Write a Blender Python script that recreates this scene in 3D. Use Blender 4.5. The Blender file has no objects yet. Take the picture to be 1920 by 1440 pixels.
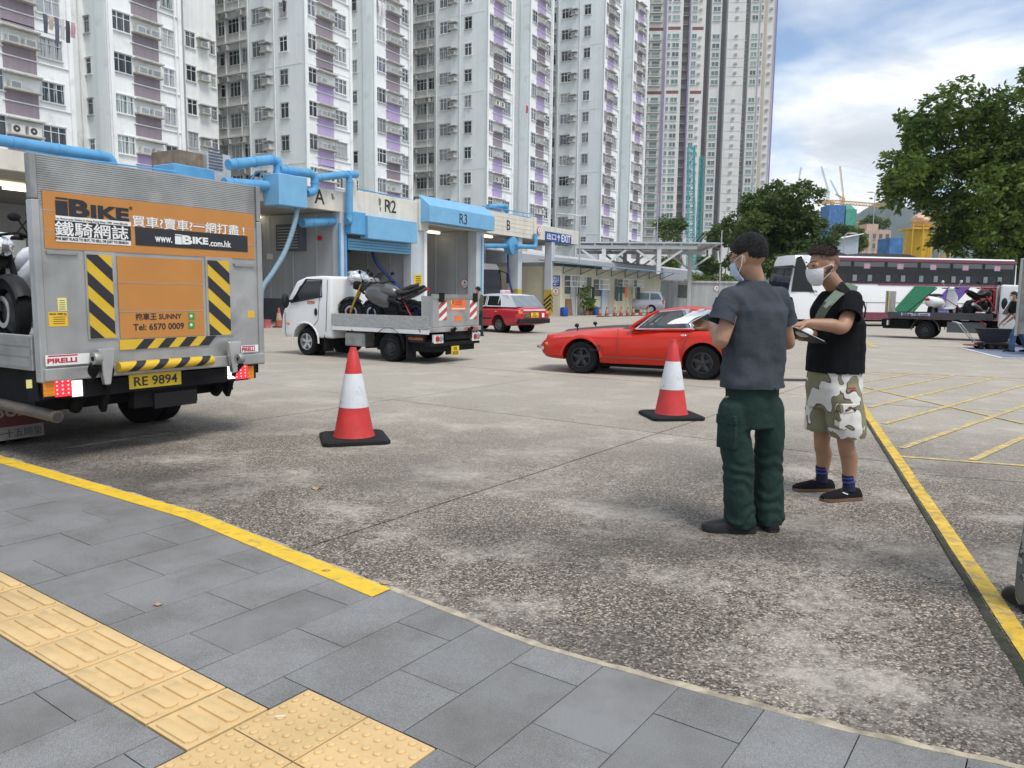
import bpy, bmesh, math, random
from mathutils import Vector, Matrix, noise
random.seed(7)
R = math.radians
SC = bpy.context.scene
COL = SC.collection

# ---------------------------------------------------------------- camera
F = 1442.0; HC = 1.48; PIT = math.atan(170/1442.0); RO = 0.0129      # focal length in photo pixels, eye height, pitch, roll
def _basis():
    cp, sp = math.cos(PIT), math.sin(PIT); cr, sr = math.cos(RO), math.sin(RO)
    f = Vector((0, cp, -sp)); up = Vector((0, sp, cp)); X = Vector((1, 0, 0))
    return cr*X+sr*up, cr*up-sr*X, f
CR, CU, CF = _basis()
cam_d = bpy.data.cameras.new('camera'); cam = bpy.data.objects.new('camera', cam_d); COL.objects.link(cam)
cam.matrix_world = Matrix(((CR.x, CU.x, -CF.x, 0), (CR.y, CU.y, -CF.y, 0), (CR.z, CU.z, -CF.z, HC), (0, 0, 0, 1)))
cam_d.sensor_width = 36; cam_d.lens = 36*F/1920; cam_d.clip_end = 6000; cam_d.clip_start = 0.05
SC.camera = cam
def ray(px, py): return CF+CR*((px-960)/F)-CU*((py-720)/F)
def G(px, py, z=0.0):                                               # photo pixel -> point on the ground
    d = ray(px, py); t = (z-HC)/d.z; return Vector((d.x*t, d.y*t, z))
def D(px, py, Y):                                                   # photo pixel -> point at depth Y
    d = ray(px, py); t = Y/d.y; return Vector((d.x*t, Y, HC+d.z*t))

# ---------------------------------------------------------------- sky and sun
SUN_AZ = R(142); SUN_EL = R(62)      # azimuth clockwise from +Y
w = bpy.data.worlds.new('World'); SC.world = w; w.use_nodes = True
nt = w.node_tree; nt.nodes.clear(); N = nt.nodes.new; L = nt.links.new
out = N('ShaderNodeOutputWorld'); mixs = N('ShaderNodeMixShader'); b1 = N('ShaderNodeBackground'); b2 = N('ShaderNodeBackground')
sky = N('ShaderNodeTexSky'); sky.sky_type = 'NISHITA'; sky.sun_disc = False; sky.sun_elevation = SUN_EL; sky.sun_rotation = SUN_AZ
sky.air_density = 1.0; sky.dust_density = 0.3; sky.ozone_density = 2.0
b1.inputs[1].default_value = 0.14; L(sky.outputs[0], b1.inputs[0])
tc = N('ShaderNodeTexCoord'); sp = N('ShaderNodeSeparateXYZ'); L(tc.outputs['Generated'], sp.inputs[0])
def mth(op, a, b=None, clamp=False):
    n = N('ShaderNodeMath'); n.operation = op; n.use_clamp = clamp
    for i, v in enumerate((a, b)):
        if v is None: continue
        if isinstance(v, (int, float)): n.inputs[i].default_value = v
        else: L(v, n.inputs[i])
    return n.outputs[0]
zz = mth('ADD', mth('MAXIMUM', sp.outputs[2], 0.0), 0.22)
cx = N('ShaderNodeCombineXYZ'); L(mth('DIVIDE', sp.outputs[0], zz), cx.inputs[0]); L(mth('DIVIDE', sp.outputs[1], zz), cx.inputs[1])
CLOUD_OFF = (3.0, 1.55, 0.0)
def cnoise(scale, detail, rough, off, dist=0.0, stretch=(1, 1, 1)):
    mp = N('ShaderNodeMapping'); mp.inputs['Location'].default_value = off; mp.inputs['Scale'].default_value = stretch; L(cx.outputs[0], mp.inputs[0])
    n = N('ShaderNodeTexNoise'); n.inputs['Scale'].default_value = scale; n.inputs['Detail'].default_value = detail
    n.inputs['Roughness'].default_value = rough; n.inputs['Distortion'].default_value = dist; L(mp.outputs[0], n.inputs['Vector']); return n.outputs[0]
def ramp(x, stops):
    n = N('ShaderNodeValToRGB'); e = n.color_ramp.elements
    while len(e) < len(stops): e.new(0.5)
    for i, (p, c) in enumerate(stops): e[i].position = p; e[i].color = (c, c, c, 1) if isinstance(c, (int, float)) else (*c, 1)
    L(x, n.inputs[0]); return n.outputs[0]
cover = ramp(cnoise(0.9, 9, 0.56, CLOUD_OFF, 0.35), [(0.42, 0.0), (0.54, 1.0)])
shade = ramp(cnoise(1.5, 10, 0.58, (7.3, 2.2, 4), 0.6, (0.9, 1.5, 1)), [(0.32, (0.97, 0.985, 1.0)), (0.46, (0.88, 0.91, 0.95)), (0.56, (0.66, 0.70, 0.75)), (0.70, (0.52, 0.56, 0.61))])
L(shade, b2.inputs[0]); b2.inputs[1].default_value = 1.08
L(cover, mixs.inputs[0]); L(b1.outputs[0], mixs.inputs[1]); L(b2.outputs[0], mixs.inputs[2]); L(mixs.outputs[0], out.inputs[0])
sd = bpy.data.lights.new('sun', 'SUN'); sun = bpy.data.objects.new('sun', sd); COL.objects.link(sun)
sd.energy = 2.3; sd.angle = R(22); sd.color = (1.0, 0.96, 0.90)
sun.rotation_euler = Vector((-math.sin(SUN_AZ)*math.cos(SUN_EL), -math.cos(SUN_AZ)*math.cos(SUN_EL), -math.sin(SUN_EL))).to_track_quat('-Z', 'Y').to_euler()
SC.view_settings.view_transform = 'Standard'; SC.view_settings.look = 'None'; SC.view_settings.gamma = 1; SC.view_settings.exposure = 0.30
SC.cycles.max_bounces = 6; SC.cycles.transparent_max_bounces = 12; SC.cycles.use_denoising = True

# ---------------------------------------------------------------- material helper
MATS = {}
def M(name, col=(.5, .5, .5), rough=.6, metal=0.0, var=.12, vs=4.0, bump=0.0, bs=60.0, coat=0.0, emit=None, es=1.0, alpha=1.0, trans=0.0, orand=0.0, streak=0.0, dirt=None, spec=0.5):
    """Principled material with noise variation, optional vertical streaks, dirt patches, bump and per-object tint."""
    if name in MATS: return MATS[name]
    m = bpy.data.materials.new(name); m.use_nodes = True; t = m.node_tree; n = t.nodes; l = t.links.new
    p = n['Principled BSDF']; p.inputs['Roughness'].default_value = rough; p.inputs['Metallic'].default_value = metal
    p.inputs['Coat Weight'].default_value = coat; p.inputs['Coat Roughness'].default_value = .08; p.inputs['Specular IOR Level'].default_value = spec
    p.inputs['Transmission Weight'].default_value = trans; p.inputs['Alpha'].default_value = alpha
    if emit: p.inputs['Emission Color'].default_value = (*emit, 1); p.inputs['Emission Strength'].default_value = es
    geo = n.new('ShaderNodeTexCoord'); vec = geo.outputs['Object']
    def nz(scale, det=4, v=None, st=None):
        x = n.new('ShaderNodeTexNoise'); x.inputs['Scale'].default_value = scale; x.inputs['Detail'].default_value = det
        if st:
            mp = n.new('ShaderNodeMapping'); mp.inputs['Scale'].default_value = st; l(vec, mp.inputs[0]); l(mp.outputs[0], x.inputs['Vector'])
        else: l(vec, x.inputs['Vector'])
        return x.outputs[0]
    def mr(x, a, b, c, d):
        q = n.new('ShaderNodeMapRange'); q.inputs[1].default_value = a; q.inputs[2].default_value = b; q.inputs[3].default_value = c; q.inputs[4].default_value = d; l(x, q.inputs[0]); return q.outputs[0]
    def mul(a, b):
        q = n.new('ShaderNodeMath'); q.operation = 'MULTIPLY'; l(a, q.inputs[0]); l(b, q.inputs[1]); return q.outputs[0]
    f = None
    if var: f = mr(nz(vs, 5), .3, .7, 1-var, 1+var)
    if streak:
        s = mr(nz(1.0, 5, st=(3.0, 3.0, .12)), .35, .7, 1+streak*.3, 1-streak); f = mul(f, s) if f else s
    if orand:
        oi = n.new('ShaderNodeObjectInfo'); s = mr(oi.outputs['Random'], 0, 1, 1-orand, 1+orand); f = mul(f, s) if f else s
    if f or dirt:
        c = n.new('ShaderNodeMix'); c.data_type = 'RGBA'; c.blend_type = 'MULTIPLY'; c.inputs[0].default_value = 1; c.inputs[6].default_value = (*col, 1)
        if f: l(f, c.inputs[7])
        else: c.inputs[7].default_value = (1, 1, 1, 1)
        o = c.outputs[2]
        if dirt:
            dc, ds, lo, hi, amt = dirt
            d = n.new('ShaderNodeMix'); d.data_type = 'RGBA'; l(mr(nz(ds, 7), lo, hi, 0, amt), d.inputs[0]); l(o, d.inputs[6]); d.inputs[7].default_value = (*dc, 1); o = d.outputs[2]
        l(o, p.inputs['Base Color'])
    else: p.inputs['Base Color'].default_value = (*col, 1)
    if bump:
        b = n.new('ShaderNodeBump'); b.inputs['Strength'].default_value = bump; b.inputs['Distance'].default_value = .02; l(nz(bs, 4), b.inputs['Height']); l(b.outputs[0], p.inputs['Normal'])
    MATS[name] = m; return m

# ---------------------------------------------------------------- mesh helper
class MB:
    def __init__(s): s.v = []; s.f = []; s.m = []
    def add(s, vs, fs, mi=0):
        k = len(s.v); s.v += [tuple(x) for x in vs]; s.f += [tuple(i+k for i in q) for q in fs]; s.m += [mi]*len(fs); return s
    def box(s, a, b, mi=0):
        x0, y0, z0 = (min(a[i], b[i]) for i in range(3)); x1, y1, z1 = (max(a[i], b[i]) for i in range(3))
        return s.add([(x0,y0,z0),(x1,y0,z0),(x1,y1,z0),(x0,y1,z0),(x0,y0,z1),(x1,y0,z1),(x1,y1,z1),(x0,y1,z1)], [(0,3,2,1),(4,5,6,7),(0,1,5,4),(1,2,6,5),(2,3,7,6),(3,0,4,7)], mi)
    def cbox(s, c, d, mi=0): return s.box((c[0]-d[0]/2, c[1]-d[1]/2, c[2]-d[2]/2), (c[0]+d[0]/2, c[1]+d[1]/2, c[2]+d[2]/2), mi)
    def loft(s, rings, closed=True, caps=True, mi=0):
        n = len(rings[0]); vs = [p for r in rings for p in r]; fs = []
        for i in range(len(rings)-1):
            for j in range(n if closed else n-1):
                k = (j+1) % n; fs.append((i*n+j, i*n+k, (i+1)*n+k, (i+1)*n+j))
        if caps: fs.append(tuple(reversed(range(n)))); fs.append(tuple((len(rings)-1)*n+j for j in range(n)))
        return s.add(vs, fs, mi)
    def tube(s, path, r, n=8, caps=True, mi=0):
        path = [Vector(p) for p in path]; rr = r if isinstance(r, (list, tuple)) else [r]*len(path); rings = []; ref = None
        for i, p in enumerate(path):
            a = path[max(i-1, 0)]; b = path[min(i+1, len(path)-1)]; t = (b-a)
            t = t.normalized() if t.length > 1e-9 else Vector((0, 0, 1))
            if ref is None: ref = Vector((0, 0, 1)) if abs(t.z) < .9 else Vector((1, 0, 0))
            x = ref.cross(t); x = x.normalized() if x.length > 1e-6 else t.orthogonal().normalized(); y = t.cross(x).normalized(); ref = y if abs(y.dot(t)) < .9 else ref
            rings.append([p+(x*math.cos(2*math.pi*k/n)+y*math.sin(2*math.pi*k/n))*rr[i] for k in range(n)])
        return s.loft(rings, True, caps, mi)
    def cyl(s, a, b, r, r2=None, n=12, mi=0): return s.tube([a, b], [r, r if r2 is None else r2], n, True, mi)
    def bar(s, a, b, w, h, mi=0, up=(0, 0, 1)):
        a = Vector(a); b = Vector(b); t = (b-a).normalized(); u = Vector(up)
        if abs(t.dot(u)) > .98: u = Vector((1, 0, 0))
        x = t.cross(u).normalized()*w/2; y = x.cross(t).normalized()*h/2
        return s.loft([[a-x-y, a+x-y, a+x+y, a-x+y], [b-x-y, b+x-y, b+x+y, b-x+y]], True, True, mi)
    def lathe(s, prof, n=24, o=(0, 0, 0), ax='Z', mi=0, caps=True):
        rings = []
        for r, h in prof:
            ring = []
            for k in range(n):
                a = 2*math.pi*k/n; x, y = r*math.cos(a), r*math.sin(a)
                p = {'Z': (x, y, h), 'Y': (x, h, -y), 'X': (h, x, y)}[ax]; ring.append((p[0]+o[0], p[1]+o[1], p[2]+o[2]))
            rings.append(ring)
        return s.loft(rings, True, caps, mi)
    def prism(s, poly, d0, d1, plane='XZ', mi=0):
        def P(a, b, d): return {'XZ': (a, d, b), 'XY': (a, b, d), 'YZ': (d, a, b)}[plane]
        return s.loft([[P(a, b, d0) for a, b in poly], [P(a, b, d1) for a, b in poly]], True, True, mi)
    def ell(s, c, r, n=16, m=10, mi=0):
        rings = []
        for i in range(m+1):
            ph = math.pi*(i/m) if 0 < i < m else (1e-3 if i == 0 else math.pi-1e-3)
            rings.append([(c[0]+r[0]*math.sin(ph)*math.cos(2*math.pi*k/n), c[1]+r[1]*math.sin(ph)*math.sin(2*math.pi*k/n), c[2]+r[2]*math.cos(ph)) for k in range(n)])
        return s.loft(rings, True, True, mi)
    def quad(s, a, b, c, d, mi=0): return s.add([a, b, c, d], [(0, 1, 2, 3)], mi)
    def xf(s, mt):
        s.v = [tuple(mt @ Vector(p)) for p in s.v]; return s
    def mesh(s, name, mats, smooth=None, bevel=0, bseg=1, merge=False):
        me = bpy.data.meshes.new(name); me.from_pydata(s.v, [], s.f)
        for m in (mats if isinstance(mats, (list, tuple)) else [mats]): me.materials.append(m)
        me.polygons.foreach_set('material_index', s.m)
        bm = bmesh.new(); bm.from_mesh(me)
        if merge or bevel: bmesh.ops.remove_doubles(bm, verts=bm.verts, dist=1e-4)
        bmesh.ops.recalc_face_normals(bm, faces=bm.faces)
        if bevel:
            es = [e for e in bm.edges if len(e.link_faces) == 2 and e.calc_face_angle(0) > R(28)]
            bmesh.ops.bevel(bm, geom=es, offset=bevel, segments=bseg, affect='EDGES', profile=.5, clamp_overlap=True)
        bm.to_mesh(me); bm.free()
        if smooth is not None:
            me.polygons.foreach_set('use_smooth', [True]*len(me.polygons)); me.set_sharp_from_angle(angle=R(smooth))
        me.update(); return me
    def obj(s, name, mats, parent=None, smooth=None, bevel=0, bseg=1, loc=(0, 0, 0), rot=(0, 0, 0), merge=False):
        return link(name, s.mesh(name, mats, smooth, bevel, bseg, merge), parent, loc, rot)
def link(name, me, parent=None, loc=(0, 0, 0), rot=(0, 0, 0), scale=None):
    o = bpy.data.objects.new(name, me); COL.objects.link(o); o.parent = parent; o.location = loc; o.rotation_euler = rot
    if scale: o.scale = scale
    return o
def tag(o, label, cat, group=None):
    o['label'] = label; o['category'] = cat
    if group: o['group'] = group
    return o
def thing(name, label, cat, loc=(0, 0, 0), rz=0.0, group=None):
    o = bpy.data.objects.new(name, None); COL.objects.link(o); o.location = loc; o.rotation_euler = (0, 0, rz); o.empty_display_size = .2
    return tag(o, label, cat, group)
def struct(o): o['kind'] = 'structure'; return o
def stuff(o, label=None, cat=None):
    o['kind'] = 'stuff'
    if label: o['label'] = label; o['category'] = cat
    return o
def copy_tree(o, parent=None):
    c = o.copy(); COL.objects.link(c); c.parent = parent
    for ch in o.children: copy_tree(ch, c)
    return c
_TX = {}
def text_mesh(s, bold=0.0, ext=0.001, sx=1.0):
    k = (s, bold, ext, sx)
    if k not in _TX:
        cu = bpy.data.curves.new('t', 'FONT'); cu.body = s; cu.size = 1; cu.align_x = 'CENTER'; cu.align_y = 'CENTER'; cu.offset = bold; cu.extrude = ext; cu.resolution_u = 3
        o = bpy.data.objects.new('t', cu); COL.objects.link(o); dg = bpy.context.evaluated_depsgraph_get()
        me = bpy.data.meshes.new_from_object(o.evaluated_get(dg)); bpy.data.objects.remove(o); bpy.data.curves.remove(cu)
        xs = [v.co.x for v in me.vertices] or [0]; ys = [v.co.y for v in me.vertices] or [0]
        me['w'] = max(xs)-min(xs); me['h'] = max(ys)-min(ys); cxm = (max(xs)+min(xs))/2; cym = (max(ys)+min(ys))/2
        for v in me.vertices: v.co.x -= cxm; v.co.y -= cym
        _TX[k] = me
    return _TX[k]
def text(s, mat, parent, loc, rot, w=None, h=None, bold=0.0, name='lettering'):
    """flat lettering lying in its local XY plane, scaled to width w and/or height h"""
    me = text_mesh(s, bold).copy(); me.name = name; me.materials.clear(); me.materials.append(mat)
    k = (w/me['w'] if w else None); q = (h/me['h'] if h else None)
    sx = k if k else q; sy = q if q else k
    for v in me.vertices: v.co.x *= sx; v.co.y *= sy; v.co.z = v.co.z*1.0
    return link(name, me, parent, loc, rot)
# ================================================================ ground, slabs, pavement
def concrete_mat(name, near_dark=True):
    m = bpy.data.materials.new(name); m.use_nodes = True; t = m.node_tree; n = t.nodes; l = t.links.new; p = n['Principled BSDF']
    p.inputs['Roughness'].default_value = .82; p.inputs['Specular IOR Level'].default_value = .3
    g = n.new('ShaderNodeNewGeometry'); vec = g.outputs['Position']
    def nz(s, d=5, r=.55, off=(0, 0, 0), st=(1, 1, 1)):
        mp = n.new('ShaderNodeMapping'); mp.inputs['Location'].default_value = off; mp.inputs['Scale'].default_value = st; l(vec, mp.inputs[0])
        x = n.new('ShaderNodeTexNoise'); x.inputs['Scale'].default_value = s; x.inputs['Detail'].default_value = d; x.inputs['Roughness'].default_value = r; l(mp.outputs[0], x.inputs['Vector']); return x.outputs[0]
    def mr(x, a, b, c, d):
        q = n.new('ShaderNodeMapRange'); q.inputs[1].default_value = a; q.inputs[2].default_value = b; q.inputs[3].default_value = c; q.inputs[4].default_value = d; l(x, q.inputs[0]); return q.outputs[0]
    def mix(f, a, b, mode='MIX'):
        c = n.new('ShaderNodeMix'); c.data_type = 'RGBA'; c.blend_type = mode
        for i, v in ((0, f), (6, a), (7, b)):
            if isinstance(v, (int, float)): c.inputs[i].default_value = v
            elif isinstance(v, tuple): c.inputs[i].default_value = (*v, 1)
            else: l(v, c.inputs[i])
        return c.outputs[2]
    def op(o, a, b):
        q = n.new('ShaderNodeMath'); q.operation = o
        for i, v in enumerate((a, b)):
            if isinstance(v, (int, float)): q.inputs[i].default_value = v
            else: l(v, q.inputs[i])
        return q.outputs[0]
    def rmp(x, st):
        r = n.new('ShaderNodeValToRGB'); e = r.color_ramp.elements
        while len(e) < len(st): e.new(.5)
        for i, (q, c) in enumerate(st): e[i].position = q; e[i].color = (c, c, c, 1)
        l(x, r.inputs[0]); return r.outputs[0]
    # exposed aggregate: every cell a stone of its own brightness
    vo = n.new('ShaderNodeTexVoronoi'); vo.inputs['Scale'].default_value = 105; vo.inputs['Randomness'].default_value = 1; l(vec, vo.inputs['Vector'])
    sx = n.new('ShaderNodeSeparateColor'); l(vo.outputs['Color'], sx.inputs[0])
    stone = rmp(sx.outputs[0], [(0, .18), (.40, .62), (.76, 1.15), (.88, 1.8), (1, 2.7)]); warm = mr(sx.outputs[1], 0, 1, 0, 1)
    scol = mix(warm, (.165, .149, .128), (.21, .175, .136))
    agg = mix(1.0, scol, stone, 'MULTIPLY')
    # wear: cement skin still lying on the stones in pale patches, tyre grime in dark ones
    skin = mr(op('ADD', op('MULTIPLY', nz(1.1, 6, .62), .9), op('MULTIPLY', nz(16, 5, .75), .45)), .66, .86, 0, .88)
    fine = mr(nz(28, 4, .7), .3, .7, .9, 1.1)
    pale = mix(1.0, (.46, .42, .36), fine, 'MULTIPLY')
    base = mix(skin, agg, pale)
    grime = mr(nz(.42, 6, .6, (31, 7, 0), (1, 1.5, 1)), .44, .66, 0, .70)
    # the lane by the entrance is the most driven and the most worn
    sp_ = n.new('ShaderNodeSeparateXYZ'); l(vec, sp_.inputs[0])
    lane = mr(op('ADD', op('ADD', op('MULTIPLY', sp_.outputs[0], .25), sp_.outputs[1]), op('MULTIPLY', nz(.3, 3, .5, (5, 5, 0)), 6)), 8, 14, 1, .20)
    base = mix(op('MULTIPLY', grime, lane), base, (.062, .058, .052))
    far = mix(mr(lane, .20, 1, .66, 0), base, (.46, .42, .352))
    spots = mr(nz(2.3, 6, .7, (9, 3, 0)), .60, .74, 0, .5)
    fin = mix(spots, far, (.10, .09, .08))
    oi = n.new('ShaderNodeObjectInfo'); fin = mix(1.0, fin, mr(oi.outputs['Random'], 0, 1, .93, 1.07), 'MULTIPLY')
    l(fin, p.inputs['Base Color'])
    b = n.new('ShaderNodeBump'); b.inputs['Strength'].default_value = .55; b.inputs['Distance'].default_value = .006; l(op('ADD', op('MULTIPLY', vo.outputs['Distance'], -1.0), op('MULTIPLY', nz(30, 3), .4)), b.inputs['Height']); l(b.outputs[0], p.inputs['Normal'])
    return m
CONC = concrete_mat('concrete')
def granite_mat():
    m = bpy.data.materials.new('granite'); m.use_nodes = True; t = m.node_tree; n = t.nodes; l = t.links.new; p = n['Principled BSDF']
    p.inputs['Roughness'].default_value = .6
    g = n.new('ShaderNodeNewGeometry'); vec = g.outputs['Position']; oi = n.new('ShaderNodeObjectInfo')
    def nz(s, d, r):
        x = n.new('ShaderNodeTexNoise'); x.inputs['Scale'].default_value = s; x.inputs['Detail'].default_value = d; x.inputs['Roughness'].default_value = r; l(vec, x.inputs['Vector']); return x.outputs[0]
    def rmp(x, st):
        r = n.new('ShaderNodeValToRGB'); e = r.color_ramp.elements
        while len(e) < len(st): e.new(.5)
        for i, (q, c) in enumerate(st): e[i].position = q; e[i].color = (*c, 1)
        l(x, r.inputs[0]); return r.outputs[0]
    a = rmp(nz(330, 3, .8), [(.30, (.07, .071, .072)), (.5, (.190, .191, .190)), (.72, (.38, .378, .37))])
    def mul(x, y):
        c = n.new('ShaderNodeMix'); c.data_type = 'RGBA'; c.blend_type = 'MULTIPLY'; c.inputs[0].default_value = 1; l(x, c.inputs[6]); l(y, c.inputs[7]); return c.outputs[2]
    tint = rmp(oi.outputs['Random'], [(0, (.90, .90, .89)), (.5, (1, 1, 1)), (1, (1.08, 1.08, 1.08))])
    dirt = rmp(nz(2.3, 6, .65), [(.32, (.74, .72, .68)), (.58, (1.04, 1.04, 1.04))])
    l(mul(mul(a, tint), dirt), p.inputs['Base Color'])
    b = n.new('ShaderNodeBump'); b.inputs['Strength'].default_value = .3; b.inputs['Distance'].default_value = .002; l(nz(300, 2, .6), b.inputs['Height']); l(b.outputs[0], p.inputs['Normal'])
    return m
GRAN = granite_mat()
YEL = M('yellow_paint', (.72, .47, .03), .55, var=.10, vs=9, dirt=((.22, .19, .12), 14, .56, .70, .55), bump=.2, bs=140)
YELW = M('worn_yellow_paint', (.58, .42, .12), .75, var=.18, vs=6, dirt=((.30, .27, .22), 11, .42, .60, .92))
YELK = M('kerb_yellow_paint', (.64, .42, .04), .6, var=.2, vs=8, dirt=((.22, .19, .14), 13, .50, .62, .6), bump=.4, bs=60)
TACT = M('tactile_tile_yellow', (.60, .42, .20), .6, var=.08, vs=5, orand=.06, dirt=((.38, .26, .12), 13, .54, .74, .45), bump=.1, bs=90)
ES = Vector((0.814, -0.581, 0)); ET = Vector((0.581, 0.814, 0))
def ST(s, t, z=0): return ES*s+ET*t+Vector((0, 0, z))
def to_st(p): return p[0]*.814-p[1]*.581, p[0]*.581+p[1]*.814
_kp = [(-9.4, 9.9), (-7.0, 8.35), (-4.5, 6.64), (-2.03, 4.95), (-.59, 3.70), (.1, 3.11), (.7, 2.75), (1.18, 2.48), (1.53, 2.33), (2.4, 1.95), (6, .4)]
KERB = [to_st(p) for p in _kp]
def kerb_t(s):
    for (s0, t0), (s1, t1) in zip(KERB, KERB[1:]):
        if s0 <= s <= s1: return t0+(t1-t0)*(s-s0)/(s1-s0)
    return KERB[0][1] if s < KERB[0][0] else KERB[-1][1]
def clip(poly, nx, ny, c):           # keep nx*x+ny*y<=c
    o = []
    for i, a in enumerate(poly):
        b = poly[(i+1) % len(poly)]; da = nx*a[0]+ny*a[1]-c; db = nx*b[0]+ny*b[1]-c
        if da <= 0: o.append(a)
        if (da < 0 < db) or (db < 0 < da):
            k = da/(da-db); o.append((a[0]+(b[0]-a[0])*k, a[1]+(b[1]-a[1])*k))
    return o
def slab(name, poly, z0, z1, mat, parent, bevel=0):
    q = []
    for p in poly:
        if not q or math.dist(p, q[-1]) > 1e-3: q.append(p)
    if len(q) > 2 and math.dist(q[0], q[-1]) < 1e-3: q.pop()
    if len(q) < 3: return None
    ar = abs(sum(q[i][0]*q[(i+1) % len(q)][1]-q[(i+1) % len(q)][0]*q[i][1] for i in range(len(q))))/2
    if ar < .004: return None
    return MB().prism(q, z0, z1, 'XY').obj(name, mat, parent, bevel=bevel)
ground = struct(MB().box((-2500, -60, -.6), (2500, 3500, -.05)).obj('ground', M('far_ground', (.20, .19, .17), .9, var=.2, vs=.05)))
ground['label'] = 'pale concrete yard with jointed slabs'
# yellow seam: left slabs stop here
YA = Vector((2.08, 2.95)); YB = Vector((4.63, 10.15)); YD = (YB-YA).normalized(); YN = Vector((YD.y, -YD.x))      # YN points right
YC = YN.dot(YA)
sedges = [-70, -55, -43, -33, -27.4, -23.4, -19.4, -15.45, -11.45, -7.45, -3.47, .53, 4.5, 8.5, 14, 22]
tedges = [-3, 7.60, 12.0, 16.4, 20.8, 25.2, 29.6, 36, 44, 54, 66, 80]
J = .011
for i in range(len(sedges)-1):
    for j in range(len(tedges)-1):
        s0, s1, t0, t1 = sedges[i]+J, sedges[i+1]-J, tedges[j]+J, tedges[j+1]-J
        if j == 0:
            br = [s0]+[k[0] for k in KERB if s0 < k[0] < s1]+[s1]
            low = [(s, kerb_t(s)+.012) for s in br]
            if all(b[1] >= t1 for b in low): continue
            st = [(s, min(t, t1-.01)) for s, t in low]+[(s1, t1), (s0, t1)]
        else: st = [(s0, t0), (s1, t0), (s1, t1), (s0, t1)]
        poly = [tuple(ST(*q)[:2]) for q in st]
        poly = clip(poly, YN.x, YN.y, YC-.018)
        if len(poly) >= 3: slab('concrete_slab', poly, -.045, random.uniform(-.0015, .0015), CONC, ground)
for i, (p0, p1) in enumerate([(0, 4.6), (4.6, 9.2), (9.2, 13.8), (13.8, 20), (20, 30), (30, 60)]):
    for q0, q1 in [(-4, 2.6), (2.6, 7.2), (7.2, 11.8), (11.8, 16.4), (16.4, 21), (21, 27), (27, 36), (36, 50), (50, 80)]:
        cs = [(p0+J, q0+J), (p1-J, q0+J), (p1-J, q1-J), (p0+J, q1-J)]
        poly = [tuple(YN*(YC+a)+YD*b) for a, b in cs]
        slab('concrete_slab', poly, -.045, random.uniform(-.0015, .0015), CONC, ground)
def paint(name, pts, mat, z=.005, parent=ground): return MB().prism(pts, z-.003, z, 'XY').obj(name, mat, parent)
def stripe(name, a, b, wd, mat, z=.005, parent=None):
    a = Vector(a[:2]); b = Vector(b[:2]); d = (b-a).normalized(); nn = Vector((-d.y, d.x))*wd/2
    return paint(name, [tuple(a-nn), tuple(b-nn), tuple(b+nn), tuple(a+nn)], mat, z, parent)
def YP(p, q): return YN*(YC+p)+YD*q
# moss and dirt in the seam, yellow line along it
MOSS = M('seam_moss', (.030, .036, .016), .95, var=.5, vs=14, bump=.8, bs=60, dirt=((.05, .045, .038), 5, .45, .6, .9))
mb = MB(); ring = []
for k in range(120):
    q = -2+k*.25; kk = max(.25, min(1, (7.5-q)/4)); a = (.035+.022*noise.noise((q*2.1, 1, 0))+.012*noise.noise((q*9, 1, 0)))*kk+.004; b = .010+.01*noise.noise((q*3.3, 4, 0))
    ring.append([tuple(YP(-a, q))+(-.05,), tuple(YP(-a, q))+(.001,), tuple(YP(-.02, q))+(.007+.006*noise.noise((q*5, 0, 2)),), tuple(YP(b, q))+(.004,), tuple(YP(b, q))+(-.05,)])
mb.loft(ring, False, False); stuff(mb.obj('seam_moss', MOSS, ground, smooth=40))
yl = MB(); ring = []
for k in range(60):
    q = -2+k*.32; wob = .008*noise.noise((q*1.7, 0, 9)); ring.append([tuple(YP(.02+wob, q))+(.002,), tuple(YP(.02+wob, q))+(.006,), tuple(YP(.108+wob, q))+(.006,), tuple(YP(.108+wob, q))+(.002,)])
yl.loft(ring, False, False); yl.obj('yellow_line', YELK, ground)
Q0 = 7.93
hb = [(0, Q0), (9.0, Q0), (9.0, Q0+9), (0, Q0+9)]
stripe('yellow_line', YP(.1, Q0), YP(9, Q0), .07, YELW, parent=ground)
stripe('yellow_line', YP(.1, Q0+9), YP(9, Q0+9), .08, YELW, parent=ground)
hd = Vector((math.cos(R(43.8)), math.sin(R(43.8)))); hn = Vector((-hd.y, hd.x))
for c in [.1, .78, 1.44, 2.09, 2.745, 3.44, 4.12, 4.8, 5.45, 6.1]:
    ln = [tuple(hn*c+hd*-5), tuple(hn*c+hd*40)]; seg = []
    for k in range(400):
        x = hn*c+hd*(-5+k*.1); pq = (YN.dot(x)-YC, YD.dot(x))
        if .14 < pq[0] < 8.95 and Q0 < pq[1] < Q0+9: seg.append(x)
    if len(seg) > 3: stripe('yellow_line', seg[0], seg[-1], .07, YELW, .0065, parent=ground)
stripe('yellow_line', G(1615, 725), G(1920, 795), .07, YELW, .008, parent=ground)
stripe('yellow_line', G(1622, 640), G(1640, 652), .22, YELW, .008, parent=ground)
# disabled bay painted blue with white border, far right
BLUEP = M('blue_bay_paint', (.16, .20, .30), .7, var=.15, vs=3, dirt=((.33, .31, .28), 4, .5, .66, .8)); WHP = M('white_road_paint', (.72, .72, .70), .6, var=.1)
c0, c1, c2, c3 = G(1800, 652), G(1880, 672), G(2150, 674), G(2050, 640)
paint('blue_bay', [tuple(c[:2]) for c in (c0, c1, c2, c3)], BLUEP, .006)
stripe('white_line', c0, c1, .10, WHP, .011, parent=ground); stripe('white_line', c1, c2, .10, WHP, .011, parent=ground)
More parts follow.
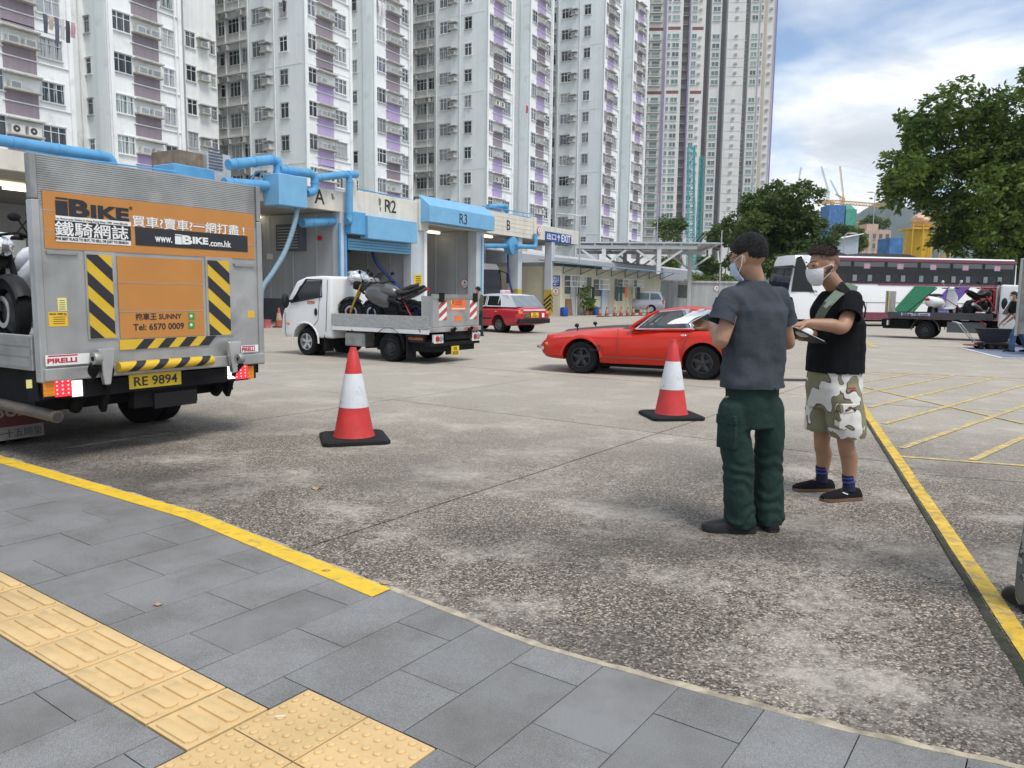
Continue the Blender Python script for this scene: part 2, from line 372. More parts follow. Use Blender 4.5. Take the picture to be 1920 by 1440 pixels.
# drain cover far, and a stain of dark grid
GRID = M('drain_iron', (.06, .06, .065), .6, metal=.5)
dg = MB(); g0 = G(1490, 713)
for k in range(7): dg.box((g0.x-.3+k*.1, g0.y-.15, .002), (g0.x-.24+k*.1, g0.y+.15, .012))
dg.box((g0.x-.34, g0.y-.19, .001), (g0.x+.4, g0.y-.15, .010)); dg.box((g0.x-.34, g0.y+.15, .001), (g0.x+.4, g0.y+.19, .010)); dg.obj('drain_grating', GRID, ground)
# ---- pavement of granite pavers
pave = MB().prism([tuple(ST(s, t)[:2]) for s, t in [(s, kerb_t(s)-.03) for s in [KERB[0][0]]+[k[0] for k in KERB[1:-1]]+[3.9]]+[(3.9, -2.5), (KERB[0][0], -2.5)]], -.5, -.012, 'XY').obj('pavement', M('paver_bedding', (.05, .047, .042), .95, var=.3, vs=20))
struct(pave); pave['label'] = 'grey granite pavement with tactile strip and yellow edge'
rows = [-1.39+.312*k for k in range(17, 0, -1)]  # to the right
srow = sorted(rows+[-1.39, -1.705, -2.02, -2.335, -2.645, -2.965, -3.32, -3.69, -4.08, -4.46, -4.84, -5.22, -5.6, -5.98, -6.36, -6.74, -7.12, -7.5, -7.9])
TS = [-2.186, -2.66, -3.0, -3.333, -3.72, -4.087, -4.46, -4.84, -5.22, -5.6, -5.98]
HZ = (-2.18, -1.55, 1.13, 1.778)
def poly_minus(s0, s1, t0, t1):
    """split a paver around the tactile strip and the warning tiles"""
    outp = [(s0, s1, t0, t1)]
    for (a, b, c, d) in [(TS[-1], TS[0], 1.285, 1.605), HZ]:
        nx = []
        for (x0, x1, y0, y1) in outp:
            if x1 <= a or x0 >= b or y1 <= c or y0 >= d: nx.append((x0, x1, y0, y1)); continue
            if x0 < a: nx.append((x0, a, y0, y1))
            if x1 > b: nx.append((b, x1, y0, y1))
            m0, m1 = max(x0, a), min(x1, b)
            if y0 < c: nx.append((m0, m1, y0, c))
            if y1 > d: nx.append((m0, m1, d, y1))
        outp = nx
    return outp
g_ = .0022
for r in range(len(srow)-1):
    s0, s1 = srow[r], srow[r+1]; par = round((s0+1.39)/.33) % 2
    idx = r; t = (2.09 if (len(srow)-r) % 2 == 0 else 2.40)-.62*6
    while t < 9:
        for (a, b, c, d) in poly_minus(s0, s1, t, t+.62):
            if d-c < .006 or b-a < .006 or c < -1.4: continue
            br = [a+g_]+[k[0] for k in KERB if a+g_ < k[0] < b-g_]+[b-g_]
            top = [(s, min(d-g_, kerb_t(s)-.012)) for s in br]
            if max(x[1] for x in top) < c+.03: continue
            st = [(a+g_, c+g_), (b-g_, c+g_)]+list(reversed([(s, max(tt_, c+g_+.004)) for s, tt_ in top]))
            zt = .004+random.uniform(-.0012, .0012)
            slab('granite_paver', [tuple(ST(*q)[:2]) for q in st], -.04, zt, GRAN, pave)
        t += .62
# yellow painted edge on the pavers and the pale mortar line past it
ye = MB(); ring = []
ss = [KERB[0][0]+.1+k*.12 for k in range(int((-2.62-KERB[0][0]-.1)/.12)+1)]+[-2.625]
for s in ss:
    t = kerb_t(s); ring.append([ST(s, t-.135, .0055), ST(s, t-.135, .0085), ST(s, t-.008, .0085), ST(s, t-.004, -.01)])
ye.loft(ring, False, False); ye.obj('yellow_edge', YEL, pave)
MORT = M('mortar', (.40, .35, .26), .9, var=.25, vs=12, bump=.5, bs=40, dirt=((.16, .14, .11), 8, .5, .7, .7))
mo = MB(); ring = []
for k in range(260):
    s = -2.65+k*.03; t = kerb_t(s); a = .014+.006*noise.noise((s*6, 0, 0)); b = .022+.026*abs(noise.noise((s*4.3, 3, 0)))+.012*noise.noise((s*17, 3, 0))
    ring.append([ST(s, t-a, -.02), ST(s, t-a, .0062), ST(s, t+b*.6, .007+.002*noise.noise((s*20, 0, 0))), ST(s, t+b, .0032)])
mo.loft(ring, False, False); mo.obj('mortar_joint', MORT, pave, smooth=50)
mo = MB(); ring = []
for k in range(200):
    s = -8.6+k*.03; t = kerb_t(s); b = .010+.05*max(0, noise.noise((s*3.1, 8, 0)))+.02*noise.noise((s*13, 3, 0))
    ring.append([ST(s, t-.003, -.02), ST(s, t-.003, .004), ST(s, t+max(b, .004), .0032)])
mo.loft(ring, False, False); mo.obj('mortar_joint', MORT, pave, smooth=50)
# tactile tiles
def tile_obj(s0, s1, t0, t1, kind):
    mb = MB(); g = .003; z = .006+random.uniform(-.001, .001)
    mb.prism([tuple(ST(*q)[:2]) for q in [(s0+g, t0+g), (s1-g, t0+g), (s1-g, t1-g), (s0+g, t1-g)]], -.04, z, 'XY')
    if kind == 'bar':
        for k in range(4):
            tc_ = t0+(t1-t0)*(k+.5)/4; hw = .021; e0, e1 = s0+.018, s1-.018
            def rr(h, zz_): return [ST(s, t, zz_) for s, t in [(e0+.012-h, tc_-hw*.6), (e0+.018, tc_-hw-h*.6), (e1-.018, tc_-hw-h*.6), (e1-.012+h, tc_-hw*.6), (e1-.012+h, tc_+hw*.6), (e1-.018, tc_+hw+h*.6), (e0+.018, tc_+hw+h*.6), (e0+.012-h, tc_+hw*.6)]]
            mb.loft([rr(.006, z-.001), rr(.005, z+.008), rr(0, z+.0095)], True, True)
    else:
        nn_ = 6
        for i in range(nn_):
            for j in range(nn_):
                s = s0+(s1-s0)*(i+.5)/nn_; t = t0+(t1-t0)*(j+.5)/nn_; c = ST(s, t)
                mb.lathe([(.0165, z-.001), (.0150, z+.005), (.0105, z+.0085), (.003, z+.009)], 9, (c.x, c.y, 0))
    return mb.obj('tactile_tile', TACT, pave, smooth=35)
crk = 0
for a, b in zip(TS, TS[1:]):
    if crk == 0: tile_obj(b, -2.435, 1.288, 1.602, 'bar'); tile_obj(-2.43, a, 1.288, 1.602, 'bar')
    else: tile_obj(b, a, 1.288, 1.602, 'bar')
    crk += 1
for sa, sb in ((HZ[0], -1.866), (-1.866, HZ[1])):
    for ta, tb in ((1.13, 1.452), (1.452, 1.775)): tile_obj(sa, sb, ta, tb, 'dome')
# litter on pavement and yard
LEAF = M('dry_leaf', (.42, .27, .13), .8, var=.3, vs=60)
lp = G(594, 917); lf = MB(); pts = []
for k in range(9):
    a = 2*math.pi*k/9; r = .035*(1+.35*math.sin(3*a)); pts.append((r*math.cos(a)*1.3, r*math.sin(a), .012+.014*math.cos(2*a)))
lf.add(pts+[(0, 0, .004)], [(k, (k+1) % 9, 9) for k in range(9)]); lf.add([(x, y, z-.0015) for x, y, z in pts]+[(0, 0, .0025)], [((k+1) % 9, k, 9) for k in range(9)])
tag(lf.obj('dry_leaf', LEAF, None, loc=(lp.x, lp.y, .004)), 'small curled dry brown leaf lying alone on the concrete', 'leaf')
CIG = M('cigarette_white', (.6, .58, .52), .8)
# small litter: cigarette ends and grit flecks on the tactile tiles and paving
def litter(px, py, label, kind):
    p = G(px, py, .009)
    if kind == 'butt': tag(MB().cyl((-.018, 0, .004), (.016, .006, .004), .004, n=7).obj('cigarette_end', CIG, None, loc=p), label, 'cigarette end')
    else:
        m = MB(); pts = [(.02*math.cos(a)*(1+.4*math.sin(a*2)), .011*math.sin(a*1.0), .002+.003*math.cos(3*a)) for a in [k*.7 for k in range(9)]]; m.loft([pts, [(x, y, z+.002) for x, y, z in pts]]); tag(m.obj('leaf_scrap', LEAF, None, loc=p), label, 'leaf')
litter(526, 1346, 'cigarette end lying on the upper dotted tactile tile', 'butt'); litter(612, 1070, 'dark scrap lying on the yellow pavement edge', 'scrap'); litter(296, 1134, 'thin dark leaf scrap on a paver right of the tactile strip', 'scrap'); litter(720, 1094, 'leaf scrap at the end of the yellow edge', 'scrap')
# ================================================================ apartment towers
BROT = R(-30); BU = Vector((.866, -.5, 0)); BV = Vector((.5, .866, 0))
def PIX(p):
    v = Vector(p)-Vector((0, 0, HC)); c = v.dot(CF)
    return (960+F*v.dot(CR)/c, 720-F*v.dot(CU)/c) if c > .1 else (-9999, 9999)
TW = M('tower_white_paint', (.82, .83, .825), .75, var=.06, vs=.35, streak=.07, dirt=((.42, .42, .39), .9, .57, .78, .6), bump=.1, bs=8)
TG = M('tower_grey_blue_paint', (.76, .80, .795), .75, var=.06, vs=.35, streak=.06, dirt=((.36, .37, .35), .7, .58, .8, .5), bump=.1, bs=8)
TS_ = M('tower_recess_paint', (.72, .73, .71), .8, var=.1, vs=.5, streak=.12)
LILAC = M('lilac_paint', (.47, .37, .60), .7, var=.06, vs=1.5, streak=.08); MOSA = M('mauve_mosaic', (.285, .24, .27), .7, var=.25, vs=30, streak=.12, orand=.1)
CONCL = M('ledge_concrete', (.50, .49, .45), .85, var=.15, vs=3, streak=.25)
FRAME = M('window_aluminium', (.62, .63, .63), .45, metal=.1, var=.05, orand=.30); FRAMED = M('window_bronze', (.10, .09, .08), .5, metal=.3)
PIPEW = M('pipe_white', (.72, .73, .72), .6, var=.08, vs=2)
def glass_var(name, stops, rough=.08):
    m = bpy.data.materials.new(name); m.use_nodes = True; t = m.node_tree; n = t.nodes; l = t.links.new; p = n['Principled BSDF']
    p.inputs['Roughness'].default_value = rough; oi = n.new('ShaderNodeObjectInfo'); tc = n.new('ShaderNodeTexCoord')
    r = n.new('ShaderNodeValToRGB'); e = r.color_ramp.elements; r.color_ramp.interpolation = 'CONSTANT'
    while len(e) < len(stops): e.new(.5)
    for i, (q, c) in enumerate(stops): e[i].position = q; e[i].color = (*c, 1)
    # curtains: vertical folds in part of each pane
    mp = n.new('ShaderNodeMapping'); mp.inputs['Scale'].default_value = (9, 1, .3); l(tc.outputs['Object'], mp.inputs[0])
    nz = n.new('ShaderNodeTexNoise'); nz.inputs['Scale'].default_value = 1.6; nz.inputs['Detail'].default_value = 2; l(mp.outputs[0], nz.inputs['Vector'])
    ad = n.new('ShaderNodeMath'); ad.operation = 'ADD'; l(oi.outputs['Random'], ad.inputs[0])
    mu = n.new('ShaderNodeMath'); mu.operation = 'MULTIPLY'; l(nz.outputs[0], mu.inputs[0]); mu.inputs[1].default_value = .42; l(mu.outputs[0], ad.inputs[1])
    fr = n.new('ShaderNodeMath'); fr.operation = 'FRACT'; l(ad.outputs[0], fr.inputs[0]); l(fr.outputs[0], r.inputs[0]); l(r.outputs[0], p.inputs['Base Color'])
    return m
PANE = glass_var('tower_pane', [(0, (.02, .024, .028)), (.22, (.06, .065, .07)), (.36, (.20, .21, .215)), (.50, (.035, .04, .045)), (.62, (.36, .38, .385)), (.76, (.10, .11, .14)), (.86, (.45, .46, .45)), (.95, (.12, .20, .18))])
def win_mesh(wd, ht, cols, transom, frame=.05, out=.05):
    f = MB(); hw = wd/2; yo = -out
    f.box((-hw, yo, 0), (-hw+frame, -.002, ht)); f.box((hw-frame, yo, 0), (hw, -.002, ht)); f.box((-hw+frame, yo, 0), (hw-frame, -.002, frame)); f.box((-hw+frame, yo, ht-frame), (hw-frame, -.002, ht))
    for k in range(1, cols):
        x = -hw+wd*k/cols; f.box((x-.025, yo+.006, frame), (x+.025, -.002, ht-frame))
    if transom:
        for k in range(cols):
            a = -hw+wd*k/cols+(.025 if k else frame); b = -hw+wd*(k+1)/cols-(.025 if k < cols-1 else frame); f.box((a, yo+.008, ht*.68), (b, -.002, ht*.68+.045))
    f.box((-hw-.05, -.14, -.07), (hw+.05, -.001, -.004))      # sill
    f.box((-hw-.04, -.10, ht+.004), (hw+.04, -.001, ht+.06))
    p = MB().box((-hw+.02, -.012, .02), (hw-.02, -.003, ht-.02))
    return f.mesh('window', FRAME), p.mesh('pane', PANE)
WIN = {1: win_mesh(.95, 1.25, 2, True), 2: win_mesh(1.5, 1.25, 3, True), 3: win_mesh(1.75, 1.3, 3, True), 4: win_mesh(.6, 1.1, 1, True)}
def place_win(par, kind, loc, rz):
    a = link('window', WIN[kind][0], par, loc, (0, 0, rz)); link('pane', WIN[kind][1], a)
ACW = M('aircon_casing', (.62, .61, .57), .6, var=.08, vs=6, orand=.12); ACD = M('aircon_grille', (.16, .20, .26), .5, var=.3, vs=20, orand=.3); ACK = M('aircon_fan', (.05, .05, .05), .6)
def ac_mesh():
    m = MB().box((-.33, -.42, 0), (.33, -.02, .42)); m.box((-.27, -.435, .05), (.27, -.421, .37), 1)
    for k in range(5): m.box((-.27, -.442, .07+k*.06), (.27, -.436, .085+k*.06), 0)
    return m.mesh('air_conditioner', [ACW, ACD])
def acs_mesh():
    m = MB().box((-.40, -.36, 0), (.40, -.05, .55)); m.lathe([(.21, -.375), (.21, -.361)], 16, (-.1, 0, .28), 'Y', 1); m.lathe([(.06, -.385), (.06, -.376)], 10, (-.1, 0, .28), 'Y', 0)
    return m.mesh('air_conditioner', [ACW, ACK])
AC1, AC2 = ac_mesh(), acs_mesh()
LEDGE = MB().box((-1.05, -.5, -.09), (1.05, -.002, 0)).mesh('ledge', CONCL); HOOD = MB().box((-1.1, -.55, .86), (1.1, -.002, .95)).mesh('hood', CONCL)
LEDGS = MB().box((-.5, -.5, -.08), (.5, -.002, 0)).mesh('ledge', CONCL); HOODS = MB().box((-.55, -.55, .62), (.55, -.002, .70)).mesh('hood', CONCL)
def ledge(t, big, loc, rz=0):
    link('ledge', LEDGE if big else LEDGS, t, loc, (0, 0, rz)); link('hood', HOOD if big else HOODS, t, loc, (0, 0, rz))
PAN = {k: MB().box((-1.0, -.03, -1.52), (1.0, -.002, -.1)).mesh('cladding_panel', m) for k, m in (('l', LILAC), ('m', MOSA))}
FH = 2.7; Z0 = 1.6; NF = 15; TOPZ = Z0+FH*NF
CONT = [(-16, .5), (-6.8, .5), (-6.8, 0), (0, 0), (0, 5.7), (-1.6, 5.7), (-1.6, 7.58), (.93, 7.58), (.93, 13.28), (-9, 13.28), (-9, 18.4), (-5.4, 18.4), (-5.4, 21.6), (-10, 21.6), (-10, 23.35), (-16, 23.35)]
TLAB = ['nearest white apartment block with mauve panels, cut by the left photo edge', 'white apartment block with lilac panels rising behind the bay marked A', 'white apartment block with lilac panels rising behind the bay marked B', 'farthest low white apartment block beside the tall beige tower']
rt = random.Random(11)
for k in range(4):
    A = Vector((-17.5, 66.3, 0))+Vector((14.4, 18.75, 0))*(k-1)
    t = thing('apartment_block', TLAB[k], 'apartment block', A, BROT, 'white apartment blocks in a row')
    mw = t.matrix_basis.copy(); T = Matrix.Translation(A) @ Matrix.Rotation(BROT, 4, 'Z')
    cont = CONT if k < 3 else CONT[:9]+[(-16, 13.28)]
    wm = MB(); n = len(cont)
    for i in range(n):
        a, b = cont[i], cont[(i+1) % n]; ed = (b[0]-a[0], b[1]-a[1])
        mi = 0 if abs(ed[1]) > abs(ed[0]) else 1
        if a[0] < -8 or b[0] < -8: mi = 2
        wm.add([(a[0], a[1], -1), (b[0], b[1], -1), (b[0], b[1], TOPZ), (a[0], a[1], TOPZ)], [(0, 1, 2, 3)], mi)
    wm.add([(p[0], p[1], TOPZ) for p in cont], [tuple(range(n))], 0)
    wm.obj('wall', [TW, TG, TS_], t, merge=True)
    # parapet, corner fins and drain pipes
    for (x, y0, y1) in ((.02, -.15, 5.85), (.95, 7.4, 13.4)):
        MB().box((x, y0, TOPZ-.6), (x+.12, y1, TOPZ+.9)).obj('parapet', TW, t)
    for (x, y) in ((.0, .12), (.0, 5.5), (.93, 7.75), (.93, 13.1)):
        MB().box((x+.002, y-.14, -1), (x+.16, y+.14, TOPZ)).obj('corner_fin', TW, t)
    for (x, y) in ((-3.4, -.10), (-6.5, -.1), (.18, -.1), (1.10, 7.5), (1.03, 12.7), (-9+.12, 18.2), (-8.6, 18.2), (-9.9, 21.4), (-7.0, 21.8), (-1.45, 6.2), (-1.45, 7.1)):
        if k == 3 and y > 14: continue
        MB().cyl((x, y, -1), (x, y, TOPZ), .06, n=6).obj('drain_pipe', PIPEW, t)
    if k > 0:
        for x_ in (-7.1, -8.1, -9.95, -11.3, -12.2): MB().cyl((x_, .36, -1), (x_, .36, TOPZ), .06, n=6).obj('drain_pipe', PIPEW, t)
    MB().box((-.2, -.13, 0), (.9, -.001, TOPZ)).xf(Matrix.Translation((0, 7.58, 0))).obj('corner_fin', TG, t)
    for j in range(NF):
        z = Z0+FH*j
        py = PIX(T @ Vector((0, 3, z+1)))[1]
        if py < -110 or py > 470: continue
        odd = rt.random()
        # band lines
        if j % 3 == (k % 3): MB().box((-6.8, -.03, z-.25), (-.2, -.002, z-.17)).obj('string_course', TG, t); MB().box((.002, .3, z-.25), (.03, 5.36, z-.17)).obj('string_course', TW, t)
        # R faces
        for (x, y0, ln, kinds, cs) in ((.0, 0.0, 5.7, (1, 2), (.145, .41, .745)), (.93, 7.58, 5.7, (2, 1), (.165, .49, .80))):
            yl_, yp, yr = (y0+ln*c for c in cs)
            place_win(t, kinds[0], (x, yl_, z+.95), math.pi/2); place_win(t, kinds[1], (x, yr, z+.85), math.pi/2)
            ledge(t, True, (x, yp, z+1.2), math.pi/2)
            c = 'l' if rt.random() < (.28, .28, .66, .6)[k] else 'm'
            link('cladding_panel', PAN[c], t, (x, yp, z+1.2), (0, 0, math.pi/2))
            r_ = rt.random()
            for dy in (-.5, .52):
                if rt.random() < .88: link('air_conditioner', AC2 if r_ < .16 else AC1, t, (x, yp+dy, z+1.2), (0, 0, math.pi/2))
            MB().cyl((x+.06, yp-1.15, z+.45), (x+.06, y0+ln-.15, z+.45), .045, n=6).obj('drain_pipe', PIPEW, t)
        # L face
        place_win(t, 2, (-5.35, 0, z+.9), 0); ledge(t, False, (-4.25, 0, z+1.15)); link('air_conditioner', AC1, t, (-4.25, 0, z+1.15)); place_win(t, 1, (-2.35, 0, z+.9), 0)
        # light well left of the L face
        if k > 0:
            for x_, kd in ((-7.5, 1), (-8.9, 2), (-10.5, 1), (-11.7, 4), (-12.6, 1)): place_win(t, kd, (x_, .5, z+.8), 0)
            for x_ in (-7.9, -9.8, -11.1):
                if rt.random() < .8: link('air_conditioner', AC2 if rt.random() < .3 else AC1, t, (x_, .5, z+2.1), (0, 0, 0))
            MB().box((-13.2, .1, z+2.62), (-6.85, .495, z+2.7)).obj('floor_band', TS_, t)
        # narrow L side with a window, and the recess
        place_win(t, 4, (-1.25, 7.58, z+.9), 0)
        if k < 3:
            place_win(t, 1, (-5.4, 18.95, z+.9), math.pi/2); ledge(t, False, (-5.4, 20.1, z+1.2), math.pi/2); link('air_conditioner', AC1, t, (-5.4, 20.1, z+1.2), (0, 0, math.pi/2))
            place_win(t, 4, (-5.4, 21.15, z+.9), math.pi/2)
            place_win(t, 2, (-10, 22.45, z+1.0), math.pi/2); place_win(t, 4, (-8.4, 23.9, z+.9), 0)
            place_win(t, 4, (-7.4, 23.9, z+.9), 0)
            if rt.random() < .7: link('air_conditioner', AC2 if rt.random() < .5 else AC1, t, (-10, 22.4, z+.35), (0, 0, math.pi/2))
# laundry hanging out of windows
def laundry(px, py, Y, cols, label, wd=.5):
    p = D(px, py, Y); o = thing('hanging_laundry', label, 'laundry', p, BROT)
    x = 0
    for c, h in cols:
        m = MB(); rings = []
        for i in range(5):
            f_ = i/4; rings.append([(0.05*math.sin(f_*3+x), x-wd*.4*(1-.15*f_), -h*f_), (.03+.08*math.sin(f_*5), x, -h*f_), (0.05*math.sin(f_*4), x+wd*.4*(1-.1*f_), -h*f_*(1+.06*math.sin(x*9)))])
        m.loft(rings, False, False); ms = m.v[:]; m.add([(a-.02, b, c_) for a, b, c_ in ms], [tuple(reversed(q)) for q in m.f])
        m.obj('garment', M('cloth_%d_%d_%d' % tuple(int(v*255) for v in c), c, .9, var=.15, vs=5), o, smooth=60); x += wd
    MB().cyl((0, -wd*.5, .01), (0, x, .01), .02, n=6).obj('rail', PIPEW, o)
laundry(84, 26, 48.6, [((.10, .10, .13), 1.1), ((.5, .42, .36), .8), ((.12, .12, .16), 1.5), ((.55, .55, .55), 1.2), ((.06, .06, .08), 1.3), ((.5, .3, .32), .9)], 'row of dark and pale washing under the top left window', .34)
laundry(712, 2, 72.6, [((.72, .70, .70), 1.3), ((.68, .64, .68), 1.3)], 'white washing hanging beside a mauve panel near the top')
laundry(532, 0, 67.0, [((.03, .03, .04), .9)], 'small dark garment hanging alone on the grey wall', .4)
laundry(988, 198, 88.0, [((.45, .03, .05), .8)], 'small red garment hanging at a narrow wing', .5)
# ---- tall beige tower far behind
DT = 262.0; tb = D(1310, 560, DT); ft = thing('residential_tower', 'tall beige residential tower with green windows, cropped at the top', 'tower', (tb.x, DT, 0), R(-4))
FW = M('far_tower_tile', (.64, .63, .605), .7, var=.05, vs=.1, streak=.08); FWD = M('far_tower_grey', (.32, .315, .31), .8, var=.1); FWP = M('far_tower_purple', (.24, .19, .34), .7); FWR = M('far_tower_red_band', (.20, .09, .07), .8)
PANEF = glass_var('far_pane', [(0, (.10, .17, .17)), (.3, (.16, .27, .26)), (.55, (.07, .10, .11)), (.75, (.24, .36, .34)), (.9, (.12, .15, .15))])
FRF = M('far_window_frame', (.60, .59, .56), .6)
sx_ = lambda px: (px-1310)/1442*DT
def fwall(name, p0, p1, y0, mat, z0=0, z1=118, dep=16): MB().box((sx_(p0), y0, z0), (sx_(p1), y0+dep, z1)).obj(name, mat, ft)
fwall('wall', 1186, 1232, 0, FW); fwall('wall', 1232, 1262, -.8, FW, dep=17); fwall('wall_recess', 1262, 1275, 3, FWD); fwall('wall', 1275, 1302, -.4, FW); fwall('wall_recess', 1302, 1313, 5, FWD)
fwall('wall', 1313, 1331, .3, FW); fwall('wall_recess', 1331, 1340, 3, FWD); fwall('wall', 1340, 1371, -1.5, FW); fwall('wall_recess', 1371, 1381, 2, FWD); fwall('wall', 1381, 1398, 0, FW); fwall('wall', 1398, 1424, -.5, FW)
for p0, p1 in ((1230, 1233), (1273, 1275.5), (1424, 1426.5)): MB().box((sx_(p0), -1.0, 12), (sx_(p1), -.82, 118)).obj('purple_strip', FWP, ft)
MB().box((sx_(1405), -.62, 10), (sx_(1410), -.51, 118)).obj('beige_strip', M('far_tower_beige', (.45, .39, .30), .7), ft)
fm = MB(); fm.box((-1, -.12, 0), (1, 0, .12)); fm.box((-1, -.12, 1.5), (1, 0, 1.62)); fm.box((-1, -.12, .12), (-.9, 0, 1.5)); fm.box((.9, -.12, .12), (1, 0, 1.5)); fm.box((-.06, -.11, .12), (.06, 0, 1.5)); fm.box((-1.1, -.35, -.12), (1.1, -.001, -.01))
FWIN = fm.mesh('window', FRF); FPAN = MB().box((-.9, -.05, .12), (.9, -.01, 1.5)).mesh('pane', PANEF)
bm_ = MB(); bm_.box((-1.6, -1.3, -.12), (1.6, -.001, .1)); bm_.box((-1.6, -1.3, .1), (-1.5, -.05, .95)); bm_.box((1.5, -1.3, .1), (1.6, -.05, .95))
bm_.box((-1.5, -1.3, .85), (1.5, -1.22, .95))
for k in range(9): bm_.box((-1.4+k*.34, -1.28, .1), (-1.33+k*.34, -1.24, .85))
FBAL = bm_.mesh('balcony', M('far_balcony', (.55, .53, .49), .7)); FDOOR = MB().box((-1.2, -.06, .12), (1.2, -.005, 2.2)).mesh('balcony_door', PANEF)
FAC = MB().box((-.5, -.5, 0), (.5, -.001, .6)).box((-.4, -.52, .1), (.4, -.501, .5), 1).mesh('air_conditioner', [FRF, FWD])
cnt = 0
for j in range(33):
    z = 12.5+j*2.86; py = PIX((tb.x, DT, z))[1]
    if py < -25 or py > 455: continue
    if abs(j-26) < .5 or j == 19: 
        for p0, p1, y in ((1189, 1228, -.03), (1236, 1258, -.83), (1279, 1299, -.43)): MB().box((sx_(p0), y, z+.4), (sx_(p1), y+.02, z+1.4)).obj('refuge_band', FWR, ft)
        continue
    for px in (1198, 1216): link('balcony', FBAL, ft, (sx_(px), 0, z)); link('balcony_door', FDOOR, ft, (sx_(px), 0, z))
    link('balcony', FBAL, ft, (sx_(1268), 3, z), scale=(.7, 1, 1))
    for px, y, s_ in ((1238, -.8, .45), (1250, -.8, 1.15), (1283, -.4, .75), (1322, .3, 1.2), (1389, 0, 1.0), (1377, 2, .4), (1401, -.5, .3)):
        a = link('window', FWIN, ft, (sx_(px), y, z+.5), scale=(s_, 1, 1)); link('pane', FPAN, a)
    for px, y in ((1293, -.4), (1356, -1.5), (1416, -.5)): link('air_conditioner', FAC, ft, (sx_(px), y, z+.7))
    MB().box((sx_(1341), -1.53, z-.3), (sx_(1370), -1.505, z-.2)).obj('string_course', FWD, ft)
MB().box((sx_(1186), -3, 8), (sx_(1262), 14, 12)).obj('podium', FW, ft); MB().box((sx_(1240), -3.1, 0), (sx_(1252), 8, 7.99)).obj('podium_column', FW, ft); MB().box((sx_(1186), 0, 0), (sx_(1238), 8, 7.5)).obj('podium_glazing', M('podium_green', (.06, .12, .11), .3), ft)
# ================================================================ testing station with its bays
P0 = Vector((2.55, 52.6, 0)); TM = Matrix.Translation(P0) @ Matrix.Rotation(BROT, 4, 'Z'); TMI = TM.inverted()
_co = TMI @ Vector((0, 0, HC)); 
def TL(px, py, x=0.0):               # photo pixel -> station frame, on the vertical plane x = const
    d = TMI.to_3x3() @ ray(px, py); k = (x-_co.x)/d.x; return _co+d*k
def TY(px, x=0.0, py=548): return TL(px, py, x).y
def TYp(px, py, y):                  # on the vertical plane y = const
    d = TMI.to_3x3() @ ray(px, py); k = (y-_co.y)/d.y; return _co+d*k
st = thing('testing_station', 'cream and blue vehicle testing station with bays A, R2, R3 and B', 'building', P0, BROT)
CREAM = M('cream_paint', (.66, .63, .55), .75, var=.07, vs=1.2, streak=.10, dirt=((.38, .35, .29), 2.2, .60, .78, .5), bump=.1, bs=12)
SKYB = M('sky_blue_paint', (.10, .33, .58), .5, var=.09, vs=2, streak=.06, dirt=((.20, .33, .46), 3, .6, .8, .4)); SKYBL = M('light_blue_paint', (.18, .41, .63), .5, var=.08, vs=2)
GREYW = M('grey_wall_paint', (.40, .42, .45), .75, var=.06, vs=1, streak=.12); GREYD = M('dark_dado_paint', (.10, .11, .14), .7, var=.1); GREYP = M('grey_pillar_paint', (.50, .53, .57), .7, var=.06, vs=1, streak=.1)
SOFF = M('soffit_concrete', (.40, .39, .37), .85, var=.12, vs=1); BLACK = M('black_paint', (.02, .02, .022), .6); REDP = M('red_paint', (.50, .03, .03), .5); WHITE = M('white_paint', (.78, .78, .77), .55, var=.04)
DARK = M('painted_void_shade', (.03, .03, .035), .8); LAMP = M('lit_tube', (.9, .85, .7), .4, emit=(1.0, .86, .55), es=3.0); ROLLB = M('shutter_blue', (.14, .36, .56), .45, var=.05)  # DARK carries the shade of openings in its colour
ROT_R = (math.pi/2, 0, math.pi/2); ROT_L = (math.pi/2, 0, 0)
zc = 5.0
y_l, y_a0, y_a1, y_r2, y_p, y_r3, y_b1, y_e = TY(-420), TY(484), TY(655), TY(668), TY(790), TY(800), TY(1000), TY(1079)
# roof slab and fascias
MB().box((-12, y_l, 5.0), (-.25, y_a0+.5, 5.30)).obj('roof_slab', SOFF, st); MB().box((-12, y_a0+.5, zc), (-.25, y_b1, zc+.3)).obj('roof_slab', SOFF, st)
MB().box((-.24, y_l, 4.85), (0, TY(440), 5.42)).obj('fascia', CREAM, st)
MB().box((-.24, y_a0, 4.97), (.0, y_a1-.02, TL(600, 352).z)).obj('fascia', CREAM, st, bevel=.02)
MB().box((-.24, y_a1+.02, 4.8), (.12, y_r2, TL(660, 345).z+.15)).obj('fascia_pier', CREAM, st, bevel=.02)
zr2 = TL(730, 368).z
MB().box((-.24, y_r2+.02, 4.97), (.0, y_p-.3, zr2)).obj('fascia', CREAM, st, bevel=.02)
MB().box((-.24, y_p-.28, 4.6), (.12, y_r3, zr2+.1)).obj('fascia_pier', CREAM, st, bevel=.02)
yr3e = TY(905); MB().box((-.24, y_r3+.02, 4.97), (-.02, yr3e, zr2-.1)).obj('fascia', CREAM, st)
# R3 sloped blue box
zt, zb = TL(810, 385, .7).z, TL(810, 416, .7).z; yb0, yb1 = TY(800, .5), TY(921, .5)
MB().loft([[(0.005, y, zb), (.7, y, zb), (.7, y, zt), (.005, y, zt+.55)] for y in (yb0, yb1)]).obj('blue_canopy_box', SKYBL, st, bevel=.02)
text('R3', BLACK, st, (.704, TY(868, .7), (zt+zb)/2-.02), ROT_R, h=.55, bold=.01)
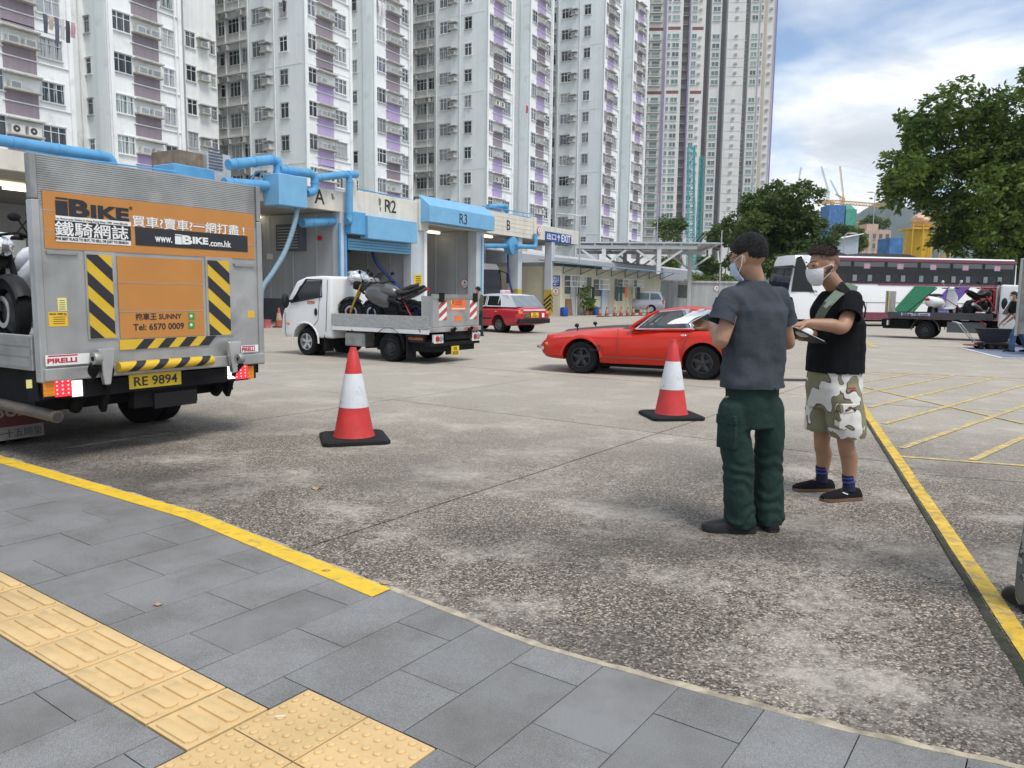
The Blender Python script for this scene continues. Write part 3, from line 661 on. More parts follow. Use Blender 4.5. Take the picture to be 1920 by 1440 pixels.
# B fascia with board lines
ybb0, ybb1 = TY(912), TY(1003)
for k in range(5):
    a, b = 4.97+k*.26, 4.97+(k+1)*.26-.012; MB().box((-.22, ybb0, a), (.0-.004*(k % 2), ybb1-.35, b)).obj('fascia_board', CREAM, st)
MB().box((-.26, ybb1-.35, 4.9), (.06, ybb1, 6.35)).obj('fascia_pier', CREAM, st, bevel=.02)
text('B', BLACK, st, (.004, TY(952), TL(952, 422).z), ROT_R, h=.6, bold=.012)
text('A', BLACK, st, (.004, TY(602), TL(602, 369).z), ROT_R, h=.62, bold=.012)
text('R2', BLACK, st, (.004, TY(733), TL(733, 387).z), ROT_R, h=.6, bold=.012)
STN = M('paint_stain', (.16, .15, .13), .9, var=.3)
for px, py, s_ in ((712, 378, .2), (713, 392, .12), (623, 368, .14), (730, 383, .2), (626, 372, .08)):
    c = TL(px, py); m = MB(); pts = [(.003, c.y+s_*.5*math.cos(a*.7)*(1+.4*math.sin(a*2.3)), c.z+s_*math.sin(a*.7)*(1+.3*math.cos(a*1.7))) for a in range(9)]
    m.add(pts, [tuple(range(9))]); m.obj('peeled_patch', STN, st)
# EXIT end: slab, sign
MB().box((-6, ybb1+.05, 5.0), (-.05, y_e+.2, 5.25)).obj('roof_slab', SOFF, st)
MB().box((-.24, ybb1+.02, 5.0), (.0, y_e+.3, 5.95)).obj('fascia', CREAM, st, bevel=.02)
NAVY = M('sign_blue', (.02, .06, .30), .4); SGW = M('sign_white', (.80, .80, .80), .5)
ys0, ys1 = TY(1020), TY(1068); zs0, zs1 = TL(1044, 454).z, TL(1044, 437).z
MB().box((.002, ys0, zs0), (.05, ys1, zs1)).obj('exit_sign', NAVY, st)
text('出口', SGW, st, (.053, ys0+(ys1-ys0)*.22, (zs0+zs1)/2), ROT_R, w=(ys1-ys0)*.34, h=.42, bold=.015); text('↑', SGW, st, (.053, ys0+(ys1-ys0)*.49, (zs0+zs1)/2), ROT_R, h=.5, bold=.03); text('EXIT', SGW, st, (.053, ys0+(ys1-ys0)*.78, (zs0+zs1)/2), ROT_R, w=(ys1-ys0)*.36, h=.5, bold=.02)
def round_sign(par, loc, rot, r, mats=True):
    s = MB().lathe([(r, 0), (r, .012)], 24).obj('speed_sign', REDP, par, loc=loc, rot=rot)
    MB().lathe([(r*.85, .0125), (r*.85, .016)], 24).obj('sign_face', SGW, s)
    text('8', BLACK, s, (0, r*.22, .018), (0, 0, 0), h=r*.6, bold=.02); text('km/h', BLACK, s, (0, -r*.38, .018), (0, 0, 0), w=r*1.0, bold=.01); return s
round_sign(st, (.06, ybb1+.35, 5.55), ROT_R, .26)
# pillars
def pillar(px0, px1, x0=-.5, mat=GREYP, z1=4.98, xf=0.0, trim=None):
    a, b = TY(px0, xf), TY(px1, xf); MB().box((x0, a, 0), (xf, b, z1)).obj('pillar', mat, st, bevel=.015)
    if trim: MB().box((-.06, a-.10, 0), (xf+.02, a-.004, z1-.5)).obj('pillar_trim', trim, st)
    return a, b
pillar(484, 491, mat=WHITE); pillar(640, 652, trim=SKYB); pillar(771, 800, -.5); pillar(893, 907, -.6, trim=None)
MB().box((-.4, TY(646), 0), (.05, TY(650), 4.4)).obj('door_jamb', SKYB, st); MB().box((.004, TY(795), 0), (.03, TY(800), 4.7)).obj('pillar_edge', WHITE, st); MB().box((.004, TY(901), 0), (.03, TY(903), 4.7)).obj('pillar_edge', SKYB, st)
# station bay B pillars with hazard stripes
YB_ = M('hazard_yellow', (.50, .36, .05), .6, var=.15, vs=3, dirt=((.12, .10, .06), 5, .55, .75, .5))
def hazard(par, x0, x1, y0, y1, z0, z1, n, off=.004, rise=.45):
    """diagonal black bars on both visible sides of a pillar over yellow"""
    MB().box((x0-off, y0-off, z0), (x1+off, y1+off, z1)).obj('hazard_wrap', YB_, par)
    for k in range(n):
        za = z0+(z1-z0)*k/n; h = (z1-z0)/n*.5
        if za+h+rise > z1: continue
        o2 = off+.004
        m = MB(); m.loft([[(x0-o2, y0-o2, za), (x0-o2, y0-o2, za+h), (x0-o2, y0-off-.0005, za+h), (x0-o2, y0-off-.0005, za)], [(x1+o2, y0-o2, za+rise), (x1+o2, y0-o2, za+h+rise), (x1+o2, y0-off-.0005, za+h+rise), (x1+o2, y0-off-.0005, za+rise)]]); m.obj('hazard_stripe', BLACK, par)
        m = MB(); m.loft([[(x1+o2, y0-o2, za+rise), (x1+o2, y0-o2, za+h+rise), (x1+off+.0005, y0-o2, za+h+rise), (x1+off+.0005, y0-o2, za+rise)], [(x1+o2, y1+o2, za), (x1+o2, y1+o2, za+h), (x1+off+.0005, y1+o2, za+h), (x1+off+.0005, y1+o2, za)]]); m.obj('hazard_stripe', BLACK, par)
def spillar(px0, px1, y, xw, z1=4.98):
    p = TYp(px0, 548, y); q = TYp(px1, 548, y); MB().box((p.x, y, 0), (q.x, y+xw, z1)).obj('pillar', GREYP, st, bevel=.015); hazard(st, p.x, q.x, y, y+xw, .05, 1.75, 6); return p.x, q.x
yB = TY(978); spillar(952, 971, yB-.2, .5); ex0, ex1 = spillar(1020, 1033, .0, .45)
# partitions and back walls
for px, x1 in ((641, -.5), (775, -.5), (896, -.5)):
    y = TY(px); MB().box((-11, y, 0), (x1, y+.2, 4.98)).obj('partition', GREYW, st); MB().box((-11, y-.012, 0), (x1, y-.002, 1.1)).obj('dado', GREYD, st)
    for k in range(6): MB().box((-1.5-k*1.5, y-.03, 1.12), (-1.46-k*1.5, y-.004, 4.9)).obj('wall_batten', GREYP, st)
yw = y_l
MB().box((-11.25, y_l, 0), (-11, TY(896), 4.98)).obj('back_wall', GREYW, st); MB().box((-10.99, y_l, 0), (-10.97, TY(896), 1.1)).obj('dado', GREYD, st)
MB().box((-5.6, TY(641)-.1, .1), (-5.0, TY(641)-.02, 4.6)).obj('gap_shade_box', DARK, st)  # solid dark box painted as the shade of a gap in the partition
text('No Smoking', REDP, st, (-10.96, TY(527, -10.9), 2.5), ROT_R, w=1.6); text('不准吸煙', REDP, st, (-10.96, TY(527, -10.9), 2.1), ROT_R, w=1.5)
MB().box((-.45, TY(770), 2.35), (-.44, TY(776), 2.36)).obj('sign_clip', WHITE, st)
# shutter of R2
ysa, ysb = TY(651), TY(783, .5); zh1, zh0 = TL(700, 405, .5).z, TL(700, 448, .5).z
MB().box((.004, ysa+.9, zh0), (.5, ysb, zh1)).obj('shutter_box', SKYBL, st, bevel=.02); MB().box((.002, ysa-.1, zh0+.15), (.38, ysa+.88, zh1+.1)).obj('shutter_motor_box', SKYB, st, bevel=.02)
zsl = TL(700, 468, 0).z
n_ = int((zh0-zsl)/.13)
for k in range(n_+1):
    z = zh0-.02-k*.13
    MB().loft([[(-.12, y, z-.125), (-.06, y, z-.115), (-.05, y, z-.065), (-.06, y, z-.01), (-.12, y, z)] for y in (ysa+.15, TY(771))]).obj('shutter_slat', ROLLB, st)
# lamps under the soffit
for px, x in ((810, -2.5), (910, -1.2), (20, -4), (55, -5), (470, -5), (540, -6)):
    y = TY(px, x); MB().box((x-.1, y-.65, 4.86), (x+.1, y+.65, 4.96)).obj('ceiling_lamp', LAMP, st)
# grille box, alarm lamp, meter box
y = TY(641); MB().box((-3.6, y-.45, 3.3), (-2.1, y-.02, 4.5)).obj('air_heater', GREYD, st)
for k in range(8): MB().box((-3.5, y-.47, 3.4+k*.13), (-2.2, y-.455, 3.44+k*.13)).obj('heater_fin', SOFF, st)
MB().lathe([(.11, 0), (.11, .08), (.05, .14)], 14, (-1.2, y-.15, 3.85), 'Y').obj('alarm_lamp', M('alarm_red', (.6, .02, .02), .3), st)
MB().box((-4.6, y-.12, 2.95), (-4.3, y-.02, 3.2)).obj('meter_box', WHITE, st)
# signs on the pillar right of R2
YSIGN = M('sign_yellow', (.72, .50, .03), .5)
s = MB().box((.002, TY(776), TL(783, 534).z), (.02, TY(791), TL(783, 515).z)).obj('notice_board', YSIGN, st)
for k in range(4):
    zc_n = TL(783, 518.5+k*4).z; ym_ = (TY(776)+TY(791))/2
    for j in range(4): MB().box((.021, ym_-.21+j*.11, zc_n-.03), (.023, ym_-.13+j*.11, zc_n+.03)).obj('printed_mark', BLACK, s)
s = MB().box((.002, TY(777), TL(783, 552).z), (.015, TY(786), TL(783, 540).z)).obj('paper_notice', WHITE, st)
c = TL(886, 532, -.5); round_sign(st, (-.9, TY(896)-.02, c.z), ROT_L, .28)
# wall fan in R2 and sagging ducts
fan = thing('wall_fan', 'round black wall fan inside the R2 bay', 'fan', TM @ Vector((-4.2, TY(775)-.5, 3.6)), BROT)
MB().cyl((0, .5, 0), (0, .1, 0), .05).obj('bracket', BLACK, fan)
m = MB()
for r in (.1, .2, .3, .38): m.tube([(r*math.cos(a*math.pi/10), -.05, r*math.sin(a*math.pi/10)) for a in range(21)], .008, 4)
for a in range(10): m.bar((0, -.06, 0), (.38*math.cos(a*.628), -.06, .38*math.sin(a*.628)), .008, .008)
m.obj('guard', BLACK, fan)
for a in range(3): MB().ell((.18*math.cos(a*2.09), 0, .18*math.sin(a*2.09)), (.15 if a == 0 else .11, .02, .11), 10, 6).obj('blade', GREYD, fan)
def hose(pts, r, mat, label, name='exhaust_hose'):
    def cr(p0, p1, p2, p3, t): return .5*((2*p1)+(-p0+p2)*t+(2*p0-5*p1+4*p2-p3)*t*t+(-p0+3*p1-3*p2+p3)*t**3)
    P = [Vector(p) for p in pts]; path = []
    for i in range(len(P)-1):
        a, b, c, d = P[max(i-1, 0)], P[i], P[i+1], P[min(i+2, len(P)-1)]
        for k in range(8): path.append(cr(a, b, c, d, k/8))
    path.append(P[-1]); path = [TM @ p for p in path]
    base = path[-1]; return tag(MB().tube([p-base for p in path], r, 10).obj(name, mat, None, smooth=50, loc=base), label, 'hose')
HOSE = M('hose_grey_blue', (.20, .31, .40), .6, var=.1, vs=8); HOSEB = M('hose_blue', (.02, .05, .22), .5)
hp = [TL(558, 384, .6), TL(552, 420, .6), TL(535, 470, .5), TL(512, 510, .4), TL(492, 540, .3), TL(489, 575, .3), TL(488, 600, .3)]
hose(hp, .10, HOSE, 'grey blue exhaust hose sagging from the blue box at bay A')
hose([TL(694, 452, -1.5), TL(705, 490, -1.2), TL(730, 520, -.8), TL(750, 545, -.5), TL(760, 580, -.5)], .09, HOSEB, 'dark blue exhaust hose hanging inside bay R2')
hose([TL(952, 468, -.6), TL(953, 500, -.6), TL(956, 530, -.5), TL(962, 555, -.4), TL(963, 580, -.4)], .07, HOSEB, 'dark blue exhaust hose hanging at bay B')
# ---- roof pipework (blue)
def pipe(pix, r, x, mat=SKYB, name='blue_pipe'):
    pts = [TL(a, b, x) if not isinstance(a, tuple) else TL(a[0], a[1], b) for a, b in pix]
    rp = [pts[0]]
    for i in range(1, len(pts)-1):
        a, b, c = pts[i-1], pts[i], pts[i+1]; e = min(r*1.6, (b-a).length*.4, (c-b).length*.4)
        p, q = b+(a-b).normalized()*e, b+(c-b).normalized()*e
        rp += [p, p*.5625+b*.375+q*.0625 if False else (p+b*2+q)/4, q]
    rp.append(pts[-1]); o = MB().tube(rp, r, 14).obj(name, mat, st, smooth=50)
    if r > .1:
        for a, b in zip(pts, pts[1:]):
            L_ = (b-a).length; d = (b-a).normalized()
            for q in ([.35, L_-.35] if L_ > 1.2 else [L_/2] if L_ > .7 else [])+[L_*k/(int(L_/2.5)+1) for k in range(1, int(L_/2.5)+1)]: MB().cyl(tuple(a+d*(q-.035)), tuple(a+d*(q+.035)), r*1.09, n=14).obj('pipe_collar', mat, o, smooth=50)
    return o
pipe([(-120, 245), (0, 263), (205, 295), (212, 312)], .17, -.6)
pipe([(-60, 290), (0, 284), (160, 300), (330, 322)], .03, -.3)
pipe([(428, 309), (522, 298), (522, 350), (420, 343)], .20, .2)
pipe([(524, 318), (590, 326), (590, 360), (575, 362)], .17, .35)
pipe([(590, 334), (655, 326), (655, 414), (650, 415)], .16, .3); pipe([(652, 327), (668, 327)], .17, .3)
pipe([(655, 412), (600, 416), (566, 418)], .2, -.4)
for px0, px1, py0, py1 in ((655, 800, 350, 382), (800, 905, 376, 392), (905, 1000, 386, 402)):
    for dy in (0, 7): pipe([(px0, py0+dy), (px1, py1+dy)], .03, -.5, name='railing')
    for k in range(6):
        px = px0+(px1-px0)*k/5; py = py0+(py1-py0)*k/5; pipe([(px, py-1), (px, py+14)], .025, -.5, name='railing_post')
pipe([(915, 388), (948, 386), (951, 398)], .16, -.8)
pipe([(905, 461), (952, 461), (952, 450)], .15, -.3); pipe([(968, 462), (1004, 463), (1004, 438)], .14, .2)
MB().lathe([(.28, -.3), (.55, -.22), (.55, .22), (.28, .3)], 20, tuple(TL(958, 461, -.2)), 'X').obj('blower', SKYB, st, smooth=40)
# blue ducts boxes on the front and roof
b0, b1 = TL(519, 383, .9), TL(574, 333, .9); bb = MB(); ya, yb_ = TY(528, .9), TY(580, .9)
bb.box((.02, ya, b0.z), (.9, yb_, b1.z)); bb.obj('duct_box', SKYBL, st, bevel=.03)
for k, (px0, px1, py0, py1, x) in enumerate(((100, 210, 290, 315, -1.2), (335, 410, 320, 345, -.8))):
    MB().box((x-1.2, TY(px0, x), 5.32), (x, TY(px1, x), TL(px1, py0, x).z)).obj('duct_box', SKYB, st, bevel=.03)
TANK = M('brown_boarding', (.22, .17, .12), .9, var=.25, vs=3, streak=.3)
p = TL(335, 318, -2); q = TL(386, 290, -2); MB().box((-3.6, p.y, p.z-1.6), (-2, q.y, q.z)).obj('water_tank', TANK, st); 
p = TL(388, 320, -1.8); q = TL(432, 292, -1.8); MB().box((-3, p.y, p.z-1.4), (-1.8, q.y, q.z)).obj('fan_unit', M('galvanised', (.55, .56, .57), .45, metal=.5, var=.1), st)
for k in range(7): MB().box((-1.798, p.y+.1, p.z+.1+k*.12), (-1.77, p.y+.75, p.z+.16+k*.12)).obj('louvre', GREYD, st)
p, q = TL(448, 352, .05), TL(503, 322, .05); MB().loft([[(-.3, p.y, p.z), (-.1, p.y, p.z), (-.1, p.y, p.z+.05), (-.3, p.y, p.z+.05)], [(-.3, q.y-.2, p.z), (-.1, q.y-.2, p.z), (-.1, q.y-.2, q.z), (-.3, q.y-.2, q.z)]]).obj('black_panel', BLACK, st)
for (a, b) in (((465, 345), (480, 322)), ((480, 322), (490, 322)), ((490, 322), (486, 340))): pipe([a, b], .03, .1, name='ladder_rail')
# ---- office wall behind bay B, and the beige building seen through it
OY = .6
MB().box((-14, OY, 0), (-.02, OY+8, 3.6)).obj('office_wall', M('office_grey', (.34, .35, .37), .8, var=.08), st); MB().box((-14, OY-.25, 2.85), (-.3, OY-.004, 3.62)).obj('office_band', GREYW, st)
wx0, wx1 = TYp(981, 540, OY).x, TYp(1019, 540, OY).x
gm = M('grimy_glass', (.10, .11, .10), .3, var=.3, vs=4)
MB().box((wx0, OY-.02, 1.05), (wx1, OY-.003, 2.8)).obj('office_glazing', gm, st)
for i in range(5):
    x = wx0+(wx1-wx0)*i/4; MB().box((x-.035, OY-.06, 1.0), (x+.035, OY-.021, 2.85)).obj('glazing_bar', GREYP, st)
for z in (1.0, 1.45, 2.35, 2.8): MB().box((wx0, OY-.055, z), (wx1, OY-.0215, z+.06)).obj('glazing_bar', GREYP, st)
# board beside the pillar with EXIT sign
bx0, bx1 = TYp(1034, 560, OY-.3).x, TYp(1050, 560, OY-.3).x
MB().box((bx0, OY-.3, 0), (bx1, OY-.1, 2.75)).obj('sign_wall', GREYP, st); yy = OY-.303
MB().box((bx0+.02, yy-.02, 1.98), (bx1-.02, yy, 2.72)).obj('exit_sign', NAVY, st); cxm = (bx0+bx1)/2
text('出口', SGW, st, (cxm, yy-.024, 2.56), ROT_L, w=.42, h=.2, bold=.015); text('EXIT', SGW, st, (cxm, yy-.024, 2.33), ROT_L, w=.48, h=.2, bold=.02); text('←', SGW, st, (cxm, yy-.024, 2.12), ROT_L, w=.4, h=.14, bold=.03)
round_sign(st, (cxm, yy-.003, 1.62), ROT_L, .27)
# ================================================================ vehicles
class Fr:
    """local frame of a vehicle: +x forward, +y its left, z up; photo pixels -> local points on planes of that frame"""
    def __init__(s, o, deg): s.o = Vector((o[0], o[1], 0)); s.rz = R(deg); s.m = Matrix.Translation(s.o) @ Matrix.Rotation(s.rz, 4, 'Z'); s.i = s.m.inverted(); s.c = s.i @ Vector((0, 0, HC)); s.r3 = s.i.to_3x3()
    def Y(s, px, py, y): d = s.r3 @ ray(px, py); k = (y-s.c.y)/d.y; return s.c+d*k
    def X(s, px, py, x): d = s.r3 @ ray(px, py); k = (x-s.c.x)/d.x; return s.c+d*k
    def thing(s, name, label, cat, group=None): return thing(name, label, cat, s.o, s.rz, group)
RUB = M('tyre_rubber', (.013, .013, .014), .88, var=.15, vs=9, bump=.15, bs=80, spec=.15); RIMD = M('rim_dark', (.05, .05, .055), .45, metal=.6); RIMS = M('rim_silver', (.50, .51, .52), .4, metal=.8, var=.1); CHROME = M('chrome', (.75, .75, .76), .12, metal=1.0, var=0)
CHAS = M('chassis_black', (.010, .010, .011), .8, var=.3, vs=6, spec=.2); PLAS = M('black_plastic', (.012, .012, .013), .55, spec=.3); ALU = M('brushed_aluminium', (.42, .42, .41), .45, metal=.5, var=.14, vs=3, streak=.16, dirt=((.20, .20, .195), 3.5, .54, .76, .6)); ALUD = M('dirty_aluminium', (.33, .33, .32), .5, metal=.5, var=.2, vs=4, dirt=((.10, .09, .08), 3, .5, .72, .7))
GLASS = M('car_glass', (.012, .015, .018), .04, var=0, alpha=.72); GLD = M('dark_car_glass', (.012, .015, .018), .05, var=0); GLL = M('clear_car_glass', (.10, .12, .13), .03, var=0, alpha=.42)
RLAMP = M('tail_lamp_red', (.45, .01, .015), .2); OLAMP = M('lamp_amber', (.75, .25, .02), .25); LEDR = M('lit_red_lamp', (.7, .02, .03), .3, emit=(1, .03, .05), es=.9); LEDW = M('lit_white_lamp', (.9, .9, .9), .3, emit=(.95, .97, 1), es=.9)
LEDR2 = M('bright_red_lamp', (.7, .1, .1), .3, emit=(1, .25, .25), es=2.5); LEDW2 = M('bright_white_lamp', (.9, .9, .9), .3, emit=(1, 1, 1), es=3.0)
YPLATE = M('yellow_plate', (.72, .50, .03), .45); HAZY = M('hazard_yellow_film', (.66, .43, .03), .45, var=.06, vs=4); STRAP = M('red_strap', (.35, .03, .04), .8); STRO = M('orange_strap', (.62, .22, .03), .8)
def wheel(par, loc, r, w, rim='steel', rmat=RIMD, rr=.62, side=1):
    """tyre lathed about Y with a rim as sub-part; side=+1 puts the dish on +y"""
    h = w/2; q = rr*r
    t = MB().lathe([(q, -h*.9), (r*.9, -h), (r*.985, -h*.72), (r, -h*.3), (r, h*.3), (r*.985, h*.72), (r*.9, h), (q, h*.9), (q*.98, h*.4), (q*.98, -h*.4), (q, -h*.9)], 28, ax='Y', caps=False)
    for k in (-.35, 0, .35): t.lathe([(r*1.002, h*k-.006), (r*1.002, h*k+.006)], 28, ax='Y', caps=False)
    o = t.obj('wheel', RUB, par, smooth=40, loc=loc, rot=(0, 0, 0 if side > 0 else math.pi))
    m = MB()
    if rim == 'steel':
        m.lathe([(q, h*.85), (q*.93, h*.9), (q*.9, h*.35), (q*.72, h*.15), (q*.62, h*.5), (q*.35, h*.55), (q*.3, h*.8), (.001, h*.85)], 24, ax='Y', caps=False)
        for k in range(6):
            a = k*math.pi/3; m.cyl((q*.48*math.cos(a), h*.5, q*.48*math.sin(a)), (q*.48*math.cos(a), h*.64, q*.48*math.sin(a)), .018, n=6)
    else:
        n = {'five': 5, 'six': 6, 'thin': 8}[rim]
        m.lathe([(q, h*.9), (q*.93, h*.93), (q*.9, h*.3), (q*.85, -h*.2), (.01, -h*.25)], 24, ax='Y', caps=False)
        m.lathe([(q*.24, h*.2), (q*.22, h*.66), (q*.1, h*.72), (.001, h*.72)], 14, ax='Y', caps=False)
        for k in range(n):
            a = 2*math.pi*k/n+.3; wd = q*(.17 if n == 5 else .11 if n == 6 else .05)
            m.bar((q*.15*math.cos(a), h*.45, q*.15*math.sin(a)), (q*.93*math.cos(a), h*.5, q*.93*math.sin(a)), wd*2, h*.3, up=(0, 1, 0))
    m.obj('rim', rmat, o, smooth=35); return o
def cut(o, cutters):
    """boolean-subtract meshes from o"""
    mods = []
    for c in cutters:
        md = o.modifiers.new('b', 'BOOLEAN'); md.operation = 'DIFFERENCE'; md.object = c; md.solver = 'EXACT'; mods.append(md)
    bpy.context.view_layer.update(); dg = bpy.context.evaluated_depsgraph_get(); me = bpy.data.meshes.new_from_object(o.evaluated_get(dg))
    o.modifiers.clear(); old = o.data; o.data = me; me.name = old.name
    for c in cutters: bpy.data.objects.remove(c)
    me.polygons.foreach_set('use_smooth', [True]*len(me.polygons)); me.set_sharp_from_angle(angle=R(32)); return o
def cr_interp(st, n):
    """Catmull-Rom through station tuples (first item is x)"""
    o = []
    for i in range(len(st)-1):
        p0, p1, p2, p3 = st[max(i-1, 0)], st[i], st[i+1], st[min(i+2, len(st)-1)]
        for k in range(n):
            t = k/n; o.append(tuple(.5*(2*b+(c-a)*t+(2*a-5*b+4*c-d)*t*t+(3*b-a-3*c+d)*t**3) for a, b, c, d in zip(p0, p1, p2, p3)))
    o.append(st[-1]); return o
def car_body(st, sub=4):
    """st: (x, z_bottom, z_shoulder, z_top, w_bottom, w_mid, w_top) -> closed lofted shell"""
    rings = []
    for x, zb, zs, zt, wb, wm, wt in cr_interp(st, sub):
        h = zs-zb; half = [(0, zb), (wb*.6, zb), (wb, zb+.02), (wm*.985, zb+h*.22), (wm, zb+h*.55), (wm*.985, zb+h*.85), (wm*.955, zs), (wt, zs+(zt-zs)*.55), (wt*.6, zs+(zt-zs)*.9), (0, zt)]
        rings.append([(x, y, z) for y, z in half]+[(x, -y, z) for y, z in half[-2:0:-1]])
    return MB().loft(rings)
def panel(pts, th, nrm):
    """thin solid panel from a polygon, thickened along nrm"""
    n = Vector(nrm).normalized()*th; a = [Vector(p) for p in pts]; return MB().loft([a, [p+n for p in a]])
def strip(pts, r, n=6): return MB().tube(pts, r, n)
def stripes_on(par, y0, y1, z0, z1, x, nx, mat, n, rise, name='hazard_stripe', lean=1):
    """slanted bars clipped to the rectangle y0..y1 z0..z1 in the plane x (facing nx)"""
    H = z1-z0; pitch = (H+rise)/n
    for k in range(-1, n+1):
        za = z0-rise+k*pitch if lean > 0 else z0-rise+k*pitch
        poly = [(0, za+(0 if lean > 0 else rise)), (1, za+(rise if lean > 0 else 0)), (1, za+(rise if lean > 0 else 0)+pitch*.5), (0, za+(0 if lean > 0 else rise)+pitch*.5)]
        poly = clip(clip(poly, 0, 1, z1), 0, -1, -z0)
        if len(poly) < 3: continue
        pts = [(x, y0+(y1-y0)*u, z) for u, z in poly]; panel(pts, .002, (nx, 0, 0)).obj(name, mat, par)
TEXT_B = (math.pi/2, 0, -math.pi/2)      # lettering on a face looking backwards (-x)
TEXT_S = (math.pi/2, 0, math.pi)         # lettering on the left side (+y)
TEXT_SR = (math.pi/2, 0, 0)              # lettering on the right side (-y)
# ---------------------------------------------------------------- motorcycle
def motorcycle(name, label, M4, paint, style='naked', seat=PLAS, fork=CHAS, wmat=RIMD, group='motorcycles strapped on trucks'):
    """local: +x forward, y left, origin on the floor midway between the wheels; M4 = world matrix"""
    t = thing(name, label, 'motorcycle', (0, 0, 0), 0, group); t.matrix_basis = M4
    r = .31; xf, xr = .72, -.70
    wf = wheel(t, (xf, 0, r), r, .13, 'thin', wmat, .70); wr = wheel(t, (xr, 0, r), r, .18, 'thin', wmat, .66)
    for s in (-1, 1): MB().lathe([(.105, -.003), (.15, -.003), (.15, .003), (.105, .003), (.105, -.003)], 20, (0, s*.075, 0), 'Y', caps=False).obj('brake_disc', RIMS, wf, smooth=30)
    for s in (-1, 1): MB().tube([(xf, s*.10, r), (xf-.16, s*.10, r+.38), (xf-.27, s*.095, r+.64)], [.030, .030, .024], 10).obj('fork', fork, t, smooth=50)
    fe = MB(); rings = []
    for k in range(9):
        a = R(25+k*14); rr_ = r+.035; rings.append([(xf+rr_*math.cos(a), y, r+rr_*math.sin(a)+dz) for y, dz in ((-.08, -.03), (-.06, 0), (0, .015), (.06, 0), (.08, -.03))])
    fe.loft(rings, False, False); fe.obj('front_mudguard', paint if style != 'naked' else PLAS, t, smooth=60)
    # frame, engine, swingarm, exhaust
    e = MB(); e.ell((.06, 0, .40), (.27, .17, .20), 14, 8); e.box((-.18, -.15, .22), (.2, .15, .36)); e.obj('engine', CHAS, t, smooth=40)
    f = MB()
    for s in (-1, 1): f.tube([(xf-.27, s*.05, .92), (.2, s*.14, .68), (-.22, s*.13, .55), (-.3, s*.12, .36)], .028, 8); f.tube([(-.22, s*.12, .40), (xr, s*.11, r)], [.04, .028], 8); f.tube([(-.2, s*.1, .62), (xr-.1, s*.09, .84)], .02, 6)
    f.obj('frame', CHAS, t, smooth=40)
    MB().tube([(.28, -.14, .35), (.15, -.16, .22), (-.2, -.18, .24), (-.45, -.19, .34), (-.85, -.20, .48)], [.03, .03, .035, .065, .06], 10).obj('exhaust', RIMS if style != 'sport' else CHAS, t, smooth=50)
    # tank, seat, tail
    tk = MB(); rings = []
    for x, zb, zt, w in ((.50, .80, .86, .08), (.42, .72, .97, .15), (.25, .68, 1.02, .19), (.02, .68, .98, .17), (-.14, .70, .86, .11)):
        rings.append([(x, w*math.cos(a)*(1 if abs(math.cos(a)) < .8 else .96), (zb+zt)/2+(zt-zb)/2*math.sin(a)) for a in [k*math.pi/6 for k in range(12)]])
    tk.loft(rings); tk.obj('tank', paint, t, smooth=60)
    sm = MB(); rings = []
    for x, z, w, h in ((-.08, .84, .10, .05), (-.25, .80, .16, .06), (-.5, .82, .16, .06), (-.72, .90, .12, .06), (-.9, .94, .07, .05)):
        rings.append([(x, w*math.cos(a), z+h*math.sin(a)) for a in [k*math.pi/6 for k in range(12)]])
    sm.loft(rings); sm.obj('seat', seat, t, smooth=60)
    tl = MB(); rings = []
    for x, z, w, h in ((-.35, .70, .13, .07), (-.7, .80, .11, .06), (-1.0, .92, .05, .035)): rings.append([(x, w*math.cos(a), z+h*math.sin(a)) for a in [k*math.pi/5 for k in range(10)]])
    tl.loft(rings); tl.obj('tail', paint if style != 'naked' else CHAS, t, smooth=60); MB().cbox((-1.02, 0, .90), (.03, .10, .05)).obj('tail_lamp', RLAMP, t)
    # bars, mirrors, lamp
    h = MB().tube([(.32, .38, 1.04), (.38, .22, 1.07), (.42, 0, 1.03), (.38, -.22, 1.07), (.32, -.38, 1.04)], .014, 8).obj('handlebar', CHAS, t, smooth=50)
    for s in (-1, 1):
        MB().tube([(.33, s*.26, 1.05), (.33, s*.37, 1.05)], .02, 8).obj('grip', RUB, h)
        MB().cyl((.38, s*.22, 1.07), (.40, s*.34, 1.24), .008, n=6).obj('mirror_stalk', CHAS, h); MB().ell((.39, s*.37, 1.26), (.03, .07, .045), 10, 6).obj('mirror', CHAS, h, smooth=60)
    if style == 'naked':
        MB().ell((.58, 0, .92), (.10, .10, .10), 14, 8).obj('headlamp', CHAS, t, smooth=60); MB().lathe([(.088, .645), (.05, .675), (.001, .682)], 14, (0, 0, .92), 'X').obj('lamp_glass', CHROME, t, smooth=60)
    else:
        fr = MB(); rings = []
        for x, zb, zt, w in ((.93, .72, .80, .06), (.82, .62, .95, .17), (.62, .50, 1.06, .24), (.38, .42, 1.00, .25), (.08, .40, .80, .22)):
            rings.append([(x, w*math.cos(a), (zb+zt)/2+(zt-zb)/2*math.sin(a)) for a in [k*math.pi/6 for k in range(12)]])
        fr.loft(rings); fr.obj('fairing', paint, t, smooth=50)
        sc = MB(); rings = []
        for k in range(6):
            f_ = k/5; x = .80-.32*f_; z = .98+.36*f_-.05*f_*f_; w = .19-.05*f_; rings.append([(x-.08*abs(c)**2, w*c, z) for c in (-1, -.6, -.2, .2, .6, 1)])
        sc.loft(rings, False, False); sc.obj('windscreen', M('smoked_screen', (.06, .06, .065), .08, alpha=.75, var=0), t, smooth=60)
        for s in (-1, 1): MB().ell((.85, s*.09, .83), (.05, .06, .035), 10, 6).obj('headlamp', CHROME, t, smooth=60)
    MB().bar((-.05, .15, .3), (-.18, .34, .01), .02, .02).obj('side_stand', CHAS, t)
    return t
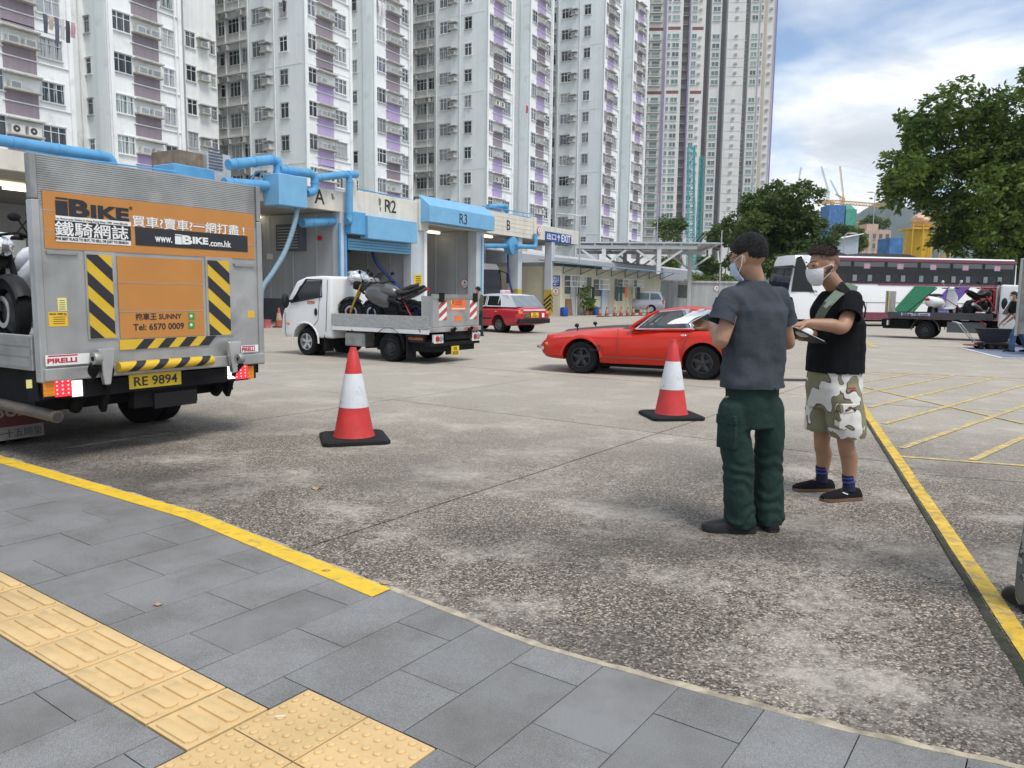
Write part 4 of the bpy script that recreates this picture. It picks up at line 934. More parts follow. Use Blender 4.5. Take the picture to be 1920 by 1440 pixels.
def scooter(name, label, M4, paint, group='motorcycles strapped on trucks'):
    t = thing(name, label, 'scooter', (0, 0, 0), 0, group); t.matrix_basis = M4; r = .24
    wheel(t, (.62, 0, r), r, .11, 'six', RIMS, .55); wheel(t, (-.58, 0, r), r, .12, 'six', RIMS, .55)
    b = MB(); rings = []
    for x, z, w, h in ((-.92, .62, .08, .10), (-.8, .56, .20, .19), (-.55, .52, .25, .22), (-.25, .52, .20, .18), (-.08, .46, .14, .10)): rings.append([(x, w*math.cos(a), z+h*math.sin(a)) for a in [k*math.pi/6 for k in range(12)]])
    b.loft(rings); b.obj('rear_body', paint, t, smooth=60)
    MB().box((-.2, -.18, .26), (.42, .18, .33)).obj('footboard', paint, t, bevel=.02)
    b = MB(); rings = []
    for z, x, w in ((.3, .40, .20), (.5, .46, .24), (.75, .46, .22), (.95, .40, .12)): rings.append([(x+.06*math.sin(a)*-1+.05, w*math.cos(a), z) if False else (x+.05*math.sin(a), w*math.cos(a), z) for a in [k*math.pi/6 for k in range(12)]])
    b.loft(rings); b.obj('leg_shield', paint, t, smooth=60)
    MB().ell((-.45, 0, .78), (.36, .14, .06), 14, 8).obj('seat', PLAS, t, smooth=60)
    MB().tube([(.62, 0, r), (.5, 0, .6), (.40, 0, 1.0)], .03, 8).obj('steering_column', RIMS, t, smooth=50); MB().ell((.40, 0, 1.02), (.10, .13, .08), 12, 8).obj('handlebar_housing', paint, t, smooth=60)
    h = MB().tube([(.32, .34, 1.04), (.38, 0, 1.04), (.32, -.34, 1.04)], .016, 8).obj('handlebar', CHAS, t)
    for s in (-1, 1): MB().cyl((.36, s*.24, 1.05), (.38, s*.34, 1.25), .007, n=6).obj('mirror_stalk', CHROME, h); MB().ell((.37, s*.36, 1.28), (.02, .06, .06), 10, 6).obj('mirror', CHROME, h, smooth=60)
    MB().ell((.58, 0, .53), (.20, .09, .06), 12, 6).obj('front_mudguard', paint, t, smooth=60)
    MB().cbox((-.925, 0, .62), (.05, .18, .08)).obj('tail_lamp', RLAMP, t, bevel=.01); return t
# ---------------------------------------------------------------- big silver tail-lift truck
BT = Fr((-3.255, 7.14), 147.9)
bt = BT.thing('tail_lift_truck', 'silver flatbed truck with orange advert on its raised tail lift, RE 9894', 'truck')
XP = -.06
def BP(px, py, x=XP): return BT.X(px, py, x)
OR_ = M('advert_orange', (.50, .215, .05), .5, var=.06, vs=3, dirt=((.45, .17, .04), 5, .6, .8, .4)); INK = M('advert_black', (.02, .021, .026), .5)
zbot, ztop = .83, 2.53; hw_ = 1.12
# platform: extruded planks with a rim
plat = MB().box((-.055, -hw_+.04, zbot), (0, hw_-.04, ztop-.42)).obj('tail_lift_platform', ALU, bt)
for k in range(24):
    z = ztop-.42+k*.0175; MB().box((-.052, -hw_+.06, z+.0006), (-.0, hw_-.06, z+.0169)).obj('platform_rib', ALU, plat, bevel=.003)
for y in (-hw_, hw_-.06): MB().box((-.075, y, zbot-.12), (.02, y+.06, ztop-.36)).obj('platform_edge', ALU, plat, bevel=.008); MB().box((-.07, y+.005, ztop-.355), (.015, y+.055, ztop)).obj('platform_edge', ALUD, plat, bevel=.006)
a, b = BP(84, 360), BP(478, 400); c_, d_ = BP(84, 466), BP(478, 486)
yL, yR = hw_-.09, -hw_+.09; zo1, zo0 = (a.z+b.z)/2, (c_.z+d_.z)/2
MB().box((-.062, yR, zo0), (-.0555, yL, zo1)).obj('advert_panel', OR_, plat)
for zf in (.31, .66): MB().box((-.0635, yR, zo0+(zo1-zo0)*zf), (-.0622, yL, zo0+(zo1-zo0)*zf+.006)).obj('panel_seam', ALU, plat)
def on(px, py): p = BP(px, py, -.066); return p
W_ = WHITE
def btx(s, mat, px, py, wpx=None, hpx=None, bold=.0, x=-.066):
    """text whose centre, width and height are given in photo pixels"""
    c = BP(px, py, x); w = abs(BP(px-wpx/2, py, x).y-BP(px+wpx/2, py, x).y) if wpx else None; h = abs(BP(px, py-hpx/2, x).z-BP(px, py+hpx/2, x).z) if hpx else None
    return text(s, mat, bt, (x, c.y, c.z), TEXT_B, w, h, bold)
# big logo: i, B and IKE as heavy letters
def rect_px(px0, px1, py0, py1, mat, name, x=-.064, th=.002, par=None):
    a = BP(px0, (py0+py1)/2, x); b = BP(px1, (py0+py1)/2, x); c = BP((px0+px1)/2, py0, x).z; d = BP((px0+px1)/2, py1, x).z
    return MB().box((x-th, b.y, d), (x, a.y, c)).obj(name, mat, par or bt)
rect_px(104, 127, 376.5, 404, INK, 'logo_stem'); rect_px(104, 127, 370.5, 373.5, INK, 'logo_bar')
btx('B', INK, 149, 391, 39, 33, .045); btx('IKE', INK, 207, 400, 71, 25, .045); btx('®', INK, 245.5, 390, 6, 6)
rect_px(104, 245, 410, 418.5, W_, 'strapline_panel'); rect_px(104, 245, 418.6, 447, INK, 'masthead_panel'); rect_px(105, 245, 447.1, 456.5, W_, 'slogan_panel')
btx('1st Motorcycle Online In Hong Kong Since 1998  www.iBike.hk', INK, 175, 415.5, 134, 5, .0, -.0675)
btx('鐵騎網誌', W_, 174.5, 433, 137, 27, .012, -.0675); btx('THE BEST PLACE TO BUY, TO SELL OR JUST TO SEARCH', INK, 175, 452, 136, 6.5, .03, -.0675)
btx('買車?賣車?一網打盡 !', W_, 360, 424, 208, 20, .012)
rect_px(254, 464, 434, 466, INK, 'web_panel'); 
btx('www.', W_, 307, 449.5, 32, 10, .02, -.068); rect_px(328, 340.5, 443, 458, W_, 'logo_stem', -.067); rect_px(328, 340.5, 439.5, 441.5, W_, 'logo_bar', -.067); btx('B', W_, 351, 450, 19, 17, .045, -.068); btx('IKE', W_, 376, 451.5, 29, 13, .045, -.068); btx('.com.hk', W_, 413, 457, 41, 12, .02, -.068)
# lower panels
rect_px(222, 381, 484, 632, OR_, 'advert_panel', -.058, .004)
for py in (531, 583): rect_px(222, 381, py, py+1.2, ALU, 'panel_seam', -.063, .001)
btx('拖車王 SUNNY', INK, 298.5, 593, 86, 13, .012, -.0645); btx('Tel: 6570 0009', INK, 299, 612, 95, 12, .012, -.0645)
GRN = M('badge_green', (.05, .30, .06), .5)
for py in (592.5, 609):
    rect_px(353, 364.5, py-6, py+6, GRN, 'app_badge', -.063, .003); c = BP(358.7, py, -.068); MB().lathe([(.014, 0), (.014, .001)], 14, (0, 0, 0), 'X').obj('badge_dot', W_, bt, loc=(-.0675, c.y, c.z))
for (p0, p1, q0, q1) in ((166, 213, 478, 634), (391, 431, 489, 628)):
    r_ = rect_px(p0-5, p1+5, q0-6, q1+2, ALU, 'stripe_frame', -.0555, .010)
    a = BP(p0, 560, -.068); b = BP(p1, 560, -.068); z1_ = BP((p0+p1)/2, q0, -.068).z; z0_ = BP((p0+p1)/2, q1, -.068).z
    MB().box((-.070, b.y, z0_), (-.066, a.y, z1_)).obj('stripe_board', HAZY, bt); stripes_on(bt, a.y, b.y, z0_, z1_, -.0705, -1, INK, 4, .20, lean=-1)
a = BP(224, 640, -.06); b = BP(385, 640, -.06); z1_, z0_ = BP(300, 634, -.06).z, BP(300, 652, -.06).z
MB().box((-.066, b.y, z0_), (-.056, a.y, z1_)).obj('stripe_board', HAZY, bt)
nn = 4; L_ = a.y-b.y
for k in range(nn):
    y0 = a.y-L_*(.16+.25*k); panel([(-.0665, y0, z0_), (-.0665, y0-.11, z0_), (-.0665, y0-.20, z1_), (-.0665, y0-.09, z1_)], .002, (-1, 0, 0)).obj('hazard_stripe', INK, bt)
for p0, p1, py in ((86, 145, 472), (438, 476, 495)): rect_px(p0, p1, py, py+5, ALUD, 'hinge_bar', -.056, .02)
YLBL = M('label_yellow', (.75, .47, .03), .5); YLB2 = M('label_pale', (.72, .68, .25), .5)
rect_px(91, 127, 585, 612, YLBL, 'load_label', -.0555, .002); btx('MAX 1500 kg', INK, 109, 589, 32, 4.2, .02, -.0585); rect_px(108, 125, 558.5, 583, YLB2, 'paper_label', -.0555, .002); rect_px(464, 477, 583, 596, YLBL, 'load_label', -.0555, .002)
for py in (594, 598, 602, 606): rect_px(100, 122, py, py+1, INK, 'label_line', -.058, .0005)
for py in range(563, 582, 4): rect_px(111, 122, py, py+1, INK, 'label_line', -.058, .0005)
# bottom silver bar, hinge brackets, rollers, striped tube
MB().box((-.10, -hw_+.02, zbot-.11), (.0, hw_-.02, zbot-.002)).obj('platform_sill', ALU, plat, bevel=.01)
REDL = M('tyre_ad_red', (.48, .03, .06), .5)
rect_px(85, 168, 664, 684, W_, 'tyre_ad', -.103, .002); btx('PIRELLI', REDL, 117, 675.5, 56, 9, .04, -.1065); rect_px(90, 146, 665.5, 668, REDL, 'tyre_ad_bar', -.1052, .001)
rect_px(452, 484, 647, 660, W_, 'tyre_ad', -.103, .002); btx('PIRELLI', REDL, 466, 655, 24, 7, .04, -.1065); rect_px(454, 478, 648.5, 650.5, REDL, 'tyre_ad_bar', -.1052, .001)
p0 = BP(222, 687, -.14); p1 = BP(398, 677, -.14); zt_ = (p0.z+p1.z)/2; tubeY = (p0.y, p1.y)
MB().cyl((-.14, p0.y, zt_), (-.14, p1.y, zt_), .045, n=16).obj('hazard_tube', HAZY, bt, smooth=50)
for k in range(4):
    y0 = p0.y+(p1.y-p0.y)*(.12+.235*k); rg = []
    for f_ in (0, .5, 1): rg.append([(-.14+.0462*math.cos(a), y0-.05*math.sin(a)-.09*f_, zt_+.0462*math.sin(a)) for a in [q*math.pi/8 for q in range(16)]])
    MB().loft(rg, True, False).obj('hazard_stripe', INK, bt, smooth=50)
for px, px2 in ((205, 178), (428, 447)):
    c = BP(px-12 if px < 300 else px+5, 655, -.1); MB().prism([(c.y-.02, zbot-.17), (c.y+.03, zbot-.17), (c.y+.075, zbot+.14), (c.y-.075, zbot+.14)], -.17, -.11, 'YZ').obj('hinge_bracket', M('bright_steel', (.6, .6, .6), .35, metal=.8), bt, bevel=.008)
    r_ = BP(px2, 672, -.15); MB().lathe([(.05, -.03), (.055, -.02), (.055, .02), (.05, .03)], 16, (-.17, r_.y, r_.z), 'Y').obj('roller', ALUD, bt, smooth=40); MB().lathe([(.02, -.035), (.02, .035)], 10, (-.17, r_.y, r_.z), 'Y').obj('roller_hub', CHAS, bt)
    MB().bar((-.13, c.y-.04, zbot-.02), (.1, c.y-.08, zbot-.42), .05, .09).obj('lift_arm', CHAS, bt, bevel=.01); MB().tube([(-.16, r_.y, r_.z-.05), (.3, r_.y-.05, .42)], [.045, .055], 12).obj('hydraulic_ram', CHAS, bt, smooth=50)
# plate and lamps
c = BP(292, 712, -.05); pl = MB().box((-.056, c.y-.26, c.z-.065), (-.05, c.y+.26, c.z+.065)).obj('number_plate', YPLATE, bt, bevel=.004); text('RE 9894', BLACK, pl, (-.058, c.y, c.z), TEXT_B, w=.43, h=.085, bold=.012)
MB().box((-.045, -.95, .56), (.05, .95, .70)).obj('bumper_beam', CHAS, bt); MB().box((0, -.35, .40), (.1, .30, .56)).obj('bumper_lower', CHAS, bt); MB().box((-.03, -.32, .38), (0.0, .12, .52)).obj('step_plate', PLAS, bt)
for px, order in ((0, 1), (1, -1)):
    secs = ((80, 102, OLAMP), (102, 134, LEDR), (134, 154, LEDW)) if px == 0 else ((426, 440, LEDW), (440, 464, LEDR), (464, 475, OLAMP))
    py = (728 if px == 0 else 698); hh = 15 if px == 0 else 12
    rect_px(secs[0][0]-1, secs[-1][1]+1, py-hh-1, py+hh+1, PLAS, 'lamp_housing', -.02, .03)
    for p0_, p1_, m_ in secs:
        o = rect_px(p0_+.6, p1_-.6, py-hh, py+hh, m_, 'tail_lamp', -.051, .012)
        a = BP(p0_, py, -.066); b = BP(p1_, py, -.066); z1_, z0_ = BP(p0_, py-hh, -.066).z, BP(p0_, py+hh, -.066).z
        for i in range(3):
            for j in range(4): MB().ell((-.0635, a.y+(b.y-a.y)*(i+.5)/3, z0_+(z1_-z0_)*(j+.5)/4), (.004, .008, .008), 8, 4).obj('lamp_lens', {'lit_red_lamp': LEDR2, 'lit_white_lamp': LEDW2}.get(m_.name, OLAMP), o)
MB().box((-.015, .55, .62), (.15, 1.08, .80)).obj('lamp_bracket', CHAS, bt); MB().box((-.015, -1.08, .62), (.15, -.7, .80)).obj('lamp_bracket', CHAS, bt)
# chassis, bed, wheels, exhaust, mudflap
MB().box((.02, -1.08, .84), (4.4, 1.08, .93)).obj('bed_floor', ALUD, bt)
for s in (-1, 1):
    MB().box((.06, s*1.10-.02, .80), (4.4, s*1.10+.02, 1.09)).obj('bed_side', ALUD, bt, bevel=.006)
    for k in range(3): MB().box((.08, s*1.10+s*.021, .83+k*.085), (4.38, s*1.10+s*.026, .90+k*.085)).obj('side_plank', ALUD, bt)
    MB().box((.1, s*.38-.04, .56), (6.2, s*.38+.04, .78)).obj('chassis_rail', CHAS, bt)
    wheel(bt, (1.42, s*.86, .36), .36, .2, 'steel', RIMD, .55, s); wheel(bt, (1.42, s*.64, .36), .36, .2, 'steel', RIMD, .55, s); wheel(bt, (4.95, s*.80, .36), .36, .2, 'steel', RIMD, .55, s)
MB().cyl((1.42, -.8, .36), (1.42, .8, .36), .07, n=10).obj('axle', CHAS, bt); MB().box((.3, -1.0, .42), (2.4, 1.0, .78)).obj('underbody', CHAS, bt); MB().box((2.2, -.7, .35), (4.3, .7, .78)).obj('fuel_tank', CHAS, bt)  # underbody block added to keep the space beneath the bed dark
e0 = BP(108, 782, -.02); MB().tube([(1.2, e0.y+.05, e0.z+.05), (.35, e0.y+.02, e0.z+.02), (-.02, e0.y, e0.z)], .05, 14).obj('exhaust_pipe', M('rusty_steel', (.17, .145, .12), .6, metal=.5, var=.3, vs=8), bt, smooth=50); MB().lathe([(.037, -.03), (.037, -.028)], 14, (0, e0.y, e0.z), 'X').obj('mouth_shade_disc', DARK, bt)  # dark disc on the pipe end paints the shade inside it
fl = MB().box((.56, .60, .10), (.575, 1.08, .52)).xf(Matrix.Translation((.40, 0, 0))).obj('mudflap', M('mudflap_red', (.07, .012, .015), .7), bt); MB().box((.956, .62, .10), (.959, 1.06, .22)).obj('mudflap_panel', M('mudflap_white', (.16, .155, .15), .7), fl); text('ISUZU', M('mudflap_text', (.22, .20, .20), .7), fl, (.954, .84, .37), TEXT_B, w=.44, h=.12, bold=.03); text('一十五師皇', BLACK, fl, (.954, .84, .16), TEXT_B, w=.4)
MB().box((.04, 1.0, .55), (.2, 1.1, .79)).obj('light_bracket', CHAS, bt); rect_px(49, 60, 712, 728, YLB2, 'paper_label', .02, .002)
# cab (mostly out of the photograph to the left)
cab = MB().loft([[(x, y, z) for x, z in ((4.6, .5), (6.15, .5), (6.3, 1.1), (5.95, 2.15), (4.6, 2.2))] for y in (-.98, .98)]).obj('cab', M('cab_white', (.72, .72, .71), .35, coat=.4, var=.03), bt, bevel=.08, bseg=3, smooth=40)
MB().loft([[(6.30, -.8, 1.2), (6.30, .8, 1.2), (6.03, .75, 2.0), (6.03, -.75, 2.0)], [(6.34, -.8, 1.2), (6.34, .8, 1.2), (6.07, .75, 2.0), (6.07, -.75, 2.0)]]).obj('windscreen', GLD, bt)
for s in (-1, 1): MB().prism([(5.0, 1.25), (6.05, 1.25), (5.85, 2.0), (5.0, 2.0)], s*.975, s*.99, 'XZ').obj('side_window', GLD, bt)
MB().box((4.42, -1.0, .9), (4.48, 1.0, 2.1)).obj('headboard', ALUD, bt)
# bikes on the big truck
def on_truck(fr, x, y, z, deg, lean=0): return fr.m @ Matrix.Translation((x, y, z)) @ Matrix.Rotation(R(deg), 4, 'Z') @ Matrix.Rotation(R(lean), 4, 'X')
MATB = M('bike_matt_black', (.011, .012, .014), .45, var=.08, spec=.35); BWHT = M('bike_white', (.70, .70, .70), .3, coat=.5, var=.03)
motorcycle('motorcycle', 'matt black motorcycle behind the tail lift of the silver truck', on_truck(BT, BT.Y(34, 606, .62).x+.72, .62, .935, 176), MATB, 'naked')
motorcycle('motorcycle', 'white faired motorcycle standing farther in on the silver truck', on_truck(BT, 2.5, -.1, .935, 185), BWHT, 'sport')
sp_ = [BT.m @ Vector(p) for p in ((.1, 1.06, 1.1), (.6, .74, 1.55), (1.25, .5, 1.9))]; b0 = sp_[0]
tag(MB().tube([p-b0 for p in sp_], .018, 6).obj('tie_down_strap', STRO, None, loc=b0), 'orange tie-down strap over the black motorcycle at the left edge', 'strap')
# ---------------------------------------------------------------- small white flatbed with two motorcycles
KT = Fr((-2.18, 16.96), 147)
VWH = M('van_white', (.74, .74, .735), .32, coat=.5, var=.03, dirt=((.55, .53, .49), 4, .62, .85, .4)); VGR = M('panel_gap', (.08, .08, .08), .8)
def flat_truck_cab(par, prof, w, win, body=VWH, seg=3):
    c = MB().loft([[(x, y, z) for x, z in prof] for y in (-w, w)]).obj('cab', body, par, bevel=.07, bseg=seg, smooth=40)
    for s in (-1, 1): MB().prism(win, s*(w-.004), s*(w+.010), 'XZ').obj('side_window', GLD, par, bevel=.004)
    return c
kt = KT.thing('flatbed_truck', 'small white flatbed truck carrying two motorcycles in front of bay R2', 'truck')
wy = .80
def KS(px, py): p = KT.Y(px, py, wy); return (p.x, p.z)
xr_, xf_ = 0.0, KT.Y(577, 646, .74).x
prof = [KS(605, 626), KS(527, 640), KS(526, 628), KS(530, 594), KS(534, 570), KS(555, 527), KS(572, 519), KS(600, 517), KS(618, 518)]
prof = [(prof[-1][0]-.05, .42), (KS(529, 640)[0]-.04, .40), (KS(526, 628)[0], .52), (KS(528, 600)[0], .90), prof[4], prof[5], prof[6], prof[7], (prof[-1][0]-.05, prof[-1][1])]
win = [KS(548, 568), KS(601, 556), KS(602, 527), KS(575, 527), KS(562, 537)]
cab = flat_truck_cab(kt, prof, wy, win)
cutr = []
for s in (-1, 1): cutr.append(MB().cyl((xf_, s*.45, .33), (xf_, s*1.0, .33), .42, n=28).obj('c', VWH, kt))
bpy.context.view_layer.update(); cut(cab, cutr)
for s in (-1, 1):
    wheel(kt, (xf_, s*.70, .315), .315, .18, 'five', RIMS, .60, s); wheel(kt, (0, s*.70, .31), .31, .18, 'steel', RIMD, .58, s); wheel(kt, (0, s*.50, .31), .31, .16, 'steel', RIMD, .58, s)
    MB().tube([(xf_+.43*math.cos(a), s*(wy+.004), .33+.43*math.sin(a)) for a in [R(-5+k*19) for k in range(11)]], .02, 6).obj('arch_lip', VWH, kt, smooth=50)
    MB().lathe([(.40, -.0), (.40, .1)], 24, (xf_, s*.48, .33), 'Y').obj('arch_lining', CHAS, kt)
fx = prof[4][0]
# windscreen and face
MB().loft([[(prof[4][0]+.015, y*.70, prof[4][1]+.05), (prof[5][0]+.03, y*.66, prof[5][1]-.06), (prof[5][0]+.0, y*.66, prof[5][1]-.06), (prof[4][0]-.02, y*.70, prof[4][1]+.05)] for y in (-1, 1)]).obj('windscreen', GLD, kt)
# door seams, handle, lamp, mirror, badge
def KP(px, py, y=wy+.006): p = KT.Y(px, py, y); return (p.x, y, p.z)
strip([KP(601, 530), KP(598, 570), KP(596, 600), KP(585, 615)], .006, 4).obj('door_seam', VGR, kt); strip([KP(534, 585), KP(535, 620), KP(537, 632)], .006, 4).obj('door_seam', VGR, kt); strip([KP(614, 525), KP(613, 560), KP(611, 622)], .008, 4).obj('door_seam', VGR, kt)
c = KP(592, 585); MB().ell(c, (.05, .02, .09), 12, 6).obj('door_handle', PLAS, kt, smooth=60); c = KP(540, 606); MB().ell(c, (.06, .015, .035), 12, 6).obj('side_lamp', OLAMP, kt, smooth=60)
c = KP(535, 564, wy+.16); MB().ell((c[0], c[1], c[2]), (.07, .10, .17), 12, 8).obj('mirror', PLAS, kt, smooth=60); MB().cyl((c[0]-.05, wy, c[2]), c, .03).obj('mirror_arm', PLAS, kt); strip([KP(546, 567, wy+.012), KP(603, 556, wy+.012), KP(603, 525, wy+.012), KP(574, 524, wy+.012), KP(546, 567, wy+.012)], .018, 6).obj('window_trim', PLAS, kt)
text('K2900', M('badge_red', (.55, .12, .05), .5), kt, (KP(583, 567)[0], wy+.008, KP(583, 567)[2]), TEXT_S, w=.24, bold=.03)
xb = KP(611, 560)[0]-.06
for y in (-.70, -.35, .35, .70): MB().tube([(xb-.05, y, .75), (xb-.05, y, 1.65), (xb-.05, y*.9, 1.75)], .022, 8).obj('guard_upright', VWH, kt, smooth=40)
for z in (1.1, 1.35, 1.75): MB().cyl((xb-.05, -.66, z), (xb-.05, .66, z), .018, n=8).obj('guard_rail', VWH, kt)
MB().box((xb-.005, -.55, 1.2), (xb+.02, .55, 1.7)).obj('rear_window', GLD, kt)
# bed
xe = KT.Y(806, 625, wy).x; zb0 = .66
CHK = M('checker_plate', (.42, .42, .41), .45, metal=.5, var=.25, vs=38, bump=.6, bs=40)
MB().box((xe, -wy, zb0), (xb-.12, wy, zb0+.07)).obj('bed_floor', VWH, kt); MB().box((xe, -.36, .45), (xb+.9, -.28, .62)).obj('chassis_rail', CHAS, kt); MB().box((xe, .28, .45), (xb+.9, .36, .62)).obj('chassis_rail', CHAS, kt)
for s in (-1, 1): MB().box((xe+.02, s*(wy+.012)-.012, zb0+.06), (xb-.12, s*(wy+.012)+.012, zb0+.33)).obj('bed_side', CHK, kt, bevel=.005); MB().box((xe+.02, s*(wy+.006)-.012, zb0-.04), (xb-.12, s*(wy+.006)+.012, zb0+.055)).obj('side_rail', VWH, kt, bevel=.005)
for s in (-1, 1):
    MB().tube([(.44*math.cos(a), s*.66, .31+.44*math.sin(a)) for a in [R(-10+k*20) for k in range(11)]], .03, 6).obj('mudguard', PLAS, kt, smooth=50); m = MB(); m.loft([[(.42*math.cos(a), s*.48, .31+.42*math.sin(a)), (.42*math.cos(a), s*.84, .31+.42*math.sin(a))] for a in [R(-5+k*19) for k in range(11)]], False, False); m.obj('mudguard', PLAS, kt, smooth=50)
    MB().box((-.50, s*.66-.15, .10), (-.485, s*.66+.15, .55)).obj('mudflap', PLAS, kt)
    MB().box((xf_-.62, s*.66-.14, .12), (xf_-.605, s*.66+.14, .50)).obj('mudflap', PLAS, kt)
MB().box((.75, .42, .28), (1.35, .76, .58)).obj('battery_box', ALUD, kt, bevel=.02); MB().box((.5, -.75, .25), (1.4, -.3, .6)).obj('fuel_tank', CHAS, kt); text('HOLLANDIA', M('flap_orange', (.6, .16, .06), .6), kt, (-.7, wy-.02, .52), TEXT_S, w=.42, bold=.02); MB().box((-.95, wy-.1, .44), (-.45, wy-.03, .60)).obj('side_plate', PLAS, kt)
MB().box((-1.1, -.75, .25), (-.2, .7, .5)).obj('underbody', CHAS, kt)
# tail lift at the rear
XR = xe-.03
def KB(px, py): return KT.X(px, py, XR-.06)
z1_ = KB(860, 552).z; z0_ = KB(860, 612).z; yl_, yr_ = .80, -.80
tp = MB().box((XR-.06, yr_, z0_), (XR, yl_, z1_)).obj('tail_lift_platform', ALU, kt, bevel=.01); MB().box((XR-.10, yr_-.02, z0_-.10), (XR+.02, yl_+.02, z0_-.004)).obj('platform_sill', ALU, kt, bevel=.01); MB().box((XR-.075, yr_, z1_-.09), (XR-.061, yl_, z1_)).obj('platform_rim', ALUD, kt)
MB().box((XR-.01, yl_-.02, z0_+.0), (XR+.25, yl_+.005, z1_-.04)).obj('platform_cheek', ALU, kt)
for y in (.55, -.62): MB().box((XR-.09, y-.08, z1_-.16), (XR-.07, y+.08, z1_+.03)).obj('rim_hinge', CHAS, kt)
RW = M('reflective_red', (.45, .07, .06), .5, var=.1)
for y0, y1 in ((.62, .36), (-.45, -.70)):
    MB().box((XR-.063, y1, z0_+.14), (XR-.0605, y0, z1_-.12)).obj('stripe_board', WHITE, kt); stripes_on(kt, y0, y1, z0_+.14, z1_-.12, XR-.0635, -1, RW, 3, .16, lean=1)
OST = M('sticker_orange', (.72, .18, .05), .5)
s = MB().box((XR-.064, -.30, z1_-.34), (XR-.0605, .24, z1_-.10)).obj('sticker', OST, kt); 
for k in range(3): MB().box((XR-.066, -.15, z1_-.15-k*.035), (XR-.0645, .10, z1_-.135-k*.035)).obj('printed_mark', REDP, s)
for k in range(13): MB().box((XR-.066, -.27+k*.037, z1_-.315), (XR-.0645, -.245+k*.037, z1_-.285)).obj('printed_mark', WHITE, s)
MB().box((XR-.066, .14, z1_-.2), (XR-.0645, .18, z1_-.12)).obj('flag_bar', BLACK, s); MB().box((XR-.066, .18, z1_-.2), (XR-.0645, .22, z1_-.12)).obj('flag_bar', M('flag_yellow', (.7, .5, .05), .5), s)
MB().box((XR-.064, -.16, z0_+.11), (XR-.0605, .1, z0_+.23)).obj('sticker', OST, kt); text('HOLLANDIA', M('ink_red', (.5, .05, .05), .6), kt, (XR-.103, -.45, z0_-.055), TEXT_B, w=.5, bold=.02)
MB().box((XR-.04, -.85, .38), (XR+.1, .85, .46)).obj('rear_beam', CHAS, kt)
for y in (.62, -.70):
    MB().box((XR-.05, y-.16, .44), (XR, y+.14, .62)).obj('lamp_panel', VWH, kt)
    for dy, m_ in ((.04, RLAMP), (-.08, ALUD)): MB().lathe([(.06, -.065), (.055, -.05)], 14, (XR, y+dy, .53), 'X').obj('tail_lamp', m_, kt)
for y in (.25, -.35): MB().bar((XR-.12, y, z0_-.05), (XR+.25, y, .28), .05, .06).obj('lift_arm', CHAS, kt); MB().tube([(XR-.15, y-.08, z0_-.02), (XR+.2, y-.06, .33)], .035, 8).obj('hydraulic_ram', CHAS, kt)
MB().box((XR-.05, -.55, .5), (XR+.15, .4, .66)).obj('lift_block', CHAS, kt)
c = KB(846, 657); pl = MB().box((XR-.17, c.y-.13, c.z-.10), (XR-.16, c.y+.13, c.z+.10)).obj('number_plate', YPLATE, kt); text('VX', BLACK, pl, (XR-.173, c.y, c.z+.045), TEXT_B, w=.12, h=.07, bold=.02); text('5025', BLACK, pl, (XR-.173, c.y, c.z-.045), TEXT_B, w=.2, h=.07, bold=.02)
GUN = M('bike_gunmetal', (.10, .10, .10), .38, metal=.3, var=.05, coat=.4); GOLD = M('fork_gold', (.45, .30, .06), .35, metal=.7); BLUW = M('rim_blue', (.01, .015, .06), .4)
zbk = zb0+.075
def at_bed(px, y): return KT.Y(px, 600, y).x
motorcycle('motorcycle', 'black naked motorcycle with gold forks on the small white truck', on_truck(KT, xb-.40-.57, .10, zbk, 28, -5) @ Matrix.Scale(.95, 4), MATB, 'naked', fork=GOLD)
motorcycle('motorcycle', 'grey sport tourer motorcycle with tall windscreen on the small white truck', on_truck(KT, at_bed(697, .50)-.66, .44, zbk, 0, -3) @ Matrix.Scale(.90, 4), GUN, 'sport', wmat=BLUW)
FOIL = M('silver_cover', (.6, .61, .64), .25, metal=.8, var=.3, vs=12)
def crumple(c, r, seed, mat, name, amp=.35):
    m = MB().ell((0, 0, 0), r, 20, 14); v = []
    for p in m.v:
        q = Vector(p); n_ = noise.noise(q*5+Vector((seed, 0, 0)))*amp+noise.noise(q*13+Vector((0, seed, 0)))*amp*.5; v.append(tuple(q*(1+n_)))
    m.v = v; return m.obj(name, mat, None, smooth=30, loc=c)
c = Vector((xb-.45, .30, 1.78)); tag(crumple(KT.m @ c, (.28, .22, .17), 3, FOIL, 'silver_cover'), 'crumpled silver cover draped on the bike behind the white cab', 'cover')
for k, (a, b) in enumerate((((745, 540), (788, 622)), ((655, 560), (660, 620)))):
    p, q = KT.m @ KT.Y(*a, .35), KT.m @ KT.Y(*b, wy+.03); tag(MB().tube([p-q, (p-q)*.5+Vector((0, 0, -.04)), Vector((0, 0, 0))], .014, 5).obj('tie_down_strap', STRAP, None, loc=q), ('long red strap slanting down over the truck side rail', 'short red strap hanging by the gold forks')[k], 'strap')
# ---------------------------------------------------------------- orange-red coupe
ZF = Fr((3.37+.27, 13.57+.66), 157.9); zc_ = ZF.thing('sports_coupe', 'orange red classic sports coupe with black bonnet and black wheels', 'car')
ZR = M('coupe_orange_red', (.53, .020, .007), .36, coat=.4, var=.03, vs=3, spec=.25); ZB = M('bonnet_black', (.02, .02, .022), .45); TRIMW = M('window_chrome', (.62, .62, .63), .25, metal=.7)
WBz = 2.23
